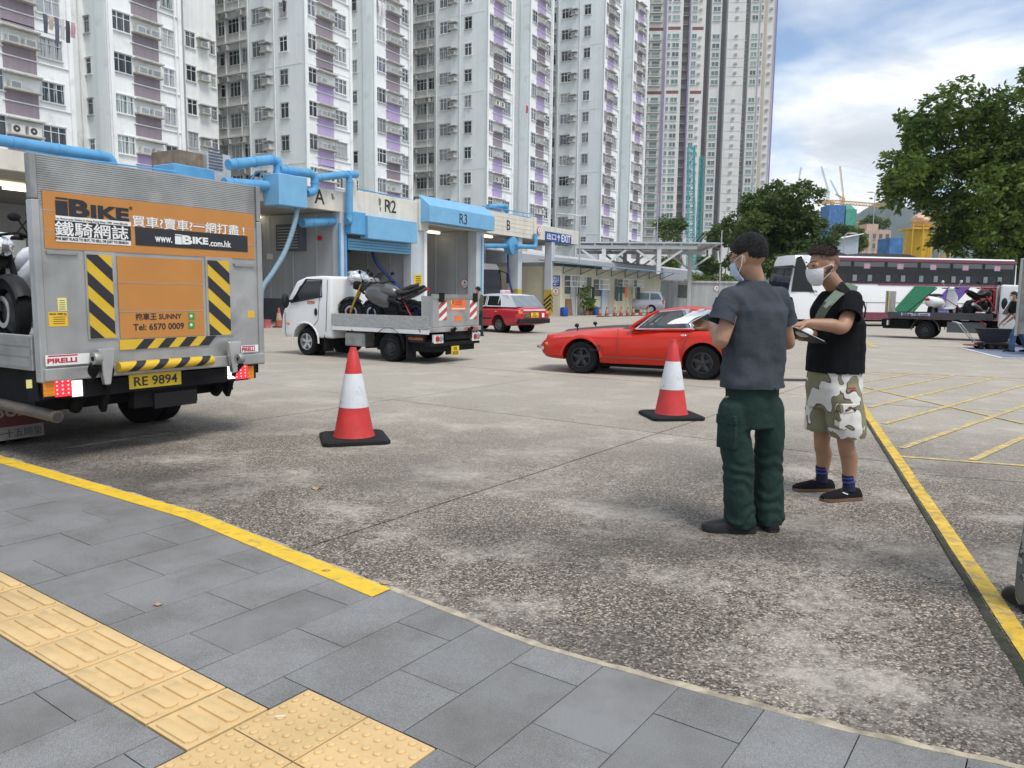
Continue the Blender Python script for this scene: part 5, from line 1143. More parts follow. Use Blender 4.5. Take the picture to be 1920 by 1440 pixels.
#      x     zb   zs    zt    wb   wm   wt
zst = [(3.12, .36, .52, .60, .45, .50, .34), (2.98, .27, .60, .70, .60, .68, .50), (2.70, .24, .66, .77, .68, .765, .56), (2.23, .23, .70, .83, .72, .80, .58), (1.75, .20, .70, .875, .73, .80, .60), (1.30, .20, .71, .90, .73, .80, .62), (.8, .20, .77, .885, .73, .805, .70), (.3, .20, .79, .90, .73, .81, .71), (0, .21, .80, .92, .73, .815, .71), (-.4, .24, .80, .93, .71, .81, .67), (-.75, .30, .74, .88, .66, .77, .56), (-.93, .38, .70, .82, .55, .66, .48)]
body = car_body(zst).obj('body', ZR, zc_, smooth=32)
ct = []
for x in (0, WBz):
    for s in (-1, 1): ct.append(MB().cyl((x, s*.52, .30), (x, s*1.0, .30), .365, n=32).obj('c', ZR, zc_))
bpy.context.view_layer.update(); cut(body, ct)
for x in (0, WBz):
    for s in (-1, 1):
        MB().lathe([(.36, -.005), (.36, .005)], 24, (x, s*.53, .31), 'Y').obj('arch_lining', CHAS, zc_)
        wheel(zc_, (x, s*.69, .305), .305, .21, 'five', RIMD, .60, s)
        fl = MB(); fl.loft([[((.365+dr)*math.cos(a)+x, s*(.79+dy), .30+(.365+dr)*math.sin(a)) for dr, dy in ((-.002, .0), (.004, .018), (.03, .012), (.06, -.012))] for a in [R(4+k*12.3) for k in range(15)]], False, False); fl.obj('wheel_flare', ZR, zc_, smooth=60)
def ZP(px, py, y): p = ZF.Y(px, py, y); return p
# greenhouse: roof, pillars, glass
roof_x = [(1.32, .90), (1.05, 1.10), (.80, 1.225), (.45, 1.275), (.1, 1.265), (-.3, 1.17), (-.65, 1.0), (-.85, .88)]
def gy(z): return .735-(z-.86)*.40
rf = MB(); rings = []
for x, z in cr_interp([(.84, 1.215), (.45, 1.275), (.1, 1.262), (-.15, 1.215)], 4): rings.append([(x, y*(gy(z-.03)-.02), z-.035*abs(y)**2.5+.012*(1-y*y)) for y in (-1, -.8, -.5, 0, .5, .8, 1)])
rings2 = [[(a, b, c-.03) for a, b, c in r] for r in rings]
rf.loft([r+list(reversed(r2)) for r, r2 in zip(rings, rings2)]); rf.obj('roof', ZR, zc_, smooth=50)
hat = MB(); rings = []
for x, z in cr_interp([(-.15, 1.215), (-.4, 1.12), (-.7, .97), (-.9, .84)], 4): rings.append([(x, y*(gy(min(z, 1.15))-.09), z-.03*abs(y)**2.5+.01*(1-y*y)) for y in (-1, -.8, -.5, 0, .5, .8, 1)])
hat.loft([r+[(a, b, c-.03) for a, b, c in reversed(r)] for r in rings]); hat.obj('tailgate', ZR, zc_, smooth=50)
for s in (-1, 1):
    def sp3(x, z, o=0): return (x, s*(gy(z)+o), z)
    wnd = [(1.22, .865), (.86, 1.175), (.42, 1.225), (.36, 1.215), (.22, .895)]; qw = [(.17, .90), (.30, 1.205), (-.05, 1.165), (-.42, 1.045), (-.46, 1.01)]
    panel([sp3(x, z, -.006) for x, z in wnd], .004, (0, s, 0)).obj('side_window', GLL, zc_); panel([sp3(x, z, -.006) for x, z in qw], .004, (0, s, 0)).obj('quarter_window', GLASS, zc_)
    strip([sp3(*p) for p in wnd+wnd[:1]], .012, 6).obj('window_trim', TRIMW, zc_, smooth=50); strip([sp3(*p) for p in qw+qw[:1]], .012, 6).obj('window_trim', TRIMW, zc_, smooth=50)
    strip([(1.34, s*.70, .885), (1.05, s*.655, 1.08), (.84, s*.60, 1.20)], .028, 8).obj('windscreen_pillar', ZR, zc_, smooth=50); panel([sp3(.30, .88, -.02), sp3(.42, 1.24, -.02), sp3(.28, 1.24, -.02), sp3(.16, .88, -.02)], .018, (0, s, 0)).obj('door_pillar', TRIMW, zc_)
    strip([(1.33, s*.71, .872), (.9, s*.72, .862), (.2, s*.735, .88)], .022, 6).obj('belt_rail', ZR, zc_, smooth=50)
    # rear pillar below the roof behind the quarter window
    panel([(.34, s*.57, 1.235), (-.10, s*.56, 1.20), (-.45, s*.60, 1.07), (-.80, s*.62, .90), (-.50, s*.70, .92), (.18, s*.725, .885), (.16, s*.725, .90), (-.46, s*.69, 1.0), (-.43, s*.655, 1.055), (-.05, s*.615, 1.175), (.28, s*.60, 1.215)], .02, (0, -s, 0)).obj('rear_pillar', ZR, zc_)
    MB().ell((.34, s*.815, .78), (.055, .012, .018), 10, 6).obj('door_handle', CHROME, zc_, smooth=60)
    strip([(1.53, s*.80, .86), (1.53, s*.808, .60), (1.55, s*.80, .25)], .005, 4).obj('door_seam', VGR, zc_); strip([(.22, s*.79, .86), (.33, s*.815, .62), (.40, s*.80, .25)], .005, 4).obj('door_seam', VGR, zc_); strip([(1.85, s*.80, .335), (.40, s*.812, .335)], .006, 4).obj('sill_seam', VGR, zc_)
    MB().ell((2.93, s*.69, .535), (.05, .02, .028), 10, 6).obj('side_marker', OLAMP, zc_, smooth=60)
    hl = MB(); hl.ell((2.86, s*.56, .62), (.13, .11, .10), 14, 8); hl.obj('headlamp_bucket', ZR, zc_, smooth=60); MB().lathe([(.085, 2.955), (.001, 2.985)], 16, (0, s*.56, .63), 'X').obj('headlamp', CHROME, zc_, smooth=60)
    for xm, ym in ((2.35, .62),):
        mr_ = MB().tube([(xm, s*ym, .79), (xm+.01, s*ym, .87)], .012, 8).obj('fender_mirror', PLAS, zc_); MB().ell((xm+.02, s*ym, .895), (.045, .045, .038), 12, 8).obj('mirror_shell', PLAS, mr_, smooth=60)
    MB().tube([(3.02, s*.70, .45), (3.17, s*.52, .46), (3.22, s*.2, .465)], .032, 8).obj('front_bumper', CHROME, zc_, smooth=50)
    text('Fairlady Z', BLACK, zc_, (1.92, s*.812, .455), TEXT_S if s > 0 else TEXT_SR, w=.26, bold=.01); text('432', BLACK, zc_, (1.90, s*.812, .53), TEXT_S if s > 0 else TEXT_SR, w=.1, bold=.02)
    MB().lathe([(.045, 0), (.045, .008)], 16, (-.40, s*.765, .90), 'Y').obj('pillar_badge', WHITE, zc_)
    seat = MB(); seat.ell((.45, s*.32, .72), (.10, .22, .30), 12, 8); seat.ell((.43, s*.32, 1.05), (.06, .12, .09), 12, 8); seat.obj('seat', PLAS, zc_, smooth=60)
MB().loft([[(1.345, y*.68, .89), (1.06, y*.63, 1.10), (.85, y*.575, 1.21), (.83, y*.575, 1.20), (1.04, y*.63, 1.085), (1.33, y*.68, .875)] for y in (-1, -.5, 0, .5, 1)]).obj('windscreen', GLASS, zc_, smooth=40)
bn = MB(); rings = []
for x in (1.35, 1.6, 1.9, 2.2, 2.5, 2.72):
    i = cr_interp(zst, 4); q = min(i, key=lambda t: abs(t[0]-x)); zt_ = q[3]; wd = .48-.08*(x-1.35); rings.append([(x, wd*f_, zt_+.006+.018*(1-abs(f_)**2)-.05*abs(f_)**3) for f_ in (-1, -.6, -.3, 0, .3, .6, 1)])
bn.loft([r+[(a, b, c-.05) for a, b, c in reversed(r)] for r in rings]); bn.obj('bonnet', ZB, zc_, smooth=50)
MB().box((1.25, -.6, .80), (-.3, .6, .884)).obj('cabin_lining', PLAS, zc_); MB().tube([(.95, .18, .94), (.98, .32, 1.0), (.95, .46, .94), (.92, .32, .88), (.95, .18, .94)], .012, 6).obj('steering_wheel', PLAS, zc_)
MB().box((-.97, -.6, .42), (-.93, .6, .55)).obj('rear_bumper', CHROME, zc_, bevel=.02); MB().box((-.94, -.55, .58), (-.90, .55, .70)).obj('tail_lamp_bar', RLAMP, zc_); MB().box((.3, -.55, .14), (2.0, .55, .21)).obj('underbody', CHAS, zc_)
# ---------------------------------------------------------------- red taxi
TX = Fr((-.46+.52, 29.1+.47), 132); tx = TX.thing('red_taxi', 'red taxi with silver roof, rear towards us by bay B', 'taxi')
TR = M('taxi_red', (.47, .015, .03), .3, coat=.6, var=.04, dirt=((.35, .03, .03), 4, .6, .8, .4)); TSV = M('taxi_silver', (.66, .68, .70), .35, coat=.4, var=.03)
tst = [(3.65, .30, .58, .66, .60, .70, .5), (3.5, .26, .68, .78, .72, .82, .62), (2.7, .22, .74, .90, .76, .85, .66), (1.9, .22, .80, .96, .76, .85, .70), (1.0, .22, .84, .98, .76, .85, .72), (0, .24, .86, 1.0, .76, .85, .72), (-.6, .28, .86, 1.0, .74, .84, .70), (-1.0, .34, .84, .97, .70, .82, .68), (-1.08, .42, .80, .92, .62, .78, .62)]
body = car_body(tst).obj('body', TR, tx, smooth=32); ct = []
for x in (0, 2.68):
    for s in (-1, 1): ct.append(MB().cyl((x, s*.5, .31), (x, s*1.0, .31), .37, n=28).obj('c', TR, tx))
bpy.context.view_layer.update(); cut(body, ct)
for x in (0, 2.68):
    for s in (-1, 1): MB().lathe([(.36, -.005), (.36, .005)], 20, (x, s*.5, .31), 'Y').obj('arch_lining', CHAS, tx); wheel(tx, (x, s*.73, .31), .31, .18, 'six', M('rim_grey', (.22, .21, .21), .5, metal=.5), .60, s)
gh = [(2.05, .93, 1.46), (1.35, 1.0, 1.46)]
def ty(z): return .77-(z-.95)*.30
rf = MB(); rings = []
for x, z in cr_interp([(1.35, 1.42), (1.0, 1.465), (.3, 1.475), (-.25, 1.45), (-.42, 1.41)], 3): rings.append([(x, y*ty(z-.05), z-.04*abs(y)**3) for y in (-1, -.7, 0, .7, 1)])
rf.loft([r+[(a, b, c-.06) for a, b, c in reversed(r)] for r in rings]); rf.obj('roof', TSV, tx, smooth=50)
MB().loft([[(2.02, y*.72, .95), (1.34, y*.62, 1.41), (1.30, y*.62, 1.40), (1.98, y*.72, .94)] for y in (-1, 0, 1)]).obj('windscreen', GLD, tx); MB().loft([[(-.88, y*.70, .98), (-.42, y*.60, 1.405), (-.38, y*.60, 1.40), (-.84, y*.70, .97)] for y in (-1, 0, 1)]).obj('rear_window', M('rear_glass_pale', (.20, .23, .25), .08, var=.1), tx)
for s in (-1, 1):
    for nm, pts in (('side_window', [(1.85, .97), (1.30, 1.37), (.85, 1.385), (.85, .985)]), ('side_window', [(.76, .985), (.76, 1.385), (.08, 1.385), (-.10, .99)])):
        panel([(x, s*(ty(z)-.012), z) for x, z in pts], .01, (0, s, 0)).obj(nm, GLD, tx); strip([(x, s*(ty(z)+.0), z) for x, z in pts+pts[:1]], .022, 6).obj('window_trim', TSV, tx)
    panel([(.12, s*ty(.98), .97), (.14, s*ty(1.42), 1.43), (-.40, s*(ty(1.42)-.02), 1.42), (-.88, s*(ty(.98)-.05), .97)], .04, (0, -s, 0)).obj('rear_pillar', TSV, tx)
    strip([(2.0, s*.75, .95), (1.33, s*.63, 1.42)], .03, 6).obj('windscreen_pillar', TSV, tx)
    MB().ell((.12, s*.85, .80), (.07, .015, .02), 10, 6).obj('door_handle', CHROME, tx); MB().box((.4, s*.85-.006, .50), (2.3, s*.85+.012, .55)).obj('rubbing_strip', PLAS, tx)
    o = MB().loft([[(-1.05, s*.80, z), (-.9, s*.83, z), (-.9, s*.6, z), (-1.09, s*.58, z)] for z in (.62, .84)]).obj('tail_lamp', RLAMP, tx); MB().box((-1.105, s*.60, .74), (-1.07, s*.78, .83)).obj('indicator', OLAMP, o)
strip([(.80, .855, .97), (.80, .862, .6), (.78, .85, .3)], .006, 4).obj('door_seam', VGR, tx)
MB().box((-1.16, -.80, .38), (-.95, .80, .56)).obj('rear_bumper', PLAS, tx, bevel=.03); MB().box((-1.115, -.55, .84), (-1.07, .55, .90)).obj('boot_sticker', M('sticker_pink', (.70, .55, .55), .6), tx)
pl = MB().box((-1.12, -.20, .60), (-1.10, .18, .78)).obj('number_plate', YPLATE, tx); 
for k in range(2): MB().box((-1.123, -.04+k*.06, .705), (-1.121, 0+k*.06, .755)).obj('printed_mark', BLACK, pl)
for k in range(4): MB().box((-1.123, -.13+k*.065, .625), (-1.121, -.085+k*.065, .675)).obj('printed_mark', BLACK, pl)
pl['label'] = 'yellow rear number plate of the taxi'
m = MB(); m.add([(-1.12, .36+.13*math.cos(a), .61+.13*math.sin(a)) for a in [math.pi*k/8 for k in range(9)]], [tuple(range(9))]); m.obj('green_badge', M('badge_dkgreen', (.02, .16, .08), .5), tx); MB().box((-1.12, -.50, .60), (-1.11, -.38, .76)).obj('seat_sticker', WHITE, tx)
ts = MB().box((.45, -.20, 1.47), (.65, .20, 1.60)).obj('roof_sign', M('taxi_sign', (.75, .6, .65), .5), tx, bevel=.03); text('TAXI', M('sign_red', (.6, .05, .15), .5), ts, (.447, 0, 1.535), TEXT_B, w=.28, bold=.02)
# ---------------------------------------------------------------- silver people carrier at the hut
MV = Fr((11.6, 64.5), 165); mv = MV.thing('people_carrier', 'silver people carrier parked at the end of the hut', 'car')
MS = M('minivan_silver', (.40, .41, .47), .3, metal=.3, coat=.5, var=.03)
mst = [(3.75, .35, .75, .85, .6, .75, .5), (3.5, .28, .85, 1.0, .75, .88, .65), (2.7, .25, .95, 1.1, .8, .9, .7), (1.5, .25, 1.0, 1.08, .8, .9, .78), (0, .25, 1.02, 1.08, .8, .9, .78), (-.75, .3, 1.02, 1.08, .78, .88, .76), (-1.0, .42, 1.0, 1.05, .7, .84, .7)]
body = car_body(mst).obj('body', MS, mv, smooth=32); ct = []
for x in (0, 2.9):
    for s in (-1, 1): ct.append(MB().cyl((x, s*.5, .33), (x, s*1.1, .33), .39, n=24).obj('c', MS, mv))
bpy.context.view_layer.update(); cut(body, ct)
for x in (0, 2.9):
    for s in (-1, 1): MB().lathe([(.38, -.005), (.38, .005)], 20, (x, s*.5, .33), 'Y').obj('arch_lining', CHAS, mv); wheel(mv, (x, s*.78, .33), .33, .2, 'five', RIMS, .62, s)
gh = MB(); rings = []
for x, z, w in ((2.9, 1.10, .70), (1.9, 1.68, .62), (1.0, 1.80, .62), (-.3, 1.78, .62), (-.7, 1.70, .60), (-.98, 1.08, .72)): rings.append([(x, -.78 if z > 1.2 else -.74, 1.06), (x, -w, z), (x, 0, z+.03), (x, w, z), (x, .78 if z > 1.2 else .74, 1.06)])
gh.loft(rings); gh.obj('cabin', MS, mv, smooth=30)
def my(z): return .785-(z-1.06)*.22
for s in (-1, 1):
    for pts in ([(2.5, 1.12), (1.85, 1.56), (1.35, 1.62), (1.35, 1.12)], [(1.25, 1.12), (1.25, 1.63), (.2, 1.65), (.2, 1.12)], [(.1, 1.12), (.1, 1.65), (-.55, 1.60), (-.82, 1.15)]): panel([(x, s*(my(z)+.005), z) for x, z in pts], .008, (0, s, 0)).obj('side_window', M('minivan_glass', (.09, .12, .12), .08, var=.2), mv)
MB().loft([[(-1.0, y*.66, 1.12), (-.76, y*.56, 1.66), (-.72, y*.56, 1.66), (-.96, y*.66, 1.12)] for y in (-1, 1)]).obj('rear_window', GLD, mv); 
for s in (-1, 1): MB().box((-1.0, s*.62, .80), (-.9, s*.86, 1.1)).obj('tail_lamp', RLAMP, mv)
MB().box((-1.03, -.2, .78), (-.98, .2, .9)).obj('number_plate', YPLATE, mv)
# ---------------------------------------------------------------- coaches
def coach(fr, name, label, body, lower, L, Hh, W=1.22):
    t = fr.thing(name, label, 'coach'); z0, zb, zw0, zw1 = .35, .75, 1.62, Hh-.62
    sec = [(-W, z0), (W, z0), (W+.02, 1.0), (W+.01, 1.6), (W-.06, Hh-.35), (W-.25, Hh-.04), (0, Hh), (-W+.25, Hh-.04), (-W+.06, Hh-.35), (-W-.01, 1.6), (-W-.02, 1.0)]
    rings = []
    for x, sc, dz in ((-L, .94, 0), (-L+.15, 1, 0), (-.9, 1, 0), (-.35, .98, 0), (-.05, .94, -.02), (0.0, .88, -.12)):
        rings.append([(x-(.40*max(0, (z-1.0)/(Hh-1.0))**1.5 if x > -1.0 else 0), y*sc, z+(dz if z > 2 else 0)) for y, z in sec])
    MB().loft(rings).obj('body', body, t, smooth=30); return t
CW = M('coach_white', (.76, .765, .77), .25, coat=.6, var=.03, vs=1); MAR = M('coach_maroon', (.16, .03, .055), .35, coat=.3); CGR = M('coach_green', (.01, .16, .07), .4); CPU = M('coach_purple', (.10, .06, .28), .4); CRD = M('coach_red', (.28, .02, .03), .4)
p0 = D(1478, 560, 39.6); p1 = D(1947, 560, 42.0); ang = math.degrees(math.atan2(p0.y-p1.y, p0.x-p1.x)); CO = Fr((p0.x, p0.y), ang)
nl = Vector((-math.sin(R(ang)), math.cos(R(ang)))); CO = Fr((p0.x-nl.x*1.22, p0.y-nl.y*1.22), ang); LC = 13.2; HB = 3.66
co = coach(CO, 'coach', 'white and maroon coach with slanted colour bands parked at right', CW, MAR, LC, HB)
yS = 1.235
def COp(px, py, y=yS): return CO.Y(px, py, y)
MB().box((-LC+.1, 1.21, .36), (-1.4, yS+.012, .74)).obj('lower_band', MAR, co)
zw0, zw1 = COp(1650, 531).z, COp(1650, 490).z
MB().box((-LC+.15, 1.0, zw0), (-1.7, yS-.012, zw1)).obj('window_band', GLD, co)
nwin = 6; xs0, xs1 = -1.55, -LC+.2
gm_ = M('coach_glass', (.010, .012, .014), .06, var=.2, vs=2, spec=.3)
for k in range(nwin):
    a = xs0+(xs1-xs0)*k/nwin; b = xs0+(xs1-xs0)*(k+1)/nwin
    slant = .55 if k == 0 else 0
    m = MB().prism([(b+.012, zw0), (a-.012-slant*.4, zw0), (a-.012+slant, zw1), (b+.012, zw1)], yS-.09, yS-.002, 'XZ').obj('side_window', gm_, co)
    MB().prism([(b+.1, zw1-.28), (a-.1, zw1-.28), (a-.1, zw1-.04), (b+.1, zw1-.04)], yS-.0015, yS+.001, 'XZ').obj('window_reveal', M('coach_blind', (.09, .095, .10), .4), m)
    for q in range(2):
        xx = a+(b-a)*(.3+.45*q); MB().ell((xx, yS-.002, zw0+.22), (.23, .003, .24), 14, 8).obj('seat_back', M('coach_seat', (.012, .014, .02), .7), m); MB().box((xx+.28, yS-.0015, zw0+.10), (xx+.52, yS+.001, zw0+.42)).obj('far_window', M('coach_far_window', (.17, .20, .22), .3), m)
    if k > 0: MB().box(((a+b)/2-.05, yS+.0012, zw1-.38), ((a+b)/2+.30, yS+.0025, zw1-.12)).obj('notice_sticker', M('sticker_mauve', (.38, .25, .32), .6), m)
MB().box((-LC+.1, yS-.08, zw1+.004), (-1.9, yS+.003, zw1+.16)).obj('upper_band', MAR, co); MB().box((-LC+.1, yS-.08, zw0-.10), (-5.0, yS+.004, zw0-.004)).obj('belt_band', MAR, co); MB().box((-5.0, yS-.05, zw0-.05), (-1.5, yS+.004, zw0-.004)).obj('belt_band', MAR, co)
zA, zB_ = .80, zw0-.13
for xa, m_ in ((-5.9, CGR), (-7.9, CPU), (-9.9, CRD)):
    panel([(xa, yS+.012, zA), (xa-1.2, yS+.012, zB_), (xa-2.5, yS+.012, zB_), (xa-1.3, yS+.012, zA)], .003, (0, 1, 0)).obj('colour_band', m_, co)
strip([(-1.5, yS+.014, 1.25), (-LC+.2, yS+.014, 1.25)], .012, 4).obj('body_seam', VGR, co)
for k in range(7): strip([(-3.0-k*1.4, yS+.012, .78), (-3.0-k*1.4, yS+.012, 1.24)], .008, 4).obj('hatch_seam', VGR, co)
# windscreen, pillar, roof pods, mirror, wheels
MB().loft([[(-.02-.40*max(0, (z-1.0)/(HB-1.0))**1.5+.03, y*1.06, z) for y in (-1, -.5, 0, .5, 1)] for z in (1.15, 1.6, 2.1, 2.6, 3.1)], False, False).obj('windscreen', GLD, co, smooth=60)
panel([(-.15, yS-.03, 1.75), (-.35, yS-.06, zw1+.12), (-.62, yS-.06, zw1+.2), (-1.45, yS-.0, 1.75)], .02, (0, 1, 0)).obj('driver_window', gm_, co)
panel([(-1.42, yS+.004, 1.62), (-.66, yS-.02, zw1+.24), (-.98, yS-.02, zw1+.24), (-1.78, yS+.004, 1.62)], .02, (0, 1, 0)).obj('slanted_pillar', CW, co)
text('MAN', BLACK, co, (-1.35, yS+.028, 1.78), TEXT_S, w=.4, bold=.02)
MB().loft([[(x, y, HB-.06) for y in (-.8, .8)]+[(x, y, HB+h) for y in (.7, -.7)] for x, h in ((-1.0, .0), (-1.6, .16), (-3.0, .18), (-3.6, .02))]).obj('roof_pod', PLAS, co, smooth=40); MB().loft([[(x, y, HB-.06) for y in (-.8, .8)]+[(x, y, HB+h) for y in (.7, -.7)] for x, h in ((-3.9, .0), (-4.3, .14), (-7, .14), (-7.5, .02))]).obj('roof_pod', PLAS, co, smooth=40)
for x in (-2.05, -LC+3.0):
    for s in (-1, 1): wheel(co, (x, s*1.08, .5), .5, .3, 'steel', RIMS, .58, s)
    MB().prism([(x+.62*math.cos(a), .5+.62*math.sin(a)) for a in [math.pi*k/12 for k in range(13)]]+[(x-.62, .34), (x+.62, .34)], yS-.002, yS+.0155, 'XZ').obj('wheel_arch', CHAS, co)
    MB().lathe([(.5, -.02), (.5, .02)], 24, (x, yS+.005, .5), 'Y').obj('tyre_face', RUB, co); MB().lathe([(.30, .0), (.27, .03), (.12, .02), (.11, .07), (.001, .08)], 20, (x, yS+.026, .5), 'Y').obj('rim_face', RIMS, co, smooth=30)
MB().tube([(-.3, yS-.1, 3.0), (.35, yS+.12, 2.9), (.4, yS+.15, 2.5)], .04, 8).obj('mirror_arm', PLAS, co); MB().box((-LC+.2, -1.1, .25), (-.4, 1.1, .36)).obj('underbody', CHAS, co)
# coach standing inside bay B, nose towards the yard
SB = Fr(tuple((TM @ Vector((-1.6, TY(908, -1.6)+.3, 0)))[:2]), -30-34); sb = coach(SB, 'coach', 'white yellow and purple coach nosing out of bay B', CW, MAR, 9.0, 3.35, 1.15)
MB().loft([[(-.02-.40*max(0, (z-1.0)/(3.35-1.0))**1.5+.04, y*1.05, z) for y in (-1, -.5, 0, .5, 1)] for z in (1.3, 1.7, 2.2, 2.7, 2.95)], False, False).obj('windscreen', GLD, sb, smooth=60)
YLC = M('coach_yellow', (.72, .42, .03), .4); panel([(.05, -1.0, 1.22), (.05, 1.0, 1.22), (.05, .9, 1.0), (.05, 0, .72), (.05, -.9, 1.0)], .01, (1, 0, 0)).obj('yellow_swoosh', YLC, sb)
panel([(.058, -1.0, .95), (.058, -.45, .62), (.058, -1.0, .5)], .01, (1, 0, 0)).obj('purple_corner', M('coach_magenta', (.22, .03, .10), .4), sb); panel([(.058, 1.0, .95), (.058, .45, .62), (.058, 1.0, .5)], .01, (1, 0, 0)).obj('purple_corner', MATS['coach_magenta'], sb)
for s in (-1, 1): wheel(sb, (-1.9, s*1.0, .48), .48, .28, 'steel', RIMS, .58, s); MB().tube([(-.4, s*1.1, 2.9), (.3, s*1.3, 2.7)], .03, 6).obj('mirror_arm', PLAS, sb); MB().box((.22, s*1.3-.06, 2.1), (.36, s*1.3+.06, 2.7)).obj('mirror', PLAS, sb)
for x in (-7.5,):
    for s in (-1, 1): wheel(sb, (x, s*1.0, .48), .48, .28, 'steel', RIMS, .58, s)
# ---------------------------------------------------------------- dark flatbed truck at right
DK = Fr((15.6, 28.9), -36); dk = DK.thing('flatbed_truck', 'dark flatbed truck with a white scooter in front of the coach', 'truck')
def DS(px, py, y=-.85): return DK.Y(px, py, y)
DGY = M('bed_dark_grey', (.045, .047, .05), .55, var=.15, vs=3)
xw = DS(1735, 600).x; x0 = DS(1665, 590).x; x1 = DS(1862, 595).x; zt_ = .98; zb_ = .74
MB().box((x0, -.85, zb_+.02), (x1, .85, zb_+.09)).obj('bed_floor', DGY, dk)
for s in (-1, 1): MB().box((x0, s*.86-.015, zb_), (x1, s*.86+.015, zt_)).obj('bed_side', DGY, dk, bevel=.01)
MB().box((x0-.3, -.3, .45), (x1+1.9, -.2, .7)).obj('chassis_rail', CHAS, dk); MB().box((x0-.3, .2, .45), (x1+1.9, .3, .7)).obj('chassis_rail', CHAS, dk)
s = MB().box((x0+.45, -.878, .85), (x0+1.4, -.876, .95)).obj('web_sticker', M('sticker_lilac', (.55, .55, .66), .5), dk); text('Bike-Till.com', BLACK, s, (x0+.92, -.880, .90), TEXT_SR, w=.85, bold=.03)
for s in (-1, 1):
    wheel(dk, (xw, s*.74, .33), .33, .2, 'steel', RIMD, .58, s); wheel(dk, (x1+.95, s*.74, .33), .33, .2, 'steel', RIMS, .58, s); m = MB(); m.loft([[(xw+.46*math.cos(a), s*.58, .33+.46*math.sin(a)), (xw+.46*math.cos(a), s*.90, .33+.46*math.sin(a))] for a in [R(0+k*18) for k in range(11)]], False, False); m.obj('mudguard', M('mudguard_grey', (.16, .16, .165), .6), dk, smooth=50)
MB().box((xw+.7, -.80, .28), (xw+1.9, -.4, .66)).obj('side_locker', M('locker_grey', (.10, .105, .11), .55), dk); MB().box((x0-.2, -.6, .35), (x0+.7, .6, .7)).obj('lift_frame', CHAS, dk)
MB().box((x0-.12, -.85, .95), (x0-.06, .85, 1.75)).obj('tail_lift_platform', ALUD, dk); MB().box((x0-.04, -.86, .95), (x0-.02, -.70, 1.72)).obj('hazard_tape', HAZY, dk)
for k in range(9): MB().box((x0-.045, -.866, .98+k*.08), (x0-.015, -.861, 1.01+k*.08)).obj('hazard_stripe', BLACK, dk)
for y in (.3, -.45): MB().bar((x0-.1, y, .95), (x0+.35, y, .45), .05, .06).obj('lift_arm', CHAS, dk)
MB().box((x0-.03, -.82, .48), (x0+.02, -.55, .66)).obj('lamp_panel', VWH, dk)
cp = [(x1+.15, .5), (x1+1.75, .5), (x1+1.85, 1.0), (x1+1.5, 1.95), (x1+.15, 2.0)]
flat_truck_cab(dk, cp, .84, [(x1+.75, 1.2), (x1+1.6, 1.15), (x1+1.4, 1.85), (x1+.75, 1.85)])
for y in (-.75, -.4, 0, .4, .75): MB().tube([(x1+.05, y, .98), (x1+.05, y, 1.85), (x1+.08, y*.95, 1.95)], .025, 8).obj('guard_upright', ALU, dk)
for z in (1.3, 1.6, 1.95): MB().cyl((x1+.05, -.75, z), (x1+.05, .75, z), .02, n=8).obj('guard_rail', ALU, dk)
for k in range(5): tag(MB().tube([(0, 0, 0), (.03, .02, -.35), (.0, .03, -.75)], .035, 6).obj('tie_down_strap', STRAP, None, loc=DK.m @ Vector((x1-.04, -.55+k*.2, 1.8))), '%s of the red straps hung on the dark truck headboard' % ('nearest', 'second from front', 'middle', 'fourth', 'farthest')[k], 'strap', 'red straps on the headboard')
SCW = M('scooter_white', (.74, .76, .74), .25, coat=.6, var=.03)
scooter('scooter', 'white scooter strapped on the dark flatbed truck, tail towards us', DK.m @ Matrix.Translation((DS(1755, 590, -.2).x+.2, -.05, zb_+.09)) @ Matrix.Rotation(R(62), 4, 'Z'), SCW)
motorcycle('motorcycle', 'black motorcycle beside the white scooter on the dark truck', DK.m @ Matrix.Translation((DS(1845, 590, -.2).x-.15, .1, zb_+.09)) @ Matrix.Rotation(R(66), 4, 'Z'), MATB, 'naked')
for k, (a, b) in enumerate((((1772, 560), (1850, 610)), ((1850, 556), (1872, 588)), ((1757, 540), (1700, 586)))):
    p, q = DK.m @ DS(*a, -.3), DK.m @ DS(*b, -.9); tag(MB().cyl(tuple(p-q), (0, 0, 0), .018, n=5).obj('tie_down_strap', STRAP if k < 2 else CHAS, None, loc=q), ('red strap running from the white scooter over the dark truck side', 'red strap slanting before the dark truck headboard', 'dark strap running back from the white scooter')[k], 'strap')

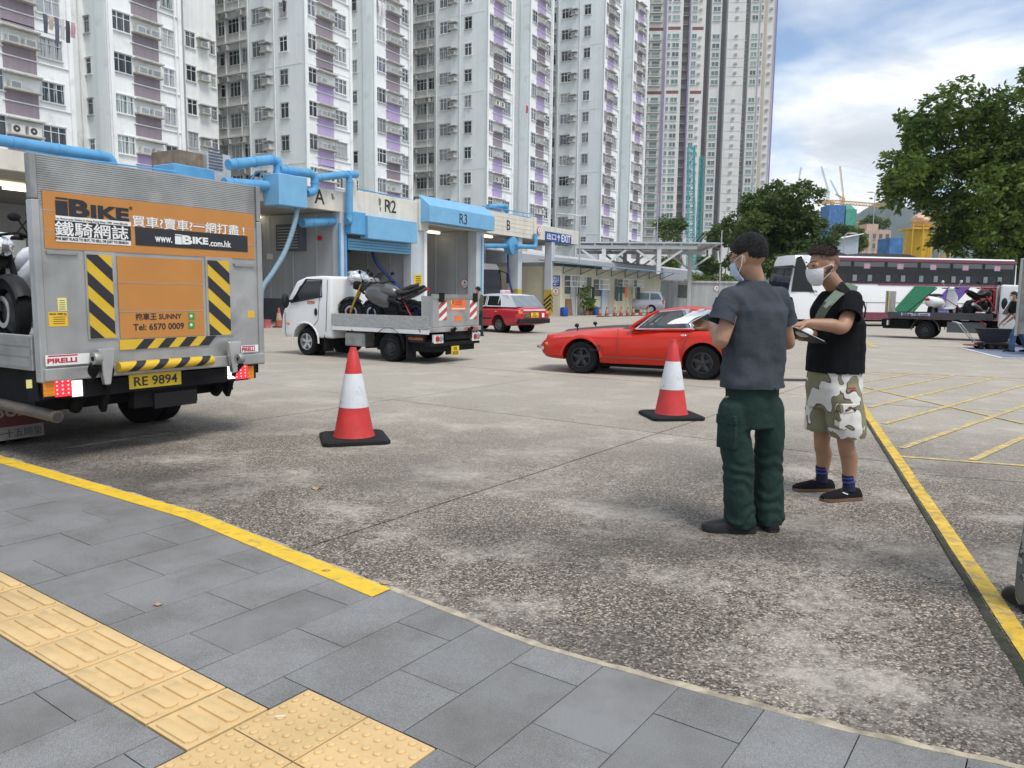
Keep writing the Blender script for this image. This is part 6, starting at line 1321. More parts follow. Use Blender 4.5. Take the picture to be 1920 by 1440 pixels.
# ================================================================ hut, walls, canopy, lamps, cones
CONR = M('cone_red', (.52, .03, .028), .5, var=.10, vs=8, dirt=((.28, .04, .035), 11, .55, .75, .7)); CONW = M('cone_white', (.68, .70, .72), .45, var=.06, vs=10, dirt=((.40, .40, .40), 14, .58, .75, .6)); CONB = M('cone_base_rubber', (.016, .016, .017), .8, spec=.2)
CONRD = M('cone_faded', (.33, .07, .035), .7, var=.25, vs=8, dirt=((.12, .07, .05), 9, .5, .7, .6)); CONWD = M('cone_dirty_white', (.42, .30, .22), .7, var=.3, vs=8)
def cone(loc, label, h=.95, r=.19, dirty=False, grp='large traffic cones by the entrance', rot=.3):
    t = thing('traffic_cone', label, 'cone', loc, rot, grp); bw = r*1.62; k = h/.95; red, wht = (CONRD, CONWD) if dirty else (CONR, CONW)
    b = MB(); pts = lambda w, z: [(w*a, w*b_, z) for a, b_ in ((1, .86), (.86, 1), (-.86, 1), (-1, .86), (-1, -.86), (-.86, -1), (.86, -1), (1, -.86))]
    b.loft([pts(bw, .006), pts(bw, .035*k), pts(bw*.93, .05*k)]); b.obj('base', CONB, t)
    def rr(z): return r*(1-z/(h*1.2))+.006
    z0, z1, z2 = .05*k, h*.37, h*.72
    MB().lathe([(rr(z0)*1.05, z0), (rr(z0+.02), z0+.03*k), (rr(z1), z1)], 28, caps=False).obj('lower_cone', red, t, smooth=40)
    MB().lathe([(rr(z1)+.003, z1-.004), (rr(z1)+.004, z1+.004), (rr(z2)+.004, z2-.004), (rr(z2)+.003, z2+.004)], 28, caps=False).obj('reflective_band', wht, t, smooth=40)
    MB().lathe([(rr(z2), z2), (rr(h*.93), h*.93), (rr(h*.93)*.85, h*.94), (rr(h)*.8, h), (.001, h)], 28, caps=False).obj('upper_cone', red, t, smooth=40); return t
g1, g2 = G(664, 825), G(1258, 782)
cone(g1, 'red and white cone standing alone near the pavement', .93, .20); cone(g2, 'red and white cone standing in front of the orange coupe', .95, .20, rot=.15)
ord_ = ('leftmost', 'second', 'third', 'fourth', 'fifth', 'sixth', 'seventh', 'rightmost')
for k, px in enumerate((1124.5, 1137.5, 1153, 1164.5, 1177, 1187, 1201, 1215)):
    g = G(px, 594-.35*k); cone(g, '%s weathered cone of the row in front of the hut' % ord_[k], .68+.04*math.sin(k*3), .15, True, 'weathered cones in a row by the hut', k*.7)
cone(TM @ Vector((.5, TY(522, .5), 0)), 'weathered cone standing by the left jamb of bay A', .8, .16, True, 'weathered cones in a row by the hut')
PINK = M('bucket_pink', (.55, .14, .17), .5)
bk = thing('plastic_bucket', 'pink plastic bucket on the ground at bay A', 'bucket', TM @ Vector((.6, TY(499, .6), 0)), 0); MB().lathe([(.13, 0), (.17, .32), (.18, .33), (.165, .33), (.125, .02)], 18, caps=False).obj('body', PINK, bk, smooth=40); MB().tube([(.17, 0, .31), (.1, .02, .2), (-.1, .02, .2), (-.17, 0, .31)], .006, 5).obj('handle', PINK, bk)
# ---- hut
HX = .6; hut = thing('guard_hut', 'cream single-storey hut with blue sheet awning beside the EXIT sign', 'hut', P0, BROT)
hy0, hy1 = TY(1051, HX), TY(1238, HX); HCR = M('hut_cream', (.66, .62, .47), .75, var=.06, vs=1, streak=.12, dirt=((.40, .37, .28), 2, .6, .8, .5))
MB().box((-4.5, hy0, 0), (HX, hy1, 3.35)).obj('wall', HCR, hut); MB().box((HX+.002, hy0, 0), (HX+.03, hy1, .25)).obj('plinth', GREYP, hut)
AWN = M('awning_blue', (.12, .22, .28), .6, var=.1)
MB().loft([[(-1.0, y, 3.75), (HX+1.5, y, 3.42), (HX+1.5, y, 3.47), (-1.0, y, 3.80)] for y in (hy0-.2, hy1+.8)]).obj('awning', AWN, hut)
for k in range(8):
    y = hy0+.3+(hy1-hy0)*k/7.2; MB().bar((HX, y, 2.9), (HX+1.3, y, 3.40), .05, .05).obj('awning_bracket', AWN, hut); MB().bar((HX+.03, y, 2.85), (HX+.03, y, 3.5), .05, .05).obj('awning_post', AWN, hut)
def grille(px0, px1, zb, zt, out_=.5):
    y0, y1 = TY(px0, HX), TY(px1, HX); m = MB(); x = HX+out_
    for z in (zb, (zb+zt)/2, zt): m.bar((x, y0, z), (x, y1, z), .04, .04); m.bar((HX, y0, z), (x, y0, z), .04, .04); m.bar((HX, y1, z), (x, y1, z), .04, .04)
    n = max(3, int((y1-y0)/.22))
    for k in range(n+1): y = y0+(y1-y0)*k/n; m.bar((x+.001, y, zb), (x+.001, y, zt), .03, .03)
    m.bar((x, y0, zb), (x, y0, zt), .06, .06); m.bar((x, y1, zb), (x, y1, zt), .06, .06)
    w = MB().box((HX+.002, y0+.05, zb-.5), (HX+.02, y1-.05, zt)).obj('window', gm, hut); m.obj('window_grille', WHITE, w)
grille(1058, 1086, 2.0, 2.75); grille(1112, 1131, 1.85, 2.6); grille(1157, 1176, 2.1, 2.7); grille(1184, 1196, 2.1, 2.7)
for px0, px1 in ((1096, 1108), (1152, 1156)): MB().box((HX+.002, TY(px0, HX), 1.1), (HX+.03, TY(px1, HX), 2.7)).obj('dark_window', gm, hut)
for px0, px1, m_ in ((1069, 1078, GREYP), (1128, 1142, GREYP)): MB().box((HX+.002, TY(px0, HX), .02), (HX+.05, TY(px1, HX), 2.05)).obj('door', m_, hut)
for px in (1080, 1127): MB().cyl((HX+.07, TY(px, HX), 0), (HX+.07, TY(px, HX), 2.4), .05, n=8).obj('drain_pipe', SKYBL if px > 1100 else WHITE, hut)
cols = [((.02, .05, .045), 1.1, .5), ((.02, .05, .045), 1.1, .5), ((.45, .10, .03), .8, .4), ((.20, .19, .13), .95, .4), ((.26, .25, .17), .95, .4), ((.02, .02, .025), .95, .55)]
for k, px in enumerate((1157, 1164, 1174, 1181, 1188, 1197)):
    c, h, w_ = cols[k]; p = TM @ Vector((HX+.75, TY(px, HX+.75), 2.1)); m = MB(); 
    m.loft([[(0.02*math.sin(i+k), -w_*.5*(1-.1*i/4), -h*i/4), (.10, -w_*.2, -h*i/4), (.10, w_*.2, -h*i/4), (0, w_*.5*(1-.12*i/4), -h*i/4), (-.08, 0, -h*i/4)] for i in range(5)])
    g_o = tag(m.obj('hanging_garment', M('garment_%d' % k, c, .9, var=.2, vs=6), None, smooth=60, loc=p, rot=(0, 0, BROT)), ('green work trousers hung leftmost', 'green work trousers hung second', 'orange jacket hung', 'khaki shirt hung', 'olive shirt hung', 'black jacket hung rightmost')[k]+' under the hut awning', 'garment', 'clothes hung under the hut awning')
tag(MB().cyl((0, 0, 0), tuple((TM @ Vector((HX+.75, TY(1200, HX+.75)+.3, 2.12)))-(TM @ Vector((HX+.75, TY(1153, HX+.75), 2.12)))), .02, n=6).obj('clothes_rail', ALU, None, loc=TM @ Vector((HX+.75, TY(1153, HX+.75), 2.12))), 'metal rail carrying the hung clothes at the hut', 'rail')
dj = tag(MB().loft([[(0, -.3, 0), (.12, 0, 0), (0, .3, 0), (-.08, 0, 0)], [(0, -.28, -.9), (.12, 0, -.95), (0, .26, -.9), (-.08, 0, -.9)]]).obj('hanging_garment', M('garment_grey', (.035, .037, .04), .9, var=.2), None, loc=TM @ Vector((HX+.6, TY(1112, HX+.6), 2.0))), 'dark shirt hung alone under the middle window grille', 'garment')
BLUD = M('drum_blue', (.015, .07, .36), .4)
for k, px in enumerate((1058.5, 1117)): tag(MB().lathe([(.24, 0), (.27, .05), (.27, .5), (.25, .58), (.16, .62), (.001, .62)], 18, caps=False).obj('plastic_drum', BLUD, None, smooth=40, loc=TM @ Vector((HX+.8, TY(px, HX+.8), 0))), ('blue plastic drum beside the brown board', 'blue plastic drum beside the potted plant')[k], 'drum')
tag(MB().box((0, 0, 0), (.05, .9, 1.15)).box((.051, .02, .02), (.06, .88, 1.13)).obj('wooden_board', M('board_brown', (.26, .15, .07), .8, var=.2, vs=5), None, loc=TM @ Vector((HX+.12, TY(1060, HX), .0)), rot=(0, R(-6), BROT)), 'brown wooden board leaning on the hut wall', 'board')
# ---- long grey mosaic building behind
MOS = M('grey_mosaic', (.36, .37, .39), .8, var=.35, vs=14, bump=.2, bs=20); mb_ = thing('mosaic_building', 'low building with long grey mosaic parapet behind the hut', 'building', P0, BROT)
y0, y1 = 1.2, TY(1335, -6); MB().box((-14, y0, 3.0), (-6, y1, 4.6)).obj('parapet', MOS, mb_); MB().loft([[(-14, y, 4.6), (-6, y, 4.6), (-6.6, y, 4.85), (-13.4, y, 4.85)] for y in (y0, y1)]).obj('sloped_cap', M('mosaic_cap', (.40, .41, .43), .8, var=.2, vs=8), mb_); MB().box((-13.8, y0+.2, 0), (-6.3, y1-.2, 3.0)).obj('wall', GREYW, mb_)
# ---- white steel canopy
cn = thing('steel_canopy', 'white steel canopy with Y-shaped posts behind the hut', 'canopy', D(1200, 560, 80)*1.0-Vector((0, 0, D(1200, 560, 80).z)), R(-6))
SXo = cn.location.x; CNW = M('canopy_white', (.66, .67, .66), .6, var=.06)
def cxp(px, Y): return D(px, 560, Y).x-SXo
a, b = cxp(1086, 78), cxp(1300, 78); zr = 6.35
for k in range(9): x = a+(b+2-a)*k/8; MB().box((x-.1, -3.0, zr), (x+.1, 9.5, zr+.18)).obj('rafter', CNW, cn)
MB().box((a-.4, -3.2, zr+.185), (b+2.6, 9.8, zr+.32)).obj('roof_sheet', GREYP, cn); MB().box((a-.3, -2.9, zr-.35), (b+.2, -2.65, zr-.002)).obj('front_beam', CNW, cn); MB().box((a-.3, 7.0, zr-.35), (b+2.4, 7.25, zr-.002)).obj('rear_beam', CNW, cn)
for px, yy_ in ((1136, -2.78), (1238, -2.78), (1157, 7.12), (1181, 7.12), (1277, 7.12)):
    x = cxp(px, 80+yy_); MB().box((x-.2, yy_-.2, 0), (x+.2, yy_+.2, zr-.36)).obj('post', CNW, cn); 
    for s in (-1, 1): MB().bar((x+s*.15, yy_, zr-1.9), (x+s*2.2, yy_, zr-.45), .18, .20).obj('brace', CNW, cn)
# ---- site wall with windows and speed sign
sw = thing('site_wall', 'pale grey site wall with speed sign behind the silver people carrier', 'wall', (0, 90, 0), 0)
WLG = M('wall_pale_grey', (.47, .48, .48), .8, var=.07, vs=.6, streak=.25)
x0, x1 = D(1165, 560, 90).x, D(1560, 560, 90).x; n = 9
for k in range(n): a = x0+(x1-x0)*k/n; MB().box((a+.01, 0, 0), (a+(x1-x0)/n-.01, .3, 2.95)).obj('wall_panel', WLG, sw)
MB().box((x0-.1, -.12, 2.96), (x1+.1, .45, 3.2)).obj('coping', CONCL, sw)
for p0_, p1_, z0_, z1_ in ((1199, 1228, 1.7, 2.7), (1271, 1291, 1.25, 2.7)): MB().box((D(p0_, 560, 90).x, -.05, z0_), (D(p1_, 560, 90).x, -.004, z1_)).obj('window', gm, sw)
round_sign(sw, (D(1343, 560, 90).x, -.02, D(1343, 541, 90).z), ROT_L, .38)
# ---- street lamps
def lamp_post(px, Y, ytop, armx, label, th=.09):
    base = D(px, 560, Y); base.z = 0; z = D(px, ytop, Y).z; t = thing('street_lamp', label, 'street lamp', base, 0, 'street lamps')
    MB().tube([(0, 0, 0), (0, 0, z)], [th, th*.6], 8).obj('pole', M('lamp_pole_grey', (.42, .43, .44), .5, metal=.3), t)
    MB().tube([(0, 0, z-.05), (armx*.5, 0, z+.12), (armx, 0, z+.15)], th*.45, 6).obj('arm', MATS['lamp_pole_grey'], t); MB().ell((armx+.35*(1 if armx > 0 else -1), 0, z+.12), (.5, .16, .09), 10, 6).obj('lamp_head', MATS['lamp_pole_grey'], t, smooth=50)
lamp_post(1085, 68, 405, -1.3, 'grey street lamp rising behind the hut roof'); lamp_post(1228, 130, 365, -.4, 'tall thin mast rising through the canopy', .12); lamp_post(1348, 76, 432, .8, 'white street lamp left of the round tree'); lamp_post(1628, 110, 362, -.3, 'thin mast in front of the far crane jib', .08); lamp_post(1577, 75, 440, .4, 'short lamp post before the blue grey shed')
# ---- teal lattice mast and far tower cranes
def lattice(par, a, b, w, mat, name, n, r=.06):
    a, b = Vector(a), Vector(b); t = (b-a).normalized(); ref = Vector((0, 1, 0)) if abs(t.y) < .9 else Vector((1, 0, 0)); x = t.cross(ref).normalized()*w/2; y = t.cross(x).normalized()*w/2; m = MB(); cs = [x+y, x-y, -x-y, -x+y]
    for c in cs: m.cyl(tuple(a+c), tuple(b+c), r, n=5)
    for i in range(n):
        p = a+(b-a)*i/n; q = a+(b-a)*(i+1)/n
        for j in range(4): m.cyl(tuple(p+cs[j]), tuple(q+cs[(j+1) % 4]), r*.6, n=4); m.cyl(tuple(q+cs[j]), tuple(q+cs[(j+1) % 4]), r*.6, n=4)
    return m.obj(name, mat, par)
TEAL = M('crane_teal', (.06, .36, .38), .5); cb = D(1297, 560, 165); tc_ = thing('lattice_mast', 'teal lattice piling mast standing before the tall tower', 'crane', (cb.x, 165, 0))
za, zb2 = D(1297, 275, 165).z, D(1297, 330, 165).z
lattice(tc_, (-.3, 0, 0), (-1.4, 0, za), 1.3, TEAL, 'mast', 26, .09); lattice(tc_, (.9, 0, 0), (.9, 0, zb2+4), .8, TEAL, 'leader', 24, .07); MB().bar((-1.4, 0, za), (-.2, 0, za-1.5), .3, .3).obj('head_sheave', TEAL, tc_); MB().cyl((-1.3, 0, za), (2.0, 0, 2), .04, n=5).obj('hoist_rope', TEAL, tc_)
CYEL = M('crane_yellow', (.55, .33, .06), .6); CGRY = M('crane_grey', (.42, .46, .52), .6)
def tower_crane(px, Y, ytop, ybase, jib, label, mat, w=2.0):
    w *= .6; jib = [(a, b_, c*.6) for a, b_, c in jib]
    b = D(px, 560, Y); t = thing('tower_crane', label, 'crane', (b.x, Y, 0), 0, 'far tower cranes'); z1 = D(px, ytop, Y).z; z0 = D(px, ybase, Y).z
    lattice(t, (0, 0, z0), (0, 0, z1), w, mat, 'mast', 14, w*.09)
    for k, (jx, jy, jw) in enumerate(jib): q = D(px+jx, ytop+jy, Y); lattice(t, (0, 0, z1), (q.x-b.x, 0, q.z), jw, mat, 'jib' if k == 0 else 'counter_jib', 16, jw*.1)
    MB().box((-w*.7, -w*.7, z1-w), (w*.7, w*.7, z1)).obj('cab', mat, t); return t
tower_crane(1484, 900, 348, 440, [(18, -34, 2.0), (-10, -6, 2.0)], 'luffing crane leaning right above the round tree', CGRY, 2.2); tower_crane(1541, 800, 358, 440, [(-1, -46, 2.0), (1, 6, 2.0)], 'grey crane with upright jib right of the round tree', CGRY, 3.2)
tower_crane(1570, 800, 372, 440, [(5, -60, 2.0), (-3, -8, 2.0)], 'yellow crane with upright jib above the green netting', CYEL, 2.8); tower_crane(1566, 850, 376, 440, [(-9, -38, 1.8)], 'thin grey crane between two upright jibs', CGRY, 1.6)
tower_crane(1433, 1000, 352, 440, [(-6, -18, 2.0), (4, 3, 2)], 'small far crane just right of the tall tower', CGRY, 2.0); tower_crane(1550, 500, 378, 460, [(110, 8, 3.2), (-22, 1, 3)], 'yellow crane with long level jib over the site', CYEL, 2.6)
tower_crane(1600, 520, 418, 470, [(60, -4, 2.4), (-20, 6, 2)], 'low yellow crane jib above the pink building', CYEL, 1.8)
# ---- site buildings in the distance
def bld(name, label, cat, px0, px1, ytop, Y, dep, mat, roof=None, slope=0):
    a, b = D(px0, 560, Y).x, D(px1, 560, Y).x; z = D((px0+px1)/2, ytop, Y).z; t = thing(name, label, cat, ((a+b)/2, Y, 0)); h = (b-a)/2
    MB().loft([[(-h, y, 0), (h, y, 0), (h, y, z+slope), (-h, y, z)] for y in (0, dep)]).obj('wall', mat, t); return t, h, z
BNET = M('blue_netting', (.06, .17, .36), .9, var=.25, vs=.6, streak=.2); GNET = M('green_netting', (.07, .32, .24), .9, var=.2, vs=.4, streak=.2); PNK = M('pink_render', (.52, .38, .29), .85, var=.08, vs=.3, streak=.15)
bld('netted_building', 'blue netted building right behind the round tree', 'building', 1545, 1576, 384, 420, 12, BNET); t, h, z = bld('netted_building', 'green netted building under construction', 'building', 1574, 1596, 392, 420, 10, GNET); MB().loft([[(-h*.9, 1, z), (h*.9, 1, z), (h*.9, 8, z), (-h*.9, 8, z)], [(-h*.4, 3, z+2.5), (h*.4, 3, z+2.5), (h*.4, 6, z+2.5), (-h*.4, 6, z+2.5)]]).obj('crown', GNET, t)
t, h, z = bld('pink_building', 'pink rendered low-rise building behind the coach', 'building', 1600, 1662, 431, 240, 12, PNK)
for r_ in range(4):
    for c in range(5): w_ = MB().box((-h+h*2*(c+.25)/5, -.08, z-2.6-r_*2.9), (-h+h*2*(c+.75)/5, -.004, z-1.2-r_*2.9)).obj('window', gm, t); MB().box((-h+h*2*(c+.2)/5, -.4, z-2.75-r_*2.9), (-h+h*2*(c+.8)/5, -.09, z-2.65-r_*2.9)).obj('sill', CONCL, w_)
MB().box((-h*.3, 2, z), (h*.4, 8, z+2)).obj('roof_hut', PNK, t)
t, h, z = bld('sheet_shed', 'blue grey sheet shed with slanted roof behind the coach', 'shed', 1543, 1603, 455, 95, 8, M('shed_sheet', (.42, .47, .53), .6, var=.06, streak=.1), slope=1.0); MB().loft([[(-h-.3, y, z+.02), (h+.4, y, z+1.05), (h+.4, y, z+1.15), (-h-.3, y, z+.12)] for y in (-.5, 8.4)]).obj('roof', WHITE, t)
for k in range(4): MB().box((-h+.1, -.1, z-2.2-k*.45), (h-.1, -.005, z-2.0-k*.45)).obj('louvre', GREYD, t)
bld('blue_hoarding', 'blue sheeted block left of the yellow silo', 'building', 1661, 1688, 446, 180, 6, BNET)
YSI = M('silo_yellow', (.60, .36, .02), .5, var=.1, vs=1, streak=.15); sb_ = D(1722, 560, 130); so = thing('yellow_silo', 'bright yellow silo plant with scaffold behind the coach', 'silo', (sb_.x, 130, 0))
zt_ = D(1720, 432, 130).z; zz1 = D(1720, 412, 130).z; hw2 = (D(1755, 560, 130).x-D(1687, 560, 130).x)/2
MB().lathe([(hw2*.72, 1), (hw2*.72, zt_)], 24, (-hw2*.25, 0, 0)).obj('tank', YSI, so, smooth=40); MB().box((-hw2, -hw2*.8, zt_), (hw2*.55, hw2*.8, zt_+.35)).obj('deck', YSI, so); crumple_c = None
for x in (-hw2, -hw2*.45, 0, hw2*.5, hw2*.8, hw2*1.1): MB().box((x-.08, -hw2*.85, 0), (x+.08, -hw2*.85+.16, zt_+(zz1-zt_)*(.9 if x > 0 else .5))).obj('column', YSI, so)
for z in (zt_*.35, zt_*.6, zt_*.85, zt_+1.0): MB().box((hw2*.45, -hw2*.88, z), (hw2*1.25, -hw2*.88+.15, z+.15)).obj('scaffold_rail', YSI, so)
for k in range(5): MB().bar((hw2*.5, -hw2*.9, zt_*.2*k), (hw2*1.1, -hw2*.9, zt_*.2*(k+1)), .12, .12).obj('brace', YSI, so)
for z in (zt_+.6, zt_+1.3): MB().box((-hw2, -hw2*.8, z), (hw2*.5, -hw2*.8+.12, z+.1)).obj('guard_rail', YSI, so)
m = MB().ell((0, 0, 0), (hw2*.55, hw2*.5, 1.2), 20, 12); m.v = [tuple(Vector(p)*(1+.25*noise.noise(Vector(p)*.9)+.1*noise.noise(Vector(p)*3))) for p in m.v]; m.obj('tarpaulin', M('tarp_peach', (.62, .42, .30), .8, var=.1), so, smooth=30, loc=(-hw2*.1, 0, zt_+1.6))
# ---- hills
hl = MB(); ridge = [(-900, 90), (500, 150), (900, 190), (1020, 255), (1120, 300), (1200, 265), (1300, 285), (1450, 240), (1600, 300), (1850, 260), (2200, 310), (2700, 230), (3300, 120)]
rings = []
for i in range(len(ridge)-1):
    for k in range(8):
        f_ = k/8; x = ridge[i][0]+(ridge[i+1][0]-ridge[i][0])*f_; s_ = f_*f_*(3-2*f_); z = ridge[i][1]+(ridge[i+1][1]-ridge[i][1])*s_+12*noise.noise((x*.012, 0, 0))+5*noise.noise((x*.05, 2, 0))
        rings.append([(x, 1900+60*noise.noise((x*.004, 5, 0)), -5), (x, 2050, z*.35+10*noise.noise((x*.01, 1, 0))), (x, 2200, z*.7+14*noise.noise((x*.012, 3, 0))), (x, 2350, z), (x, 2700, z*.5), (x, 3000, -5)])
hl.loft(rings, False, False); struct(hl.obj('hills', M('hill_green', (.025, .045, .035), .95, var=.5, vs=.02), None, smooth=60))
# ================================================================ trees and plants
def leaf_mat(name, a, b, tr=.25):
    m = bpy.data.materials.new(name); m.use_nodes = True; t = m.node_tree; n = t.nodes; l = t.links.new; p = n['Principled BSDF']; p.inputs['Roughness'].default_value = .5; p.inputs['Specular IOR Level'].default_value = .3
    at = n.new('ShaderNodeAttribute'); at.attribute_name = 'tint'; mx = n.new('ShaderNodeMix'); mx.data_type = 'RGBA'; l(at.outputs['Fac'], mx.inputs[0]); mx.inputs[6].default_value = (*a, 1); mx.inputs[7].default_value = (*b, 1); l(mx.outputs[2], p.inputs['Base Color'])
    ts = n.new('ShaderNodeBsdfTranslucent'); l(mx.outputs[2], ts.inputs[0]); ms = n.new('ShaderNodeMixShader'); ms.inputs[0].default_value = tr; l(p.outputs[0], ms.inputs[1]); l(ts.outputs[0], ms.inputs[2]); l(ms.outputs[0], n['Material Output'].inputs[0]); return m
LEAF1 = leaf_mat('foliage_dark', (.042, .085, .022), (.16, .22, .06), .36); LEAF2 = leaf_mat('foliage_bright', (.045, .098, .020), (.23, .31, .06), .4); BARK = M('bark', (.10, .08, .06), .9, var=.3, vs=6, bump=.6, bs=14)
def crown(par, clumps, nleaf, size, mat, seed, droop=.3, name='crown'):
    """leaf-sized two-triangle blades scattered through and on the shell of the clumps; tint per leaf is its own colour"""
    rd = random.Random(seed); vs = []; fs = []; tint = []; tot = sum(c[3]**2 for c in clumps)
    for (cx_, cy_, cz_, r) in clumps:
        k = int(nleaf*r*r/tot); ct = rd.uniform(0, .5); sub = [(Vector((rd.gauss(0, 1), rd.gauss(0, 1), rd.gauss(0, .8))).normalized(), rd.uniform(.15, .3)) for _ in range(26)]
        for _ in range(k):
            d, sr = rd.choice(sub); rad = rd.uniform(.72, 1.0) if rd.random() < .8 else rd.uniform(.3, .8)
            c = Vector((cx_, cy_, cz_))+Vector((d.x*r*rad, d.y*r*rad, d.z*r*rad*.85))+Vector((rd.gauss(0, 1), rd.gauss(0, 1), rd.gauss(0, .7)))*r*sr*.55
            ax = (Vector((rd.gauss(0, 1), rd.gauss(0, 1), rd.gauss(0, .5)-droop))+d*.6).normalized(); sd_ = ax.orthogonal().normalized(); sd_.rotate(Matrix.Rotation(rd.uniform(0, 6.28), 3, ax)); s = size*rd.uniform(.6, 1.35); b = len(vs)
            vs += [c, c+ax*s*.5+sd_*s*.24, c+ax*s, c+ax*s*.5-sd_*s*.24]; fs.append((b, b+1, b+2, b+3)); tint.append(min(1, max(0, ct+rd.uniform(-.15, .45))))
    me = bpy.data.meshes.new(name); me.from_pydata(vs, [], fs); me.materials.append(mat); at = me.attributes.new('tint', 'FLOAT', 'FACE'); at.data.foreach_set('value', tint)
    return link(name, me, par)
def tree(name, label, base, clumps, nleaf, size, mat, seed, tr=.35, trunk_top=3.0, cat='tree'):
    t = thing(name, label, cat, base); cr_ = crown(t, clumps, nleaf, size, mat, seed)
    tk = MB(); tk.tube([(0, 0, -.2), (.05, .05, trunk_top*.5), (.0, .1, trunk_top)], [tr*1.3, tr, tr*.85], 10)
    for (cx_, cy_, cz_, r) in clumps[:14]: tk.tube([(0, .1, trunk_top-.2), (cx_*.45, cy_*.45, trunk_top+(cz_-trunk_top)*.5), (cx_, cy_, cz_)], [tr*.5, tr*.25, tr*.08], 6)
    tk.obj('trunk', BARK, t, smooth=50); return t
rv = random.Random(5)
# round tree behind the coach nose
Yt = 62; b = D(1448, 560, Yt); k = Yt/1442
cl = []
for px, py, r in ((1395, 420, 40), (1420, 385, 38), (1455, 372, 34), (1490, 380, 38), (1520, 415, 38), (1450, 430, 60), (1405, 470, 46), (1500, 465, 50), (1535, 450, 26), (1375, 450, 26), (1450, 490, 55), (1435, 405, 50), (1480, 415, 50), (1372, 490, 24), (1540, 480, 22)):
    for _ in range(2):
        q = D(px+rv.uniform(-6, 6), py+rv.uniform(-6, 6), Yt); cl.append((q.x-b.x, rv.uniform(-2.2, 2.2), q.z, r*k*rv.uniform(.62, .82)))
tree('round_tree', 'dense round dark green tree behind the nose of the coach', (b.x, Yt, 0), cl, 36000, .32, LEAF1, 1, .35, 3.0)
# spreading tree at right
Yt = 50; b = D(1905, 560, Yt); k = Yt/1442; cl = []
for px, py, r in ((1745, 205, 34), (1720, 250, 34), (1780, 240, 44), (1700, 290, 28), (1745, 300, 50), (1690, 335, 26), (1730, 350, 46), (1800, 310, 60), (1800, 385, 46), (1850, 220, 50), (1905, 190, 46), (1880, 480, 46), (1935, 470, 60), (1860, 290, 66), (1920, 270, 70), (1840, 370, 66), (1910, 360, 70), (1822, 440, 34), (1850, 440, 60), (1915, 440, 70), (1980, 250, 80), (1990, 360, 90), (2050, 300, 90), (1960, 430, 70), (1815, 190, 26), (1680, 312, 16), (1765, 178, 18), (1895, 155, 22)):
    for _ in range(2):
        q = D(px+rv.uniform(-8, 8), py+rv.uniform(-8, 8), Yt); cl.append((q.x-b.x, rv.uniform(-3, 3), q.z, r*k*rv.uniform(.75, 1.0)))
rest = cl[:]; rv.shuffle(rest); 
tree('spreading_tree', 'large spreading tree overhanging the right photo edge', (b.x, Yt, 0), rest, 62000, .34, LEAF2, 2, .45, 4.0)
# background trees
for nm, lab, px, py, Y, w_, h_, mat, sd_ in (('broadleaf_tree', 'dark tree left of the teal mast', 1262, 430, 150, 34, 30, LEAF1, 3), ('broadleaf_tree', 'green tree behind the pink building', 1585, 440, 200, 34, 22, LEAF1, 4), ('broadleaf_tree', 'tree between shed and pink building', 1612, 445, 160, 18, 20, LEAF2, 5), ('broadleaf_tree', 'shrubby tree behind the canopy posts', 1255, 505, 110, 26, 22, LEAF2, 6), ('broadleaf_tree', 'dark tree right of the teal mast near the palm', 1355, 445, 140, 30, 26, LEAF1, 8), ('broadleaf_tree', 'leafy tree above the site wall right of the canopy', 1330, 495, 105, 26, 20, LEAF1, 9), ('broadleaf_tree', 'leafy tree in the gap left of the silo', 1640, 420, 330, 26, 16, LEAF1, 10)):
    b = D(px, 560, Y); k = Y/1442; cl = []
    for _ in range(9):
        q = D(px+rv.uniform(-.6, .6)*w_, py+rv.uniform(-.6, .8)*h_, Y); cl.append((q.x-b.x, rv.uniform(-1, 1)*w_*k*.5, q.z, rv.uniform(.35, .6)*h_*k))
    tree(nm, lab, (b.x, Y, 0), cl, 2200, Y*.0042, mat, sd_, .25, 2.0)
# palms
for k_, (px, py, Y, lab) in enumerate(((1322, 440, 145, 'palm with drooping fronds beside the teal mast'), (1285, 510, 100, 'small palm behind the canopy post'))):
    b = D(px, 560, Y); top = D(px, py, Y).z; t = thing('palm_tree', lab, 'palm', (b.x, Y, 0)); MB().tube([(0, 0, 0), (.1, 0, top*.5), (0, 0, top)], [.25, .2, .18], 8).obj('trunk', BARK, t); fm_ = MB(); L_ = 24*Y/1442
    for a in range(18):
        an = a*2.4; el = rv.uniform(-.1, 1.0); pts = []
        for q in range(6): f_ = q/5; pts.append(Vector((math.cos(an)*L_*f_, math.sin(an)*L_*f_, top+L_*(math.sin(el)*f_-.9*f_*f_))))
        w_ = L_*.10; sd = Vector((-math.sin(an), math.cos(an), 0)); fm_.loft([[p-sd*w_*(1-abs(i/5-.4)), p+Vector((0, 0, w_*.4)), p+sd*w_*(1-abs(i/5-.4))] for i, p in enumerate(pts)], False, False)
    fm_.obj('fronds', M('palm_green', (.06, .10, .03), .6, var=.3, vs=2), t)
# hedge line on top of the site wall
hx0, hx1 = D(1300, 560, 93).x, D(1420, 560, 93).x
t = thing('hedge', 'low hedge growing above the pale site wall', 'hedge', ((hx0+hx1)/2, 93, 2.6)); crown(t, [((hx0-hx1)/2+(hx1-hx0)*i/9, rv.uniform(-.3, .3), .7, .9) for i in range(10)], 2600, .32, LEAF2, 12, name='foliage'); MB().box(((hx0-hx1)/2, -.5, -2.6), ((hx1-hx0)/2, .5, .2)).obj('planter', CONCL, t)
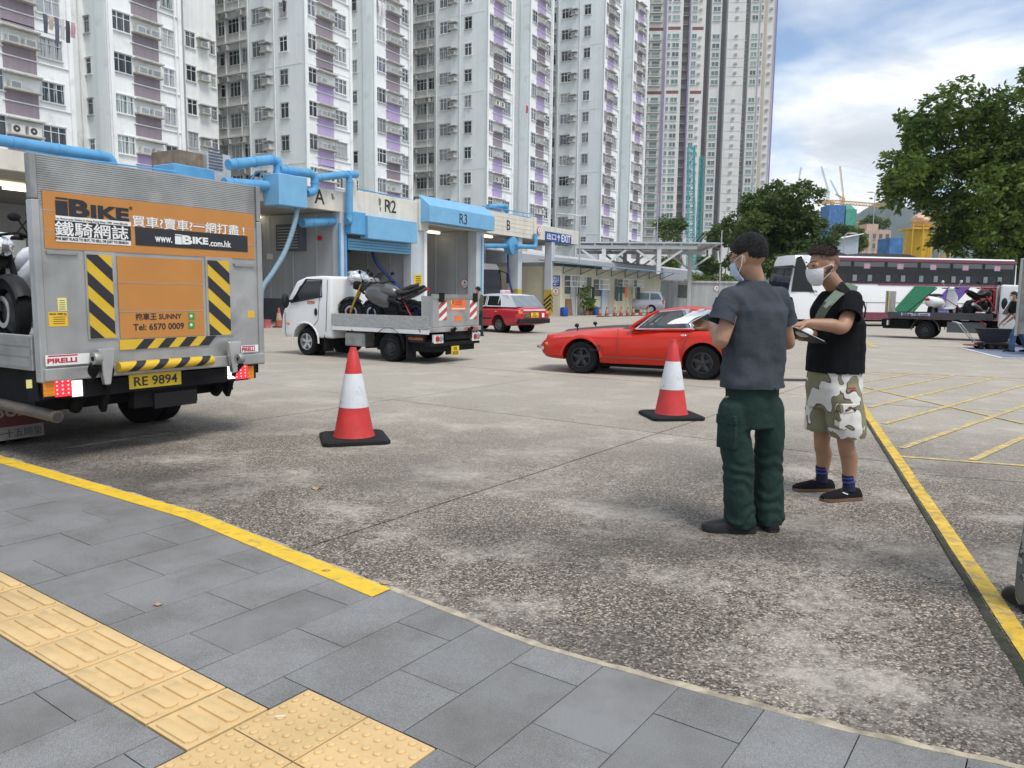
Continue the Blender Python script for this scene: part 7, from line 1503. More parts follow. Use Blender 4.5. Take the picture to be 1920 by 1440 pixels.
# potted plants at the hut
for px, lab, sc, sd_ in ((1100, 'tall potted shrub against the hut wall', 1.0, 20), (1107, 'low leafy potted plant beside the blue drum', .55, 21)):
    p = TM @ Vector((HX+.7, TY(px, HX+.7), 0)); t = thing('potted_plant', lab, 'plant', p); MB().lathe([(.16, 0), (.22, .3), (.24, .32), (.21, .31), (.001, .29)], 14, caps=False).obj('pot', M('terracotta', (.25, .12, .07), .8), t); MB().cyl((0, 0, .25), (0, 0, 1.3*sc), .03, n=6).obj('stem', BARK, t)
    crown(t, [(rv.uniform(-.3, .3)*sc, rv.uniform(-.2, .2), (.6+.28*i)*sc+.1, .34*sc) for i in range(5)], 420, .2, LEAF2, sd_, name='foliage')
# ================================================================ people
def remesh(mb, name, mats, parent, voxel, sm=3, disp=None, cut_fn=None):
    """union overlapping closed shapes into one continuous surface, smooth it, then displace along the normals"""
    me = mb.mesh('t', mats); o = bpy.data.objects.new('t', me); COL.objects.link(o); md = o.modifiers.new('r', 'REMESH'); md.mode = 'VOXEL'; md.voxel_size = voxel
    dg = bpy.context.evaluated_depsgraph_get(); m2 = bpy.data.meshes.new_from_object(o.evaluated_get(dg)); bpy.data.objects.remove(o); bpy.data.meshes.remove(me); m2.name = name
    bm = bmesh.new(); bm.from_mesh(m2)
    for _ in range(sm): bmesh.ops.smooth_vert(bm, verts=bm.verts, factor=.5, use_axis_x=True, use_axis_y=True, use_axis_z=True)
    if disp:
        bm.normal_update()
        for v in bm.verts: v.co += v.normal*disp(v.co)
    if cut_fn:
        dead = [v for v in bm.verts if not cut_fn(v.co)]; bmesh.ops.delete(bm, geom=dead, context='VERTS')
    bm.to_mesh(m2); bm.free(); m2.materials.clear()
    for m in (mats if isinstance(mats, (list, tuple)) else [mats]): m2.materials.append(m)
    m2.polygons.foreach_set('use_smooth', [True]*len(m2.polygons)); m2.polygons.foreach_set('material_index', [0]*len(m2.polygons)); return link(name, m2, parent)
def limb(mb, pts, rad, n=14):
    P = [Vector(p) for p in pts]; path = []; rr = []
    for i in range(len(P)-1):
        a, b, c, d = P[max(i-1, 0)], P[i], P[i+1], P[min(i+2, len(P)-1)]
        for k in range(5):
            t = k/5; path.append(.5*((2*b)+(c-a)*t+(2*a-5*b+4*c-d)*t*t+(3*b-a-3*c+d)*t**3)); rr.append(rad[i]+(rad[i+1]-rad[i])*t)
    path.append(P[-1]); rr.append(rad[-1]); mb.tube(path, rr, n)
    for p, r in ((path[0], rr[0]), (path[-1], rr[-1])): mb.ell(tuple(p), (r*.99, r*.99, r*.99), 12, 8)
def ring(c, r, f, w, d, n=20, sq=.85):
    """horizontal super-ellipse ring with half width w along r and half depth d along f"""
    o = []
    for k in range(n):
        a = 2*math.pi*k/n; ca, sa = math.cos(a), math.sin(a); o.append(Vector(c)+r*(w*math.copysign(abs(ca)**sq, ca))+f*(d*math.copysign(abs(sa)**sq, sa)))
    return o
def hand(mb, wr, dirv, palm_n, s=1.0, curl=.5, thumb=1):
    """palm and five unequal bent fingers; dirv along the hand, palm_n out of the palm, thumb=+-1 side"""
    d = Vector(dirv).normalized(); n = Vector(palm_n); n = (n-d*n.dot(d)).normalized(); sd = d.cross(n).normalized()*thumb; w = Vector(wr)
    mb.loft([[w+d*(a*s)+sd*(x*b*s)+n*(y*s) for x, y in ((-1, -.011), (-.6, -.016), (.6, -.016), (1, -.011), (1, .010), (.6, .014), (-.6, .014), (-1, .010))] for a, b in ((-.02, .026), (.03, .034), (.075, .041), (.095, .039))])
    for k, (off, ln) in enumerate(((.030, .070), (.010, .080), (-.011, .074), (-.030, .058))):
        p = w+d*.088*s+sd*off*s; pts = [p]; a = curl*.4; r = [.0098*s, .0092*s, .0086*s, .0074*s]
        for q in (.42, .32, .26): dd = d*math.cos(a)+n*math.sin(a); p = p+dd*ln*q*s; pts.append(p); a += curl*.7
        mb.tube(pts, r, 8); mb.ell(tuple(pts[-1]), (r[-1],)*3, 8, 6)
    p = w+d*.03*s+sd*.03*s; q = p+(d*.6+sd*.7+n*.2).normalized()*.04*s; t = q+(d*.9+sd*.25+n*.3).normalized()*.032*s; mb.tube([p, q, t], [.013*s, .0115*s, .009*s], 8); mb.ell(tuple(t), (.009*s,)*3, 8, 6)
SKIN = M('skin', (.40, .225, .145), .5, var=.08, vs=14, dirt=((.34, .15, .10), 9, .55, .75, .35)); SKIN2 = M('skin_tanned', (.34, .185, .115), .5, var=.08, vs=14); HAIR = M('hair_black', (.010, .009, .009), .55, var=.4, vs=60, bump=.8, bs=160, spec=.3); HAIRB = M('hair_brown', (.030, .018, .012), .6, var=.4, vs=60, bump=.8, bs=160, spec=.3); FADE = M('hair_fade', (.14, .075, .05), .7, var=.3, vs=120)
def head(mb, c, f, up, s=1.0):
    """skull, jaw, brow, nose, lips and ears merged into the body; returns the head's frame"""
    f = Vector(f).normalized(); up = Vector(up); up = (up-f*up.dot(f)).normalized(); r = f.cross(up).normalized(); c = Vector(c); mt = Matrix((r, f, up)).transposed()
    def E(o, rad, n=18, m=12):
        k = len(mb.v); mb.ell((0, 0, 0), rad, n, m)
        for i in range(k, len(mb.v)): mb.v[i] = tuple(c+mt @ ((Vector(mb.v[i])+Vector(o))*s))
    E((0, -.012, .028), (.076, .096, .092)); E((0, .022, -.035), (.064, .070, .070)); E((0, .050, -.082), (.040, .038, .030)); E((0, .078, .012), (.056, .022, .028))
    E((0, .098, -.022), (.012, .018, .026), 10, 8); E((0, .106, -.036), (.016, .012, .010), 10, 8); E((0, .088, -.064), (.024, .012, .009), 10, 8)
    for sx in (-1, 1): E((sx*.078, -.006, -.012), (.010, .020, .032), 10, 8); E((sx*.050, .055, -.030), (.022, .025, .022), 10, 8)
    return c, mt, s
def head_part(fr, fn, rad, off, name, mat, par, keep, n=40, m=28, thick=.0, disp=None):
    """patch of an ellipsoid in the head frame kept where keep(unit direction) holds"""
    c, mt, s = fr; mb = MB(); rings = []
    for i in range(m+1):
        ph = math.pi*i/m; rings.append([Vector((math.sin(ph)*math.cos(2*math.pi*k/n), math.sin(ph)*math.sin(2*math.pi*k/n), math.cos(ph))) for k in range(n)])
    def P(d, e=0.0):
        x = Vector((d.x*rad[0], d.y*rad[1], d.z*rad[2]))*(1+e); 
        if disp: x = x*(1+disp(d))
        return c+mt @ ((x+Vector(off))*s)
    vs = []; fs = []; idx = {}
    def V(i, k, e):
        key = (i, k % n, e)
        if key not in idx: idx[key] = len(vs); vs.append(P(rings[i][k % n], e))
        return idx[key]
    cells = {(i, k) for i in range(m) for k in range(n) if keep((rings[i][k]+rings[i+1][(k+1) % n]).normalized())}
    for i, k in cells:
        fs.append((V(i, k, 0), V(i+1, k, 0), V(i+1, k+1, 0), V(i, k+1, 0))); fs.append((V(i, k+1, -.10), V(i+1, k+1, -.10), V(i+1, k, -.10), V(i, k, -.10)))
        for (di, dk, a, b) in ((-1, 0, (i, k), (i, k+1)), (1, 0, (i+1, k+1), (i+1, k)), (0, -1, (i+1, k), (i, k)), (0, 1, (i, k+1), (i+1, k+1))):
            if (i+di, (k+dk) % n) not in cells: fs.append((V(*a, 0), V(*b, 0), V(*b, -.10), V(*a, -.10)))
    mb.add(vs, fs); return mb.obj(name, mat, par, smooth=60)
def shoe(par, ank, toe_dir, L_, mat, sole, s=1.0, hi=.075):
    a = Vector((ank[0], ank[1], 0)); d = Vector((toe_dir[0], toe_dir[1], 0)).normalized(); r = Vector((d.y, -d.x, 0)); rings = []; sr = []
    for x, w, h in ((-.075, .022, .055), (-.06, .034, hi), (-.02, .038, hi+.012), (.03, .040, hi-.005), (.08, .046, .082), (.13, .049, .066), (.165, .044, .056), (.19, .024, .040)):
        c = a+d*x*L_; w *= s; rings.append([c+r*(w*math.cos(t))+Vector((0, 0, .018+(h-.018)*max(0, math.sin(t))**.8)) for t in [math.pi*k/10 for k in range(11)]]); sr.append([c+r*w*1.1*q+Vector((0, 0, z)) for q, z in ((-1, .004), (-1, .024), (1, .024), (1, .004))])
    MB().loft(rings).obj('shoe', mat, par, smooth=55); MB().loft(sr).obj('shoe_sole', sole, par, smooth=40)
def strands(par, fr, n, rad, off, keep, ln, mat, seed, name='hair'):
    """short single hairs standing on the cap so that its edge is not smooth"""
    c, mt, s = fr; rd = random.Random(seed); mb = MB()
    for _ in range(n):
        d = Vector((rd.gauss(0, 1), rd.gauss(0, 1), rd.gauss(0, 1))).normalized()
        if not keep(d): continue
        p = Vector((d.x*rad[0], d.y*rad[1], d.z*rad[2]))*.99+Vector(off); t = (d*.6+Vector((rd.gauss(0, .3), .5+rd.gauss(0, .3), -.1+rd.gauss(0, .3)))).normalized(); q = p+t*ln*rd.uniform(.5, 1.2); sd = t.orthogonal().normalized()*.0012
        mb.add([c+mt @ ((p-sd)*s), c+mt @ ((p+sd)*s), c+mt @ (q*s)], [(0, 1, 2)])
    return stuff(mb.obj(name, mat, par))
def sleeve(par, a, cu, r0, r1_, mat):
    """loose open sleeve with a hem, from the shoulder to the cuff"""
    ax = (cu-a).normalized(); x = ax.orthogonal().normalized(); y = ax.cross(x); rings = []
    def rg(t, rad, sc=1.0):
        c = a+(cu-a)*t; o = []
        for k in range(28):
            th = 2*math.pi*k/28; d = x*math.cos(th)+y*math.sin(th); p = c+d*rad; o.append(c+d*(rad+(.012*noise.noise(p*9)+.005*noise.noise(p*22))*sc*t))
        return o
    for i in range(9): t = .12+.88*i/8; rings.append(rg(t, r0*.93+(r1_-r0*.93)*t))
    rings += [rg(1.0, r1_-.006), rg(.75, r1_-.008)]
    return MB().loft(rings, True, False).obj('sleeve', mat, par, smooth=60)
# ---------------------------------------------------------------- man in grey T-shirt, seen from behind
o1 = Vector((1.52, 4.74, 0)); m1 = thing('person', 'man in charcoal T-shirt and dark green work trousers seen from behind', 'person', o1)
def W1(px, py, Y): return D(px, py, Y)-o1
f1 = Vector((-.42, .91, 0)).normalized(); r1 = Vector((f1.y, -f1.x, 0)); Z = Vector((0, 0, 1))
hc = W1(1404, 483, 4.72); f1h = Vector((-.66, .72, -.32)).normalized()
shL, elL, wrL = W1(1366, 560, 4.62), W1(1353, 638, 4.58), W1(1335, 612, 4.86); shR, elR, wrR = W1(1462, 560, 4.85), W1(1478, 640, 4.92), W1(1440, 632, 5.12)
hipL, knL, anL = W1(1378, 760, 4.70), W1(1385, 868, 4.72), W1(1389, 975, 4.73); hipR, knR, anR = W1(1440, 758, 4.79), W1(1440, 866, 4.81), W1(1441, 972, 4.80)
anL.z = max(anL.z, .07); anR.z = max(anR.z, .07)
b = MB(); fr1 = head(b, hc, f1h, (-.12, .05, 1), 1.12); nk = W1(1413, 524, 4.74)
limb(b, [hc+Vector((.02, -.01, -.07)), nk], [.058, .066]); pel = (hipL+hipR)/2; ch = W1(1415, 600, 4.74)
b.loft([ring(pel+Z*-.05, r1, f1, .13, .09), ring(pel+Z*.1, r1, f1, .15, .10), ring(ch, r1, f1, .17, .105), ring(nk+Z*-.06, r1, f1, .14, .07)])
for a, e, w_, th in ((shL+(ch-shL)*.15, elL, wrL, 1), (shR+(ch-shR)*.15, elR, wrR, -1)): limb(b, [a, e, e+(w_-e)*.35, w_], [.052, .043, .044, .029])
for h_, k_, a_ in ((hipL, knL, anL), (hipR, knR, anR)): limb(b, [h_, k_, a_], [.08, .055, .04])
hand(b, wrL, Vector((-.25, .5, .05)), (-.3, -.1, .6), 1.05, .7, -1); hand(b, wrR, Vector((-.5, .6, .02)), (0, 0, 1), 1.05, .6, 1)
remesh(b, 'body', SKIN, m1, .0065, 4)
RAD = (.083, .104, .101)
hk1 = lambda d: d.z > (-.80+.52*max(0, (d.y+1)) if d.y < 0 else -.28+.85*d.y) and not (abs(d.x) > .80 and d.z < -.06 and -.30 < d.y < .25)
head_part(fr1, None, RAD, (0, -.014, .032), 'hair', HAIR, m1, hk1, disp=lambda d: .02*noise.noise(d*5)+.008*noise.noise(d*14)); strands(m1, fr1, 2600, (.086, .108, .106), (0, -.014, .032), hk1, .013, HAIR, 3)
MASKB = M('mask_blue', (.45, .58, .70), .8, var=.08, vs=30); MASKW = M('mask_white', (.72, .72, .74), .8, var=.06, vs=30, bump=.3, bs=60); CORD = M('ear_loop', (.75, .75, .75), .7)
def mask(fr, mat, par):
    hm = head_part(fr, None, (.078, .092, .105), (0, .024, -.030), 'face_mask', mat, par, lambda d: d.y > .22 and -.86 < d.z < .22, 44, 30); c, mt, s = fr
    for sx in (-1, 1):
        for z0 in (-.005, -.085): MB().tube([c+mt @ (Vector((sx*.070, .055, z0))*s), c+mt @ (Vector((sx*.086, .005, z0*.6+.012))*s), c+mt @ (Vector((sx*.086, -.016, .008))*s)], .0022, 5).obj('ear_loop', CORD, hm)
mask(fr1, MASKB, m1)
c, mt, s = fr1; gl = MB()
for sx in (-1, 1):
    gl.tube([c+mt @ (Vector((sx*.035+.028*math.cos(a), .112, .016+.020*math.sin(a)))*s) for a in [k*math.pi/6 for k in range(13)]], .0022, 5); gl.tube([c+mt @ (Vector((sx*.064, .108, .022))*s), c+mt @ (Vector((sx*.084, .02, .016))*s), c+mt @ (Vector((sx*.082, -.015, .008))*s)], .002, 5)
gl.obj('glasses', PLAS, m1)
# T-shirt
TEE = M('charcoal_cotton', (.050, .058, .070), .92, var=.14, vs=9, bump=.45, bs=16, spec=.2)
sh = MB(); hem = W1(1411, 729, 4.75); hem.z = max(hem.z, .86)
sh.loft([ring(hem, r1, f1, .226, .154), ring(hem+Z*.10, r1, f1, .208, .148), ring(hem+Z*.20, r1, f1, .205, .145), ring(ch+Z*-.10, r1, f1, .212, .145), ring(ch+Z*.06, r1, f1, .215, .140), ring(nk+Z*-.14, r1, f1, .205, .118), ring(nk+Z*-.085, r1, f1, .178, .100), ring(nk+Z*-.045, r1, f1, .125, .088), ring(nk+Z*-.005, r1, f1, .078, .080)])
cuL = shL+(elL-shL)*.56+Vector((-.022, -.01, 0)); cuR = shR+(elR-shR)*.56+Vector((.012, 0, 0))
for a, cu_, w_ in ((shL, cuL, .080), (shR, cuR, .076)): sh.tube([a+(nk-a)*.45+Z*-.035, a+(nk-a)*.12+Z*-.010, a+(cu_-a)*.5, a+(cu_-a)*.75], [.062, .082, .078, .066], 18)
def fold1(p):
    q = Vector(p); low = max(0, 1-(q.z-hem.z)/.28); up_ = math.exp(-((q.z-ch.z-.12)/.10)**2); return .007*low*math.sin(q.z*52+noise.noise(q*4)*6)*max(0, .5+noise.noise(q*3+Vector((7, 0, 0))))+.013*noise.noise(Vector((q.x*9+q.z*4, q.y*9, q.z*6)))*(.45+low)+.0018*up_*math.sin((q.z*.8+q.x*1.2)*60+4*noise.noise(q*5))+.005*noise.noise(q*15)
cufs1 = [(cuL, (cuL-shL).normalized()), (cuR, (cuR-shR).normalized())]
open_ = lambda h_, cf: (lambda c: c.z > h_+.010 or False)
ts_ = remesh(sh, 'shirt', TEE, m1, .009, 6, fold1, open_(hem.z, cufs1))
for a, cu_, w_ in ((shL, cuL, .080), (shR, cuR, .076)): sleeve(ts_, a, cu_, .079, w_, TEE)
# trousers
GTR = M('dark_green_twill', (.014, .034, .028), .85, var=.14, vs=8, bump=.5, bs=18, spec=.25)
tr_ = MB(); wl = hem+Z*.09; cr_z = hem.z-.24
tr_.loft([ring(Vector((pel.x, pel.y, cr_z)), r1, f1, .160, .112), ring(Vector((pel.x, pel.y, hem.z-.08)), r1, f1, .172, .124), ring(wl, r1, f1, .178, .125)])
limb(tr_, [hipL+Vector((-.012, -.01, -.03)), (hipL+knL)/2+Vector((-.02, 0, 0)), knL, (knL+anL)/2+Vector((-.005, 0, .0)), anL+Vector((.0, 0, .00))], [.098, .100, .095, .092, .097], 18); limb(tr_, [hipR+Vector((.004, 0, -.03)), (hipR+knR)/2+Vector((.01, 0, 0)), knR, (knR+anR)/2, anR], [.097, .098, .092, .089, .095], 18)
def fold2(p):
    q = Vector(p); z = q.z; lowf = max(0, 1-z/.34); kn_ = math.exp(-((z-.42)/.12)**2); return (.013*lowf+.006*kn_)*math.sin(z*62+3.0*noise.noise(Vector((q.x*9, q.y*9, z*5)))*2)*(.6+.4*noise.noise(q*6))+.012*noise.noise(Vector((q.x*9, q.y*9, q.z*2.2)))+.004*noise.noise(q*20)
remesh(tr_, 'trousers', GTR, m1, .009, 4, fold2, lambda c: c.z > .035)
pk = MB(); pc = W1(1360, 805, 4.63); nr = (f1*-.35-r1).normalized(); tg = Vector((nr.y, -nr.x, 0)).normalized()
pk.loft([[pc+tg*x*.5*w_+Z*z+nr*o for x, z in ((-1, -.12), (1, -.12), (1, .08), (-1, .08))] for o, w_ in ((-.06, .13), (-.004, .125))]); pk.obj('cargo_pocket', GTR, m1, bevel=.008, bseg=2, smooth=40); fl_ = MB().loft([[pc+tg*x*.5*.135+Z*z+nr*o for x, z in ((-1, .03), (1, .03), (1, .09), (-1, .09))] for o in (-.05, .004)]); fl_.obj('pocket_flap', GTR, m1, bevel=.006, smooth=40)
BOOT = M('black_leather', (.012, .012, .014), .5, var=.1, vs=20, spec=.3); SOLEB = M('black_sole', (.012, .012, .012), .8)
shoe(m1, (anL.x, anL.y), (-1, .12), 1.25, BOOT, SOLEB, 1.2, .125); shoe(m1, (anR.x, anR.y), (-.15, 1), 1.2, BOOT, SOLEB, 1.15, .125)
# clipboard with papers in his left hand
cp_ = o1+wrL+Vector((-.10, .10, .06)); PAPER = M('paper_white', (.78, .78, .80), .7, var=.03)
cb_ = thing('clipboard', 'white papers on a clipboard held by the man in the charcoal T-shirt', 'clipboard', cp_, R(35)); rot_ = Matrix.Rotation(R(-20), 4, 'Y') @ Matrix.Rotation(R(-5), 4, 'X') @ Matrix.Scale(.78, 4)
MB().box((-.17, -.12, -.004), (.14, .12, 0)).xf(rot_).obj('board', M('board_pale', (.60, .61, .63), .6), cb_); pp = MB(); pp.loft([[(-.19+.31*i/6, -.115, .003+.012*math.sin(i*.9)), (-.19+.31*i/6, .115, .004+.010*math.sin(i*.9+.5))] for i in range(7)], False, False); pp.xf(rot_).obj('paper', PAPER, cb_, smooth=60); MB().box((.10, -.03, .001), (.135, .03, .014)).xf(rot_).obj('clip', CHROME, cb_)
# ---------------------------------------------------------------- man in black T-shirt and camouflage shorts
o2 = Vector((2.42, 5.66, 0)); m2 = thing('person', 'man in black T-shirt and camouflage shorts wearing a white mask', 'person', o2)
def W2(px, py, Y): return D(px, py, Y)-o2
f2 = Vector((-.93, -.36, 0)).normalized(); r2 = Vector((f2.y, -f2.x, 0))     # his right points away from us
hc2 = W2(1543, 500, 5.62); f2h = Vector((-.95, -.24, -.10)).normalized()
nk2 = W2(1568, 542, 5.66); ch2 = W2(1572, 605, 5.66)
shL, elL, wrL = W2(1600, 562, 5.50), W2(1581, 612, 5.40), W2(1512, 606, 5.36); shR, elR, wrR = W2(1552, 560, 5.86), W2(1545, 628, 5.80), W2(1502, 632, 5.50)
hipL, knL, anL = W2(1578, 735, 5.56), W2(1586, 832, 5.52), W2(1592, 910, 5.54); hipR, knR, anR = W2(1548, 735, 5.76), W2(1541, 828, 5.78), W2(1541, 893, 5.80); pel = (hipL+hipR)/2
b = MB(); fr2 = head(b, hc2, f2h, (-.05, 0, 1), 1.10); limb(b, [hc2+Vector((.03, 0, -.06)), nk2], [.060, .068])
b.loft([ring(pel+Z*-.05, r2, f2, .13, .10), ring(pel+Z*.1, r2, f2, .15, .11), ring(ch2, r2, f2, .17, .115), ring(nk2+Z*-.06, r2, f2, .14, .08)])
limb(b, [shL+(ch2-shL)*.18, elL, elL+(wrL-elL)*.35, wrL], [.052, .050, .049, .030]); limb(b, [shR+(ch2-shR)*.18, elR, elR+(wrR-elR)*.35, wrR], [.054, .046, .045, .030])
limb(b, [hipL, knL, knL+(anL-knL)*.35+f2*-.02, anL], [.085, .058, .061, .037]); limb(b, [hipR, knR, knR+(anR-knR)*.35+f2*-.02, anR], [.085, .058, .061, .037])
hand(b, wrL, (-.95, -.05, -.18), (0, .1, -1), 1.05, .45, 1); hand(b, wrR, (-.9, -.2, .0), (0, 0, 1), 1.05, .55, 1)
remesh(b, 'body', SKIN2, m2, .0065, 4)
hk2 = lambda d: d.z > (.30+.28*d.y if d.y > 0 else .30-.12*d.y) and not (d.y > .80 and d.z < .55)
hk2f = lambda d: (d.z > (-.42+.45*(d.y+1) if d.y < .1 else .20) and d.y < .62 and d.z < .5) and not (abs(d.x) > .80 and d.z < .10 and -.35 < d.y < .30)
head_part(fr2, None, (.079, .100, .097), (0, -.012, .028), 'hair_sides', FADE, m2, hk2f); head_part(fr2, None, (.084, .109, .108), (0, -.006, .034), 'hair', HAIRB, m2, hk2, disp=lambda d: .04*noise.noise(d*4)+.05*max(0, d.y)*max(0, d.z)); strands(m2, fr2, 3000, (.087, .113, .112), (0, -.006, .034), hk2, .026, HAIRB, 4)
mask(fr2, MASKW, m2)
c, mt, s = fr2
for sx in (-1, 1):
    MB().ell((0, 0, 0), (.013, .006, .006), 10, 6).obj('eye', BLACK, m2, loc=c+mt @ (Vector((sx*.033, .094, .012))*s), rot=mt.to_euler()); MB().tube([c+mt @ (Vector((sx*.018, .104, .034))*s), c+mt @ (Vector((sx*.040, .098, .040))*s), c+mt @ (Vector((sx*.054, .084, .034))*s)], .0035, 5).obj('eyebrow', HAIRB, m2)
MB().tube([c+mt @ (Vector((-.090, -.004, -.006))*s), c+mt @ (Vector((-.090, .045, -.040))*s)], [.010, .008], 8).obj('earpiece', PLAS, m2); MB().tube([c+mt @ (Vector((.090, -.004, -.006))*s), c+mt @ (Vector((.090, .045, -.040))*s)], [.010, .008], 8).obj('earpiece', PLAS, m2)
BTEE = M('black_cotton', (.008, .0085, .010), .92, var=.12, vs=7, bump=.15, bs=220, spec=.15); sh = MB(); hem = W2(1564, 700, 5.66)
sh.loft([ring(hem, r2, f2, .215, .185), ring(hem+Z*.12, r2, f2, .205, .178), ring(hem+Z*.26, r2, f2, .205, .165), ring(ch2+Z*0, r2, f2, .212, .152), ring(nk2+Z*-.15, r2, f2, .205, .132), ring(nk2+Z*-.09, r2, f2, .178, .112), ring(nk2+Z*-.05, r2, f2, .128, .098), ring(nk2+Z*-.012, r2, f2, .082, .085)])
cuL = shL+(elL-shL)*.62+Vector((.01, -.01, 0)); cuR = shR+(elR-shR)*.6

for a, cu_, w_ in ((shL, cuL, .078), (shR, cuR, .074)): sh.tube([a+(nk2-a)*.45+Z*-.035, a+(nk2-a)*.12+Z*-.010, a+(cu_-a)*.5, a+(cu_-a)*.75], [.062, .076, .074, .064], 18)
cufs2 = [(cuL, (cuL-shL).normalized()), (cuR, (cuR-shR).normalized())]
ts_ = remesh(sh, 'shirt', BTEE, m2, .009, 6, lambda p: .014*noise.noise(Vector((p.x*9, p.y*9, p.z*4)))+.006*noise.noise(Vector(p)*15), open_(hem.z, cufs2))
for a, cu_, w_ in ((shL, cuL, .084), (shR, cuR, .078)): sleeve(ts_, a, cu_, .076, w_, BTEE)
def camo(name, cols, scale):
    m = bpy.data.materials.new(name); m.use_nodes = True; t = m.node_tree; n = t.nodes; l = t.links.new; p = n['Principled BSDF']; p.inputs['Roughness'].default_value = .9; tc = n.new('ShaderNodeTexCoord'); cur = None
    for i, (c, th) in enumerate(cols):
        nz = n.new('ShaderNodeTexNoise'); nz.inputs['Scale'].default_value = scale; nz.inputs['Detail'].default_value = 1.5; nz.inputs['Roughness'].default_value = .4; nz.inputs['Distortion'].default_value = .7; mp = n.new('ShaderNodeMapping'); mp.inputs['Location'].default_value = (3.7*(i//2), 1.3*(i//2), 0); l(tc.outputs['Object'], mp.inputs[0]); l(mp.outputs[0], nz.inputs['Vector'])
        if cur is None: cur = c; continue
        gt = n.new('ShaderNodeMath'); gt.operation = 'GREATER_THAN'; gt.inputs[1].default_value = th; l(nz.outputs[0], gt.inputs[0]); mx = n.new('ShaderNodeMix'); mx.data_type = 'RGBA'; l(gt.outputs[0], mx.inputs[0])
        if isinstance(cur, tuple): mx.inputs[6].default_value = (*cur, 1)
        else: l(cur, mx.inputs[6])
        mx.inputs[7].default_value = (*c, 1); cur = mx.outputs[2]
    l(cur, p.inputs['Base Color']); return m
CAMO = camo('camo_cotton', [((.20, .19, .115), 0), ((.20, .19, .115), .9), ((.10, .06, .04), .52), ((.62, .61, .57), .542)], 6.5)
so_ = MB(); so_.loft([ring(Vector((pel.x, pel.y, hem.z-.26)), r2, f2, .185, .14), ring(Vector((pel.x, pel.y, hem.z-.10)), r2, f2, .205, .175), ring(hem+Z*.08, r2, f2, .185, .16)])
heL, heR = knL+Vector((.0, 0, .10)), knR+Vector((0, 0, .105))
limb(so_, [hipL+Vector((0, 0, -.02)), (hipL+heL)/2, heL], [.135, .135, .138], 20); limb(so_, [hipR+Vector((0, 0, -.02)), (hipR+heR)/2, heR], [.132, .130, .130], 20)
zh_ = (heL.z+heR.z)/2
remesh(so_, 'shorts', CAMO, m2, .009, 4, lambda p: .014*noise.noise(Vector((p.x*9, p.y*9, p.z*2.5)))+.004*noise.noise(Vector(p)*18), lambda c: c.z > zh_-.035)
pc = W2(1592, 782, 5.40); nr = Vector((-f2.y, f2.x, 0)); nr = nr if nr.y < 0 else -nr; tg = f2
MB().loft([[pc+tg*x*.085+Z*z+nr*(o) for x, z in ((-1, -.09), (1, -.09), (1, .085), (-1, .085))] for o in (-.05, .002)]).obj('cargo_pocket', CAMO, m2, bevel=.008, bseg=2, smooth=40); MB().loft([[pc+tg*x*.09+Z*z+nr*(o) for x, z in ((-1, .03), (1, .03), (1, .095), (-1, .095))] for o in (-.04, .008)]).obj('pocket_flap', CAMO, m2, bevel=.006, smooth=40)
for x in (-.04, .04): q = pc+tg*x+Z*.05+nr*.012; MB().ell(tuple(q), (.009, .009, .009), 8, 6).obj('button', BLACK, m2)
q = pc+tg*.02+Z*.21+nr*.03; MB().box((-.03, -.003, -.006), (.03, .003, .006)).obj('red_tag', REDP, m2, loc=q, rot=(0, 0, math.atan2(f2.y, f2.x)))
SOCK = M('sock_navy', (.012, .013, .04), .9); SOCKB = M('sock_stripe', (.05, .07, .28), .9); GUM = M('gum_sole', (.16, .09, .045), .7); SUED = M('black_suede', (.011, .011, .013), .9, spec=.15)
for a_, k_ in ((anL, knL), (anR, knR)):
    d = (k_-a_).normalized(); lo = Vector((a_.x, a_.y, .07)); s_ = MB().tube([lo, a_+d*.02, a_+d*.085], [.046, .043, .046], 14).obj('sock', SOCK, m2, smooth=50)
    for t_ in (.03, .06): MB().tube([a_+d*t_, a_+d*(t_+.012)], .0465, 14).obj('sock_band', SOCKB, s_)
shoe(m2, (anL.x+.01, anL.y), (-1, -.22), 1.22, SUED, GUM, 1.1, .085); shoe(m2, (anR.x+.01, anR.y), (-1, -.05), 1.2, SUED, GUM, 1.1, .085)
for a_, d_ in ((anL, Vector((-1, -.22, 0)).normalized()), (anR, Vector((-1, -.05, 0)).normalized())):
    for q_ in range(4): cc_ = Vector((a_.x+.01, a_.y, .098-.008*q_))+d_*(.035+.024*q_); sd_ = Vector((d_.y, -d_.x, 0)); MB().tube([cc_-sd_*.03+Z*-.012, cc_+Z*.004, cc_+sd_*.03+Z*-.012], .004, 5).obj('shoe_lace', SOLEB, m2)
q = Vector((anL.x-.05, anL.y-.058, .062)); MB().box((-.022, -.003, -.004), (.022, .003, .004)).obj('shoe_tag', WHITE, m2, loc=q, rot=(0, R(20), R(12)))
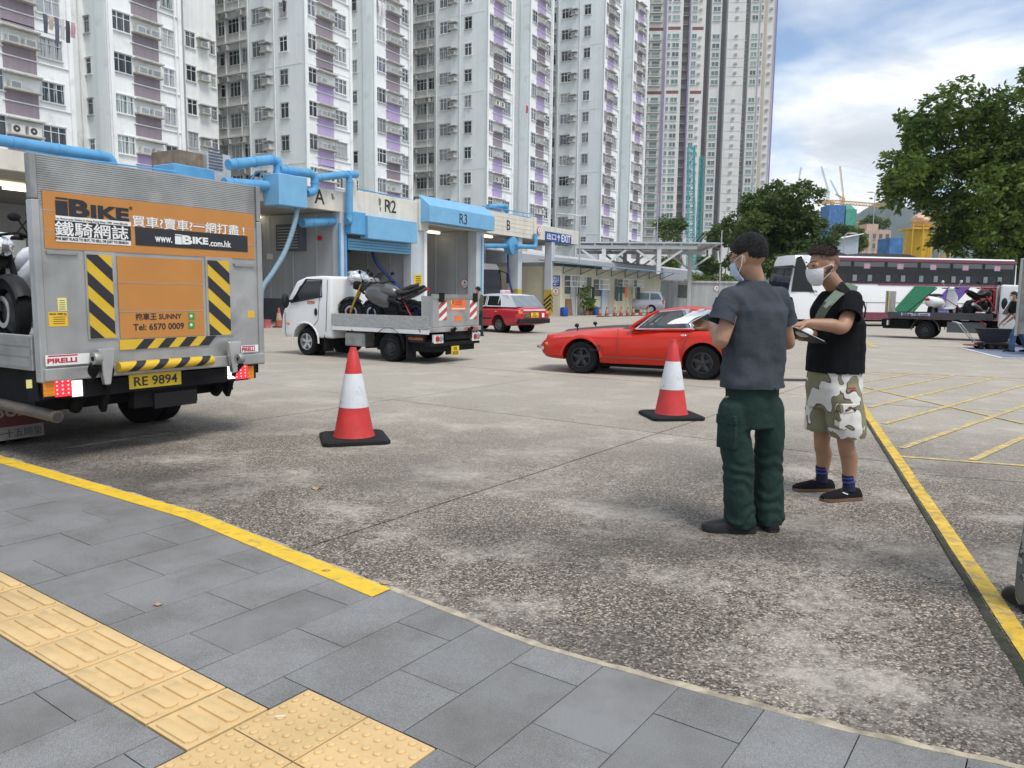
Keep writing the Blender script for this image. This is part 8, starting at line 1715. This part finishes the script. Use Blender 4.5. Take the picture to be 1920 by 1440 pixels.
# crossbody strap with buckle
STP = M('strap_sage', (.13, .17, .13), .85); stp = [W2(1606, 546, 5.60), W2(1591, 538, 5.55), W2(1570, 552, 5.48), W2(1552, 570, 5.44), W2(1540, 588, 5.47), W2(1532, 606, 5.55)]
sm_ = MB(); rg = []
for i, p in enumerate(stp):
    t_ = (stp[min(i+1, 5)]-stp[max(i-1, 0)]).normalized(); nn_ = Vector((-.3, -1, .25)).normalized(); w_ = t_.cross(nn_).normalized()*.030; rg.append([p-w_-nn_*-.012, p+w_-nn_*-.012, p+w_+nn_*.022, p-w_+nn_*.022])
sm_.loft(rg); st_o = sm_.obj('shoulder_strap', STP, m2, smooth=40)
bkp = (stp[1]+stp[2])/2+Vector((-.01, -.028, .008)); MB().box((-.05, -.012, -.034), (.05, .012, .034)).obj('buckle', PLAS, st_o, loc=bkp, rot=(0, R(42), R(10)), bevel=.006); MB().box((-.012, -.006, -.036), (.012, .006, .036)).obj('slider', ALUD, st_o, loc=stp[3]+Vector((-.008, -.026, .0)), rot=(0, R(50), R(10)))
bg = thing('crossbody_bag', 'small dark bag on the back of the man in black', 'bag', o2+W2(1607, 585, 5.72)); MB().ell((0, 0, 0), (.03, .07, .07), 14, 10).obj('pouch', BTEE, bg, smooth=60); MB().tube([(.02, -.05, .08), (.03, -.07, .02), (.025, -.07, -.04)], .006, 6).obj('zip_pull', PLAS, bg)
# his clipboard and the white rag
c2 = o2+W2(1506, 628, 5.40); k2 = thing('clipboard', 'dark clipboard with white papers held by the man in black', 'clipboard', c2, R(4)); rm = Matrix.Rotation(R(24), 4, 'Y') @ Matrix.Rotation(R(-4), 4, 'X')
MB().box((-.12, -.11, -.005), (.13, .12, 0)).xf(rm).obj('board', PLAS, k2); MB().box((-.115, -.10, .0015), (.115, .11, .005)).xf(rm).obj('paper', PAPER, k2); MB().box((-.12, -.03, .0055), (-.09, .03, .016)).xf(rm).obj('clip', CHROME, k2)
tag(crumple(o2+W2(1508, 622, 5.38), (.062, .05, .036), 9, M('rag_white', (.68, .66, .64), .9, var=.12, vs=25, bump=.4, bs=70), 'white_rag', .5), 'crumpled white rag lying on the clipboard of the man in black', 'rag')
# ---------------------------------------------------------------- people partly hidden or cropped
def walker(loc, face, label, shirt, pants, shoe_m, H=1.75, hair=HAIR, arms=None, lean=0.0, stride=.12, spread=0.0):
    t = thing('person', label, 'person', loc, face); k = H/1.75; Yf = Vector((0, 1, 0)); Xr = Vector((1, 0, 0)); b = MB(); hc = Vector((0, .03+lean, 1.62*k)); fr = head(b, hc, (0, 1, -.1), (0, 0, 1), k); limb(b, [hc+Vector((0, -.01, -.08)), (0, lean*.9, 1.45*k)], [.055, .06])
    sL, sR = Vector((-.19, lean*.8, 1.40*k)), Vector((.19, lean*.8, 1.40*k)); eL, wL, eR, wR = arms or ((-.25, .0, 1.12), (-.24, .10, .88), (.25, 0, 1.12), (.24, .1, .88)); eL, wL, eR, wR = (Vector(v)*1.0 for v in (eL, wL, eR, wR))
    hL, hR = Vector((-.10, 0, .92*k)), Vector((.10, 0, .92*k)); kL, kR = Vector((-.11, stride, .50*k)), Vector((.11, -stride*.4, .50*k)); aL, aR = Vector((-.11-spread, stride*1.1, .08)), Vector((.11, -stride*1.3, .08)); kL.x -= spread*.55
    b.loft([ring((0, 0, .88*k), Xr, Yf, .13, .09), ring((0, lean*.5, 1.15*k), Xr, Yf, .14, .09), ring((0, lean*.8, 1.38*k), Xr, Yf, .16, .09)])
    for a, e, w_ in ((sL, eL, wL), (sR, eR, wR)): limb(b, [a, e, w_], [.05, .042, .028]); hand(b, w_, (w_-e), (0, 0, -1), 1, .5, 1)
    for h_, q_, a_ in ((hL, kL, aL), (hR, kR, aR)): limb(b, [h_, q_, a_], [.08, .055, .04])
    remesh(b, 'body', SKIN2, t, .0095, 3); head_part(fr, None, RAD, (0, -.012, .03), 'hair', hair, t, hk1, 28, 20); mask(fr, MASKW, t)
    s_ = MB(); s_.loft([ring((0, 0, .88*k), Xr, Yf, .19, .13), ring((0, lean*.5, 1.12*k), Xr, Yf, .185, .125), ring((0, lean*.8, 1.33*k), Xr, Yf, .205, .12), ring((0, lean*.9, 1.46*k), Xr, Yf, .10, .08)])
    for a, e in ((sL, eL), (sR, eR)): limb(s_, [a, a+(e-a)*.65], [.075, .08])
    remesh(s_, 'shirt', shirt, t, .012, 3, lambda p: .008*noise.noise(Vector(p)*9)); p_ = MB(); p_.loft([ring((0, 0, .76*k), Xr, Yf, .16, .11), ring((0, 0, .97*k), Xr, Yf, .165, .115)])
    for h_, q_, a_ in ((hL, kL, aL), (hR, kR, aR)): limb(p_, [h_, q_, a_], [.105, .085, .075])
    remesh(p_, 'trousers', pants, t, .012, 3, lambda p: .010*noise.noise(Vector((p.x*9, p.y*9, p.z*6))), lambda c: c.z > .03)
    shoe(t, (aL.x, aL.y), (0, 1), 1.15, shoe_m, SOLEB); shoe(t, (aR.x, aR.y), (0, 1), 1.15, shoe_m, SOLEB); return t
JEAN = M('blue_denim', (.055, .11, .22), .9, var=.2, vs=8); OLIV = M('olive_cotton', (.06, .07, .045), .9); CAMG = camo('camo_grey', [((.13, .13, .12), 0), ((.13, .13, .12), .9), ((.06, .055, .05), .52), ((.30, .30, .28), .58)], 16)
g = G(1900, 660); walker((g.x+.15, g.y, 0), R(75), 'person in black top and blue jeans bending over the trolley at right', BTEE, JEAN, SUED, 1.72, arms=((-.22, .25, 1.05), (-.18, .42, .85), (.22, .25, 1.05), (.18, .42, .85)), lean=.22, stride=.2)
g = G(893, 631); walker((g.x+.05, g.y+.3, 0), R(60), 'person in olive shirt and green trousers standing half hidden behind the white truck', OLIV, GTR, BOOT, 1.70, stride=.05)
walker((2.66, 3.47, 0), R(-8), 'person in grey camouflage trousers cropped at the right photo edge', BTEE, CAMG, BOOT, 1.75, stride=.03, spread=.06, arms=((-.10, .26, 1.15), (.05, .36, 1.18), (.2, .2, 1.15), (.02, .34, 1.2)))
# ---------------------------------------------------------------- folding trolley with black bag, right
tg_ = G(1862, 655); tr2 = thing('folding_cart', 'low black folding cart with sagging bag beside the dark truck', 'trolley', tg_, R(-18)); BAGB = M('bag_black', (.015, .017, .022), .6, var=.2, vs=5)
m = MB().loft([ring(Vector((0, 0, .22)), Vector((1, 0, 0)), Vector((0, 1, 0)), .34, .20), ring(Vector((0, 0, .45)), Vector((1, 0, 0)), Vector((0, 1, 0)), .44, .25), ring(Vector((0, 0, .62)), Vector((1, 0, 0)), Vector((0, 1, 0)), .54, .28)]); m.obj('bag', BAGB, tr2, smooth=50); MB().box((-.45, -.24, .16), (.45, .24, .20)).obj('deck', BAGB, tr2)
for x in (-.38, -.1, .12, .38):
    for y in (-.24, .24): wheel(tr2, (x, y, .09), .09, .05, 'six', RIMD, .5, 1 if y > 0 else -1)
hndl = MB().tube([(-.5, -.2, .18), (-.95, -.2, .75), (-1.1, -.2, .80), (-1.1, .2, .80), (-.95, .2, .75), (-.5, .2, .18)], .016, 6).obj('handle', ALU, tr2); MB().box((-.75, -.25, .10), (-.4, .25, .13)).obj('plate', M('plate_red', (.35, .07, .04), .6), tr2)
# ---------------------------------------------------------------- second white cab and grey box body at the right edge
W3 = Fr(tuple(D(1962, 560, 24.5)[:2]), 186); w3 = W3.thing('white_truck', 'white truck cab facing left behind the person in jeans', 'truck')
pf = [(-1.2, .45), (.85, .42), (.92, .55), (.9, .95), (.5, 1.75), (.25, 1.95), (-1.2, 1.98)]
cb3 = flat_truck_cab(w3, pf, .82, [(.62, 1.18), (-.45, 1.22), (-.45, 1.80), (.28, 1.78)]); ct = [MB().cyl((.1, s*.45, .33), (.1, s*1.0, .33), .42, n=24).obj('c', VWH, w3) for s in (-1, 1)]; bpy.context.view_layer.update(); cut(cb3, ct)
for s in (-1, 1): wheel(w3, (.1, s*.70, .32), .32, .18, 'five', RIMS, .6, s); wheel(w3, (-2.3, s*.70, .32), .32, .18, 'steel', RIMD, .58, s); MB().ell((.62, s*1.0, 1.35), (.08, .11, .19), 12, 8).obj('mirror', PLAS, w3, smooth=60); MB().cyl((.58, s*.8, 1.2), (.6, s*1.0, 1.25), .03).obj('mirror_arm', PLAS, w3); MB().ell((-.32, s*.83, 1.02), (.04, .02, .09), 10, 6).obj('door_handle', PLAS, w3)
MB().loft([[(.915, y*.70, 1.02), (.545, y*.62, 1.72), (.50, y*.62, 1.70), (.87, y*.70, 1.0)] for y in (-1, 1)]).obj('windscreen', GLD, w3); MB().box((-3.4, -.8, .62), (-1.3, .8, .95)).obj('bed', DGY, w3); MB().box((-3.3, -.35, .4), (-.6, .35, .62)).obj('chassis', CHAS, w3)
W4 = Fr(tuple(D(1965, 560, 20.5)[:2]), 30); w4 = W4.thing('grey_tail_lift', 'grey metal truck tail lift standing at the right photo edge', 'truck')
x_l = W4.X(1909, 560, 0).y
MB().box((0, x_l-1.9, .55), (.06, x_l, 2.55)).obj('platform', ALUD, w4, bevel=.01); MB().box((-.04, x_l-.06, .5), (.08, x_l+.01, 2.6)).obj('platform_edge', ALU, w4, bevel=.01); MB().box((-.03, x_l-1.9, 2.56), (.08, x_l-.07, 2.62)).obj('platform_rim', ALU, w4); MB().box((.1, x_l-1.9, .55), (3.5, x_l-.1, .9)).obj('bed', ALUD, w4)
for s in (-.35, -1.6): wheel(w4, (1.0, x_l+s, .36), .36, .2, 'steel', RIMD, .58, 1 if s > -1 else -1); wheel(w4, (3.2, x_l+s, .36), .36, .2, 'steel', RIMD, .58, 1 if s > -1 else -1)
# ================================================================ air
hz = MB().box((-2600, -80, -8), (3600, 3400, 420)).obj('haze', [], None)
hm_ = bpy.data.materials.new('haze_air'); hm_.use_nodes = True; n_ = hm_.node_tree.nodes; n_.clear(); ho = n_.new('ShaderNodeOutputMaterial'); pv = n_.new('ShaderNodeVolumePrincipled'); pv.inputs['Color'].default_value = (.86, .92, 1.0, 1); pv.inputs['Density'].default_value = .00012
hm_.node_tree.links.new(pv.outputs[0], ho.inputs['Volume']); hz.data.materials.append(hm_); hz['kind'] = 'stuff'; hz['label'] = 'thin pale summer haze'; hz['category'] = 'haze'
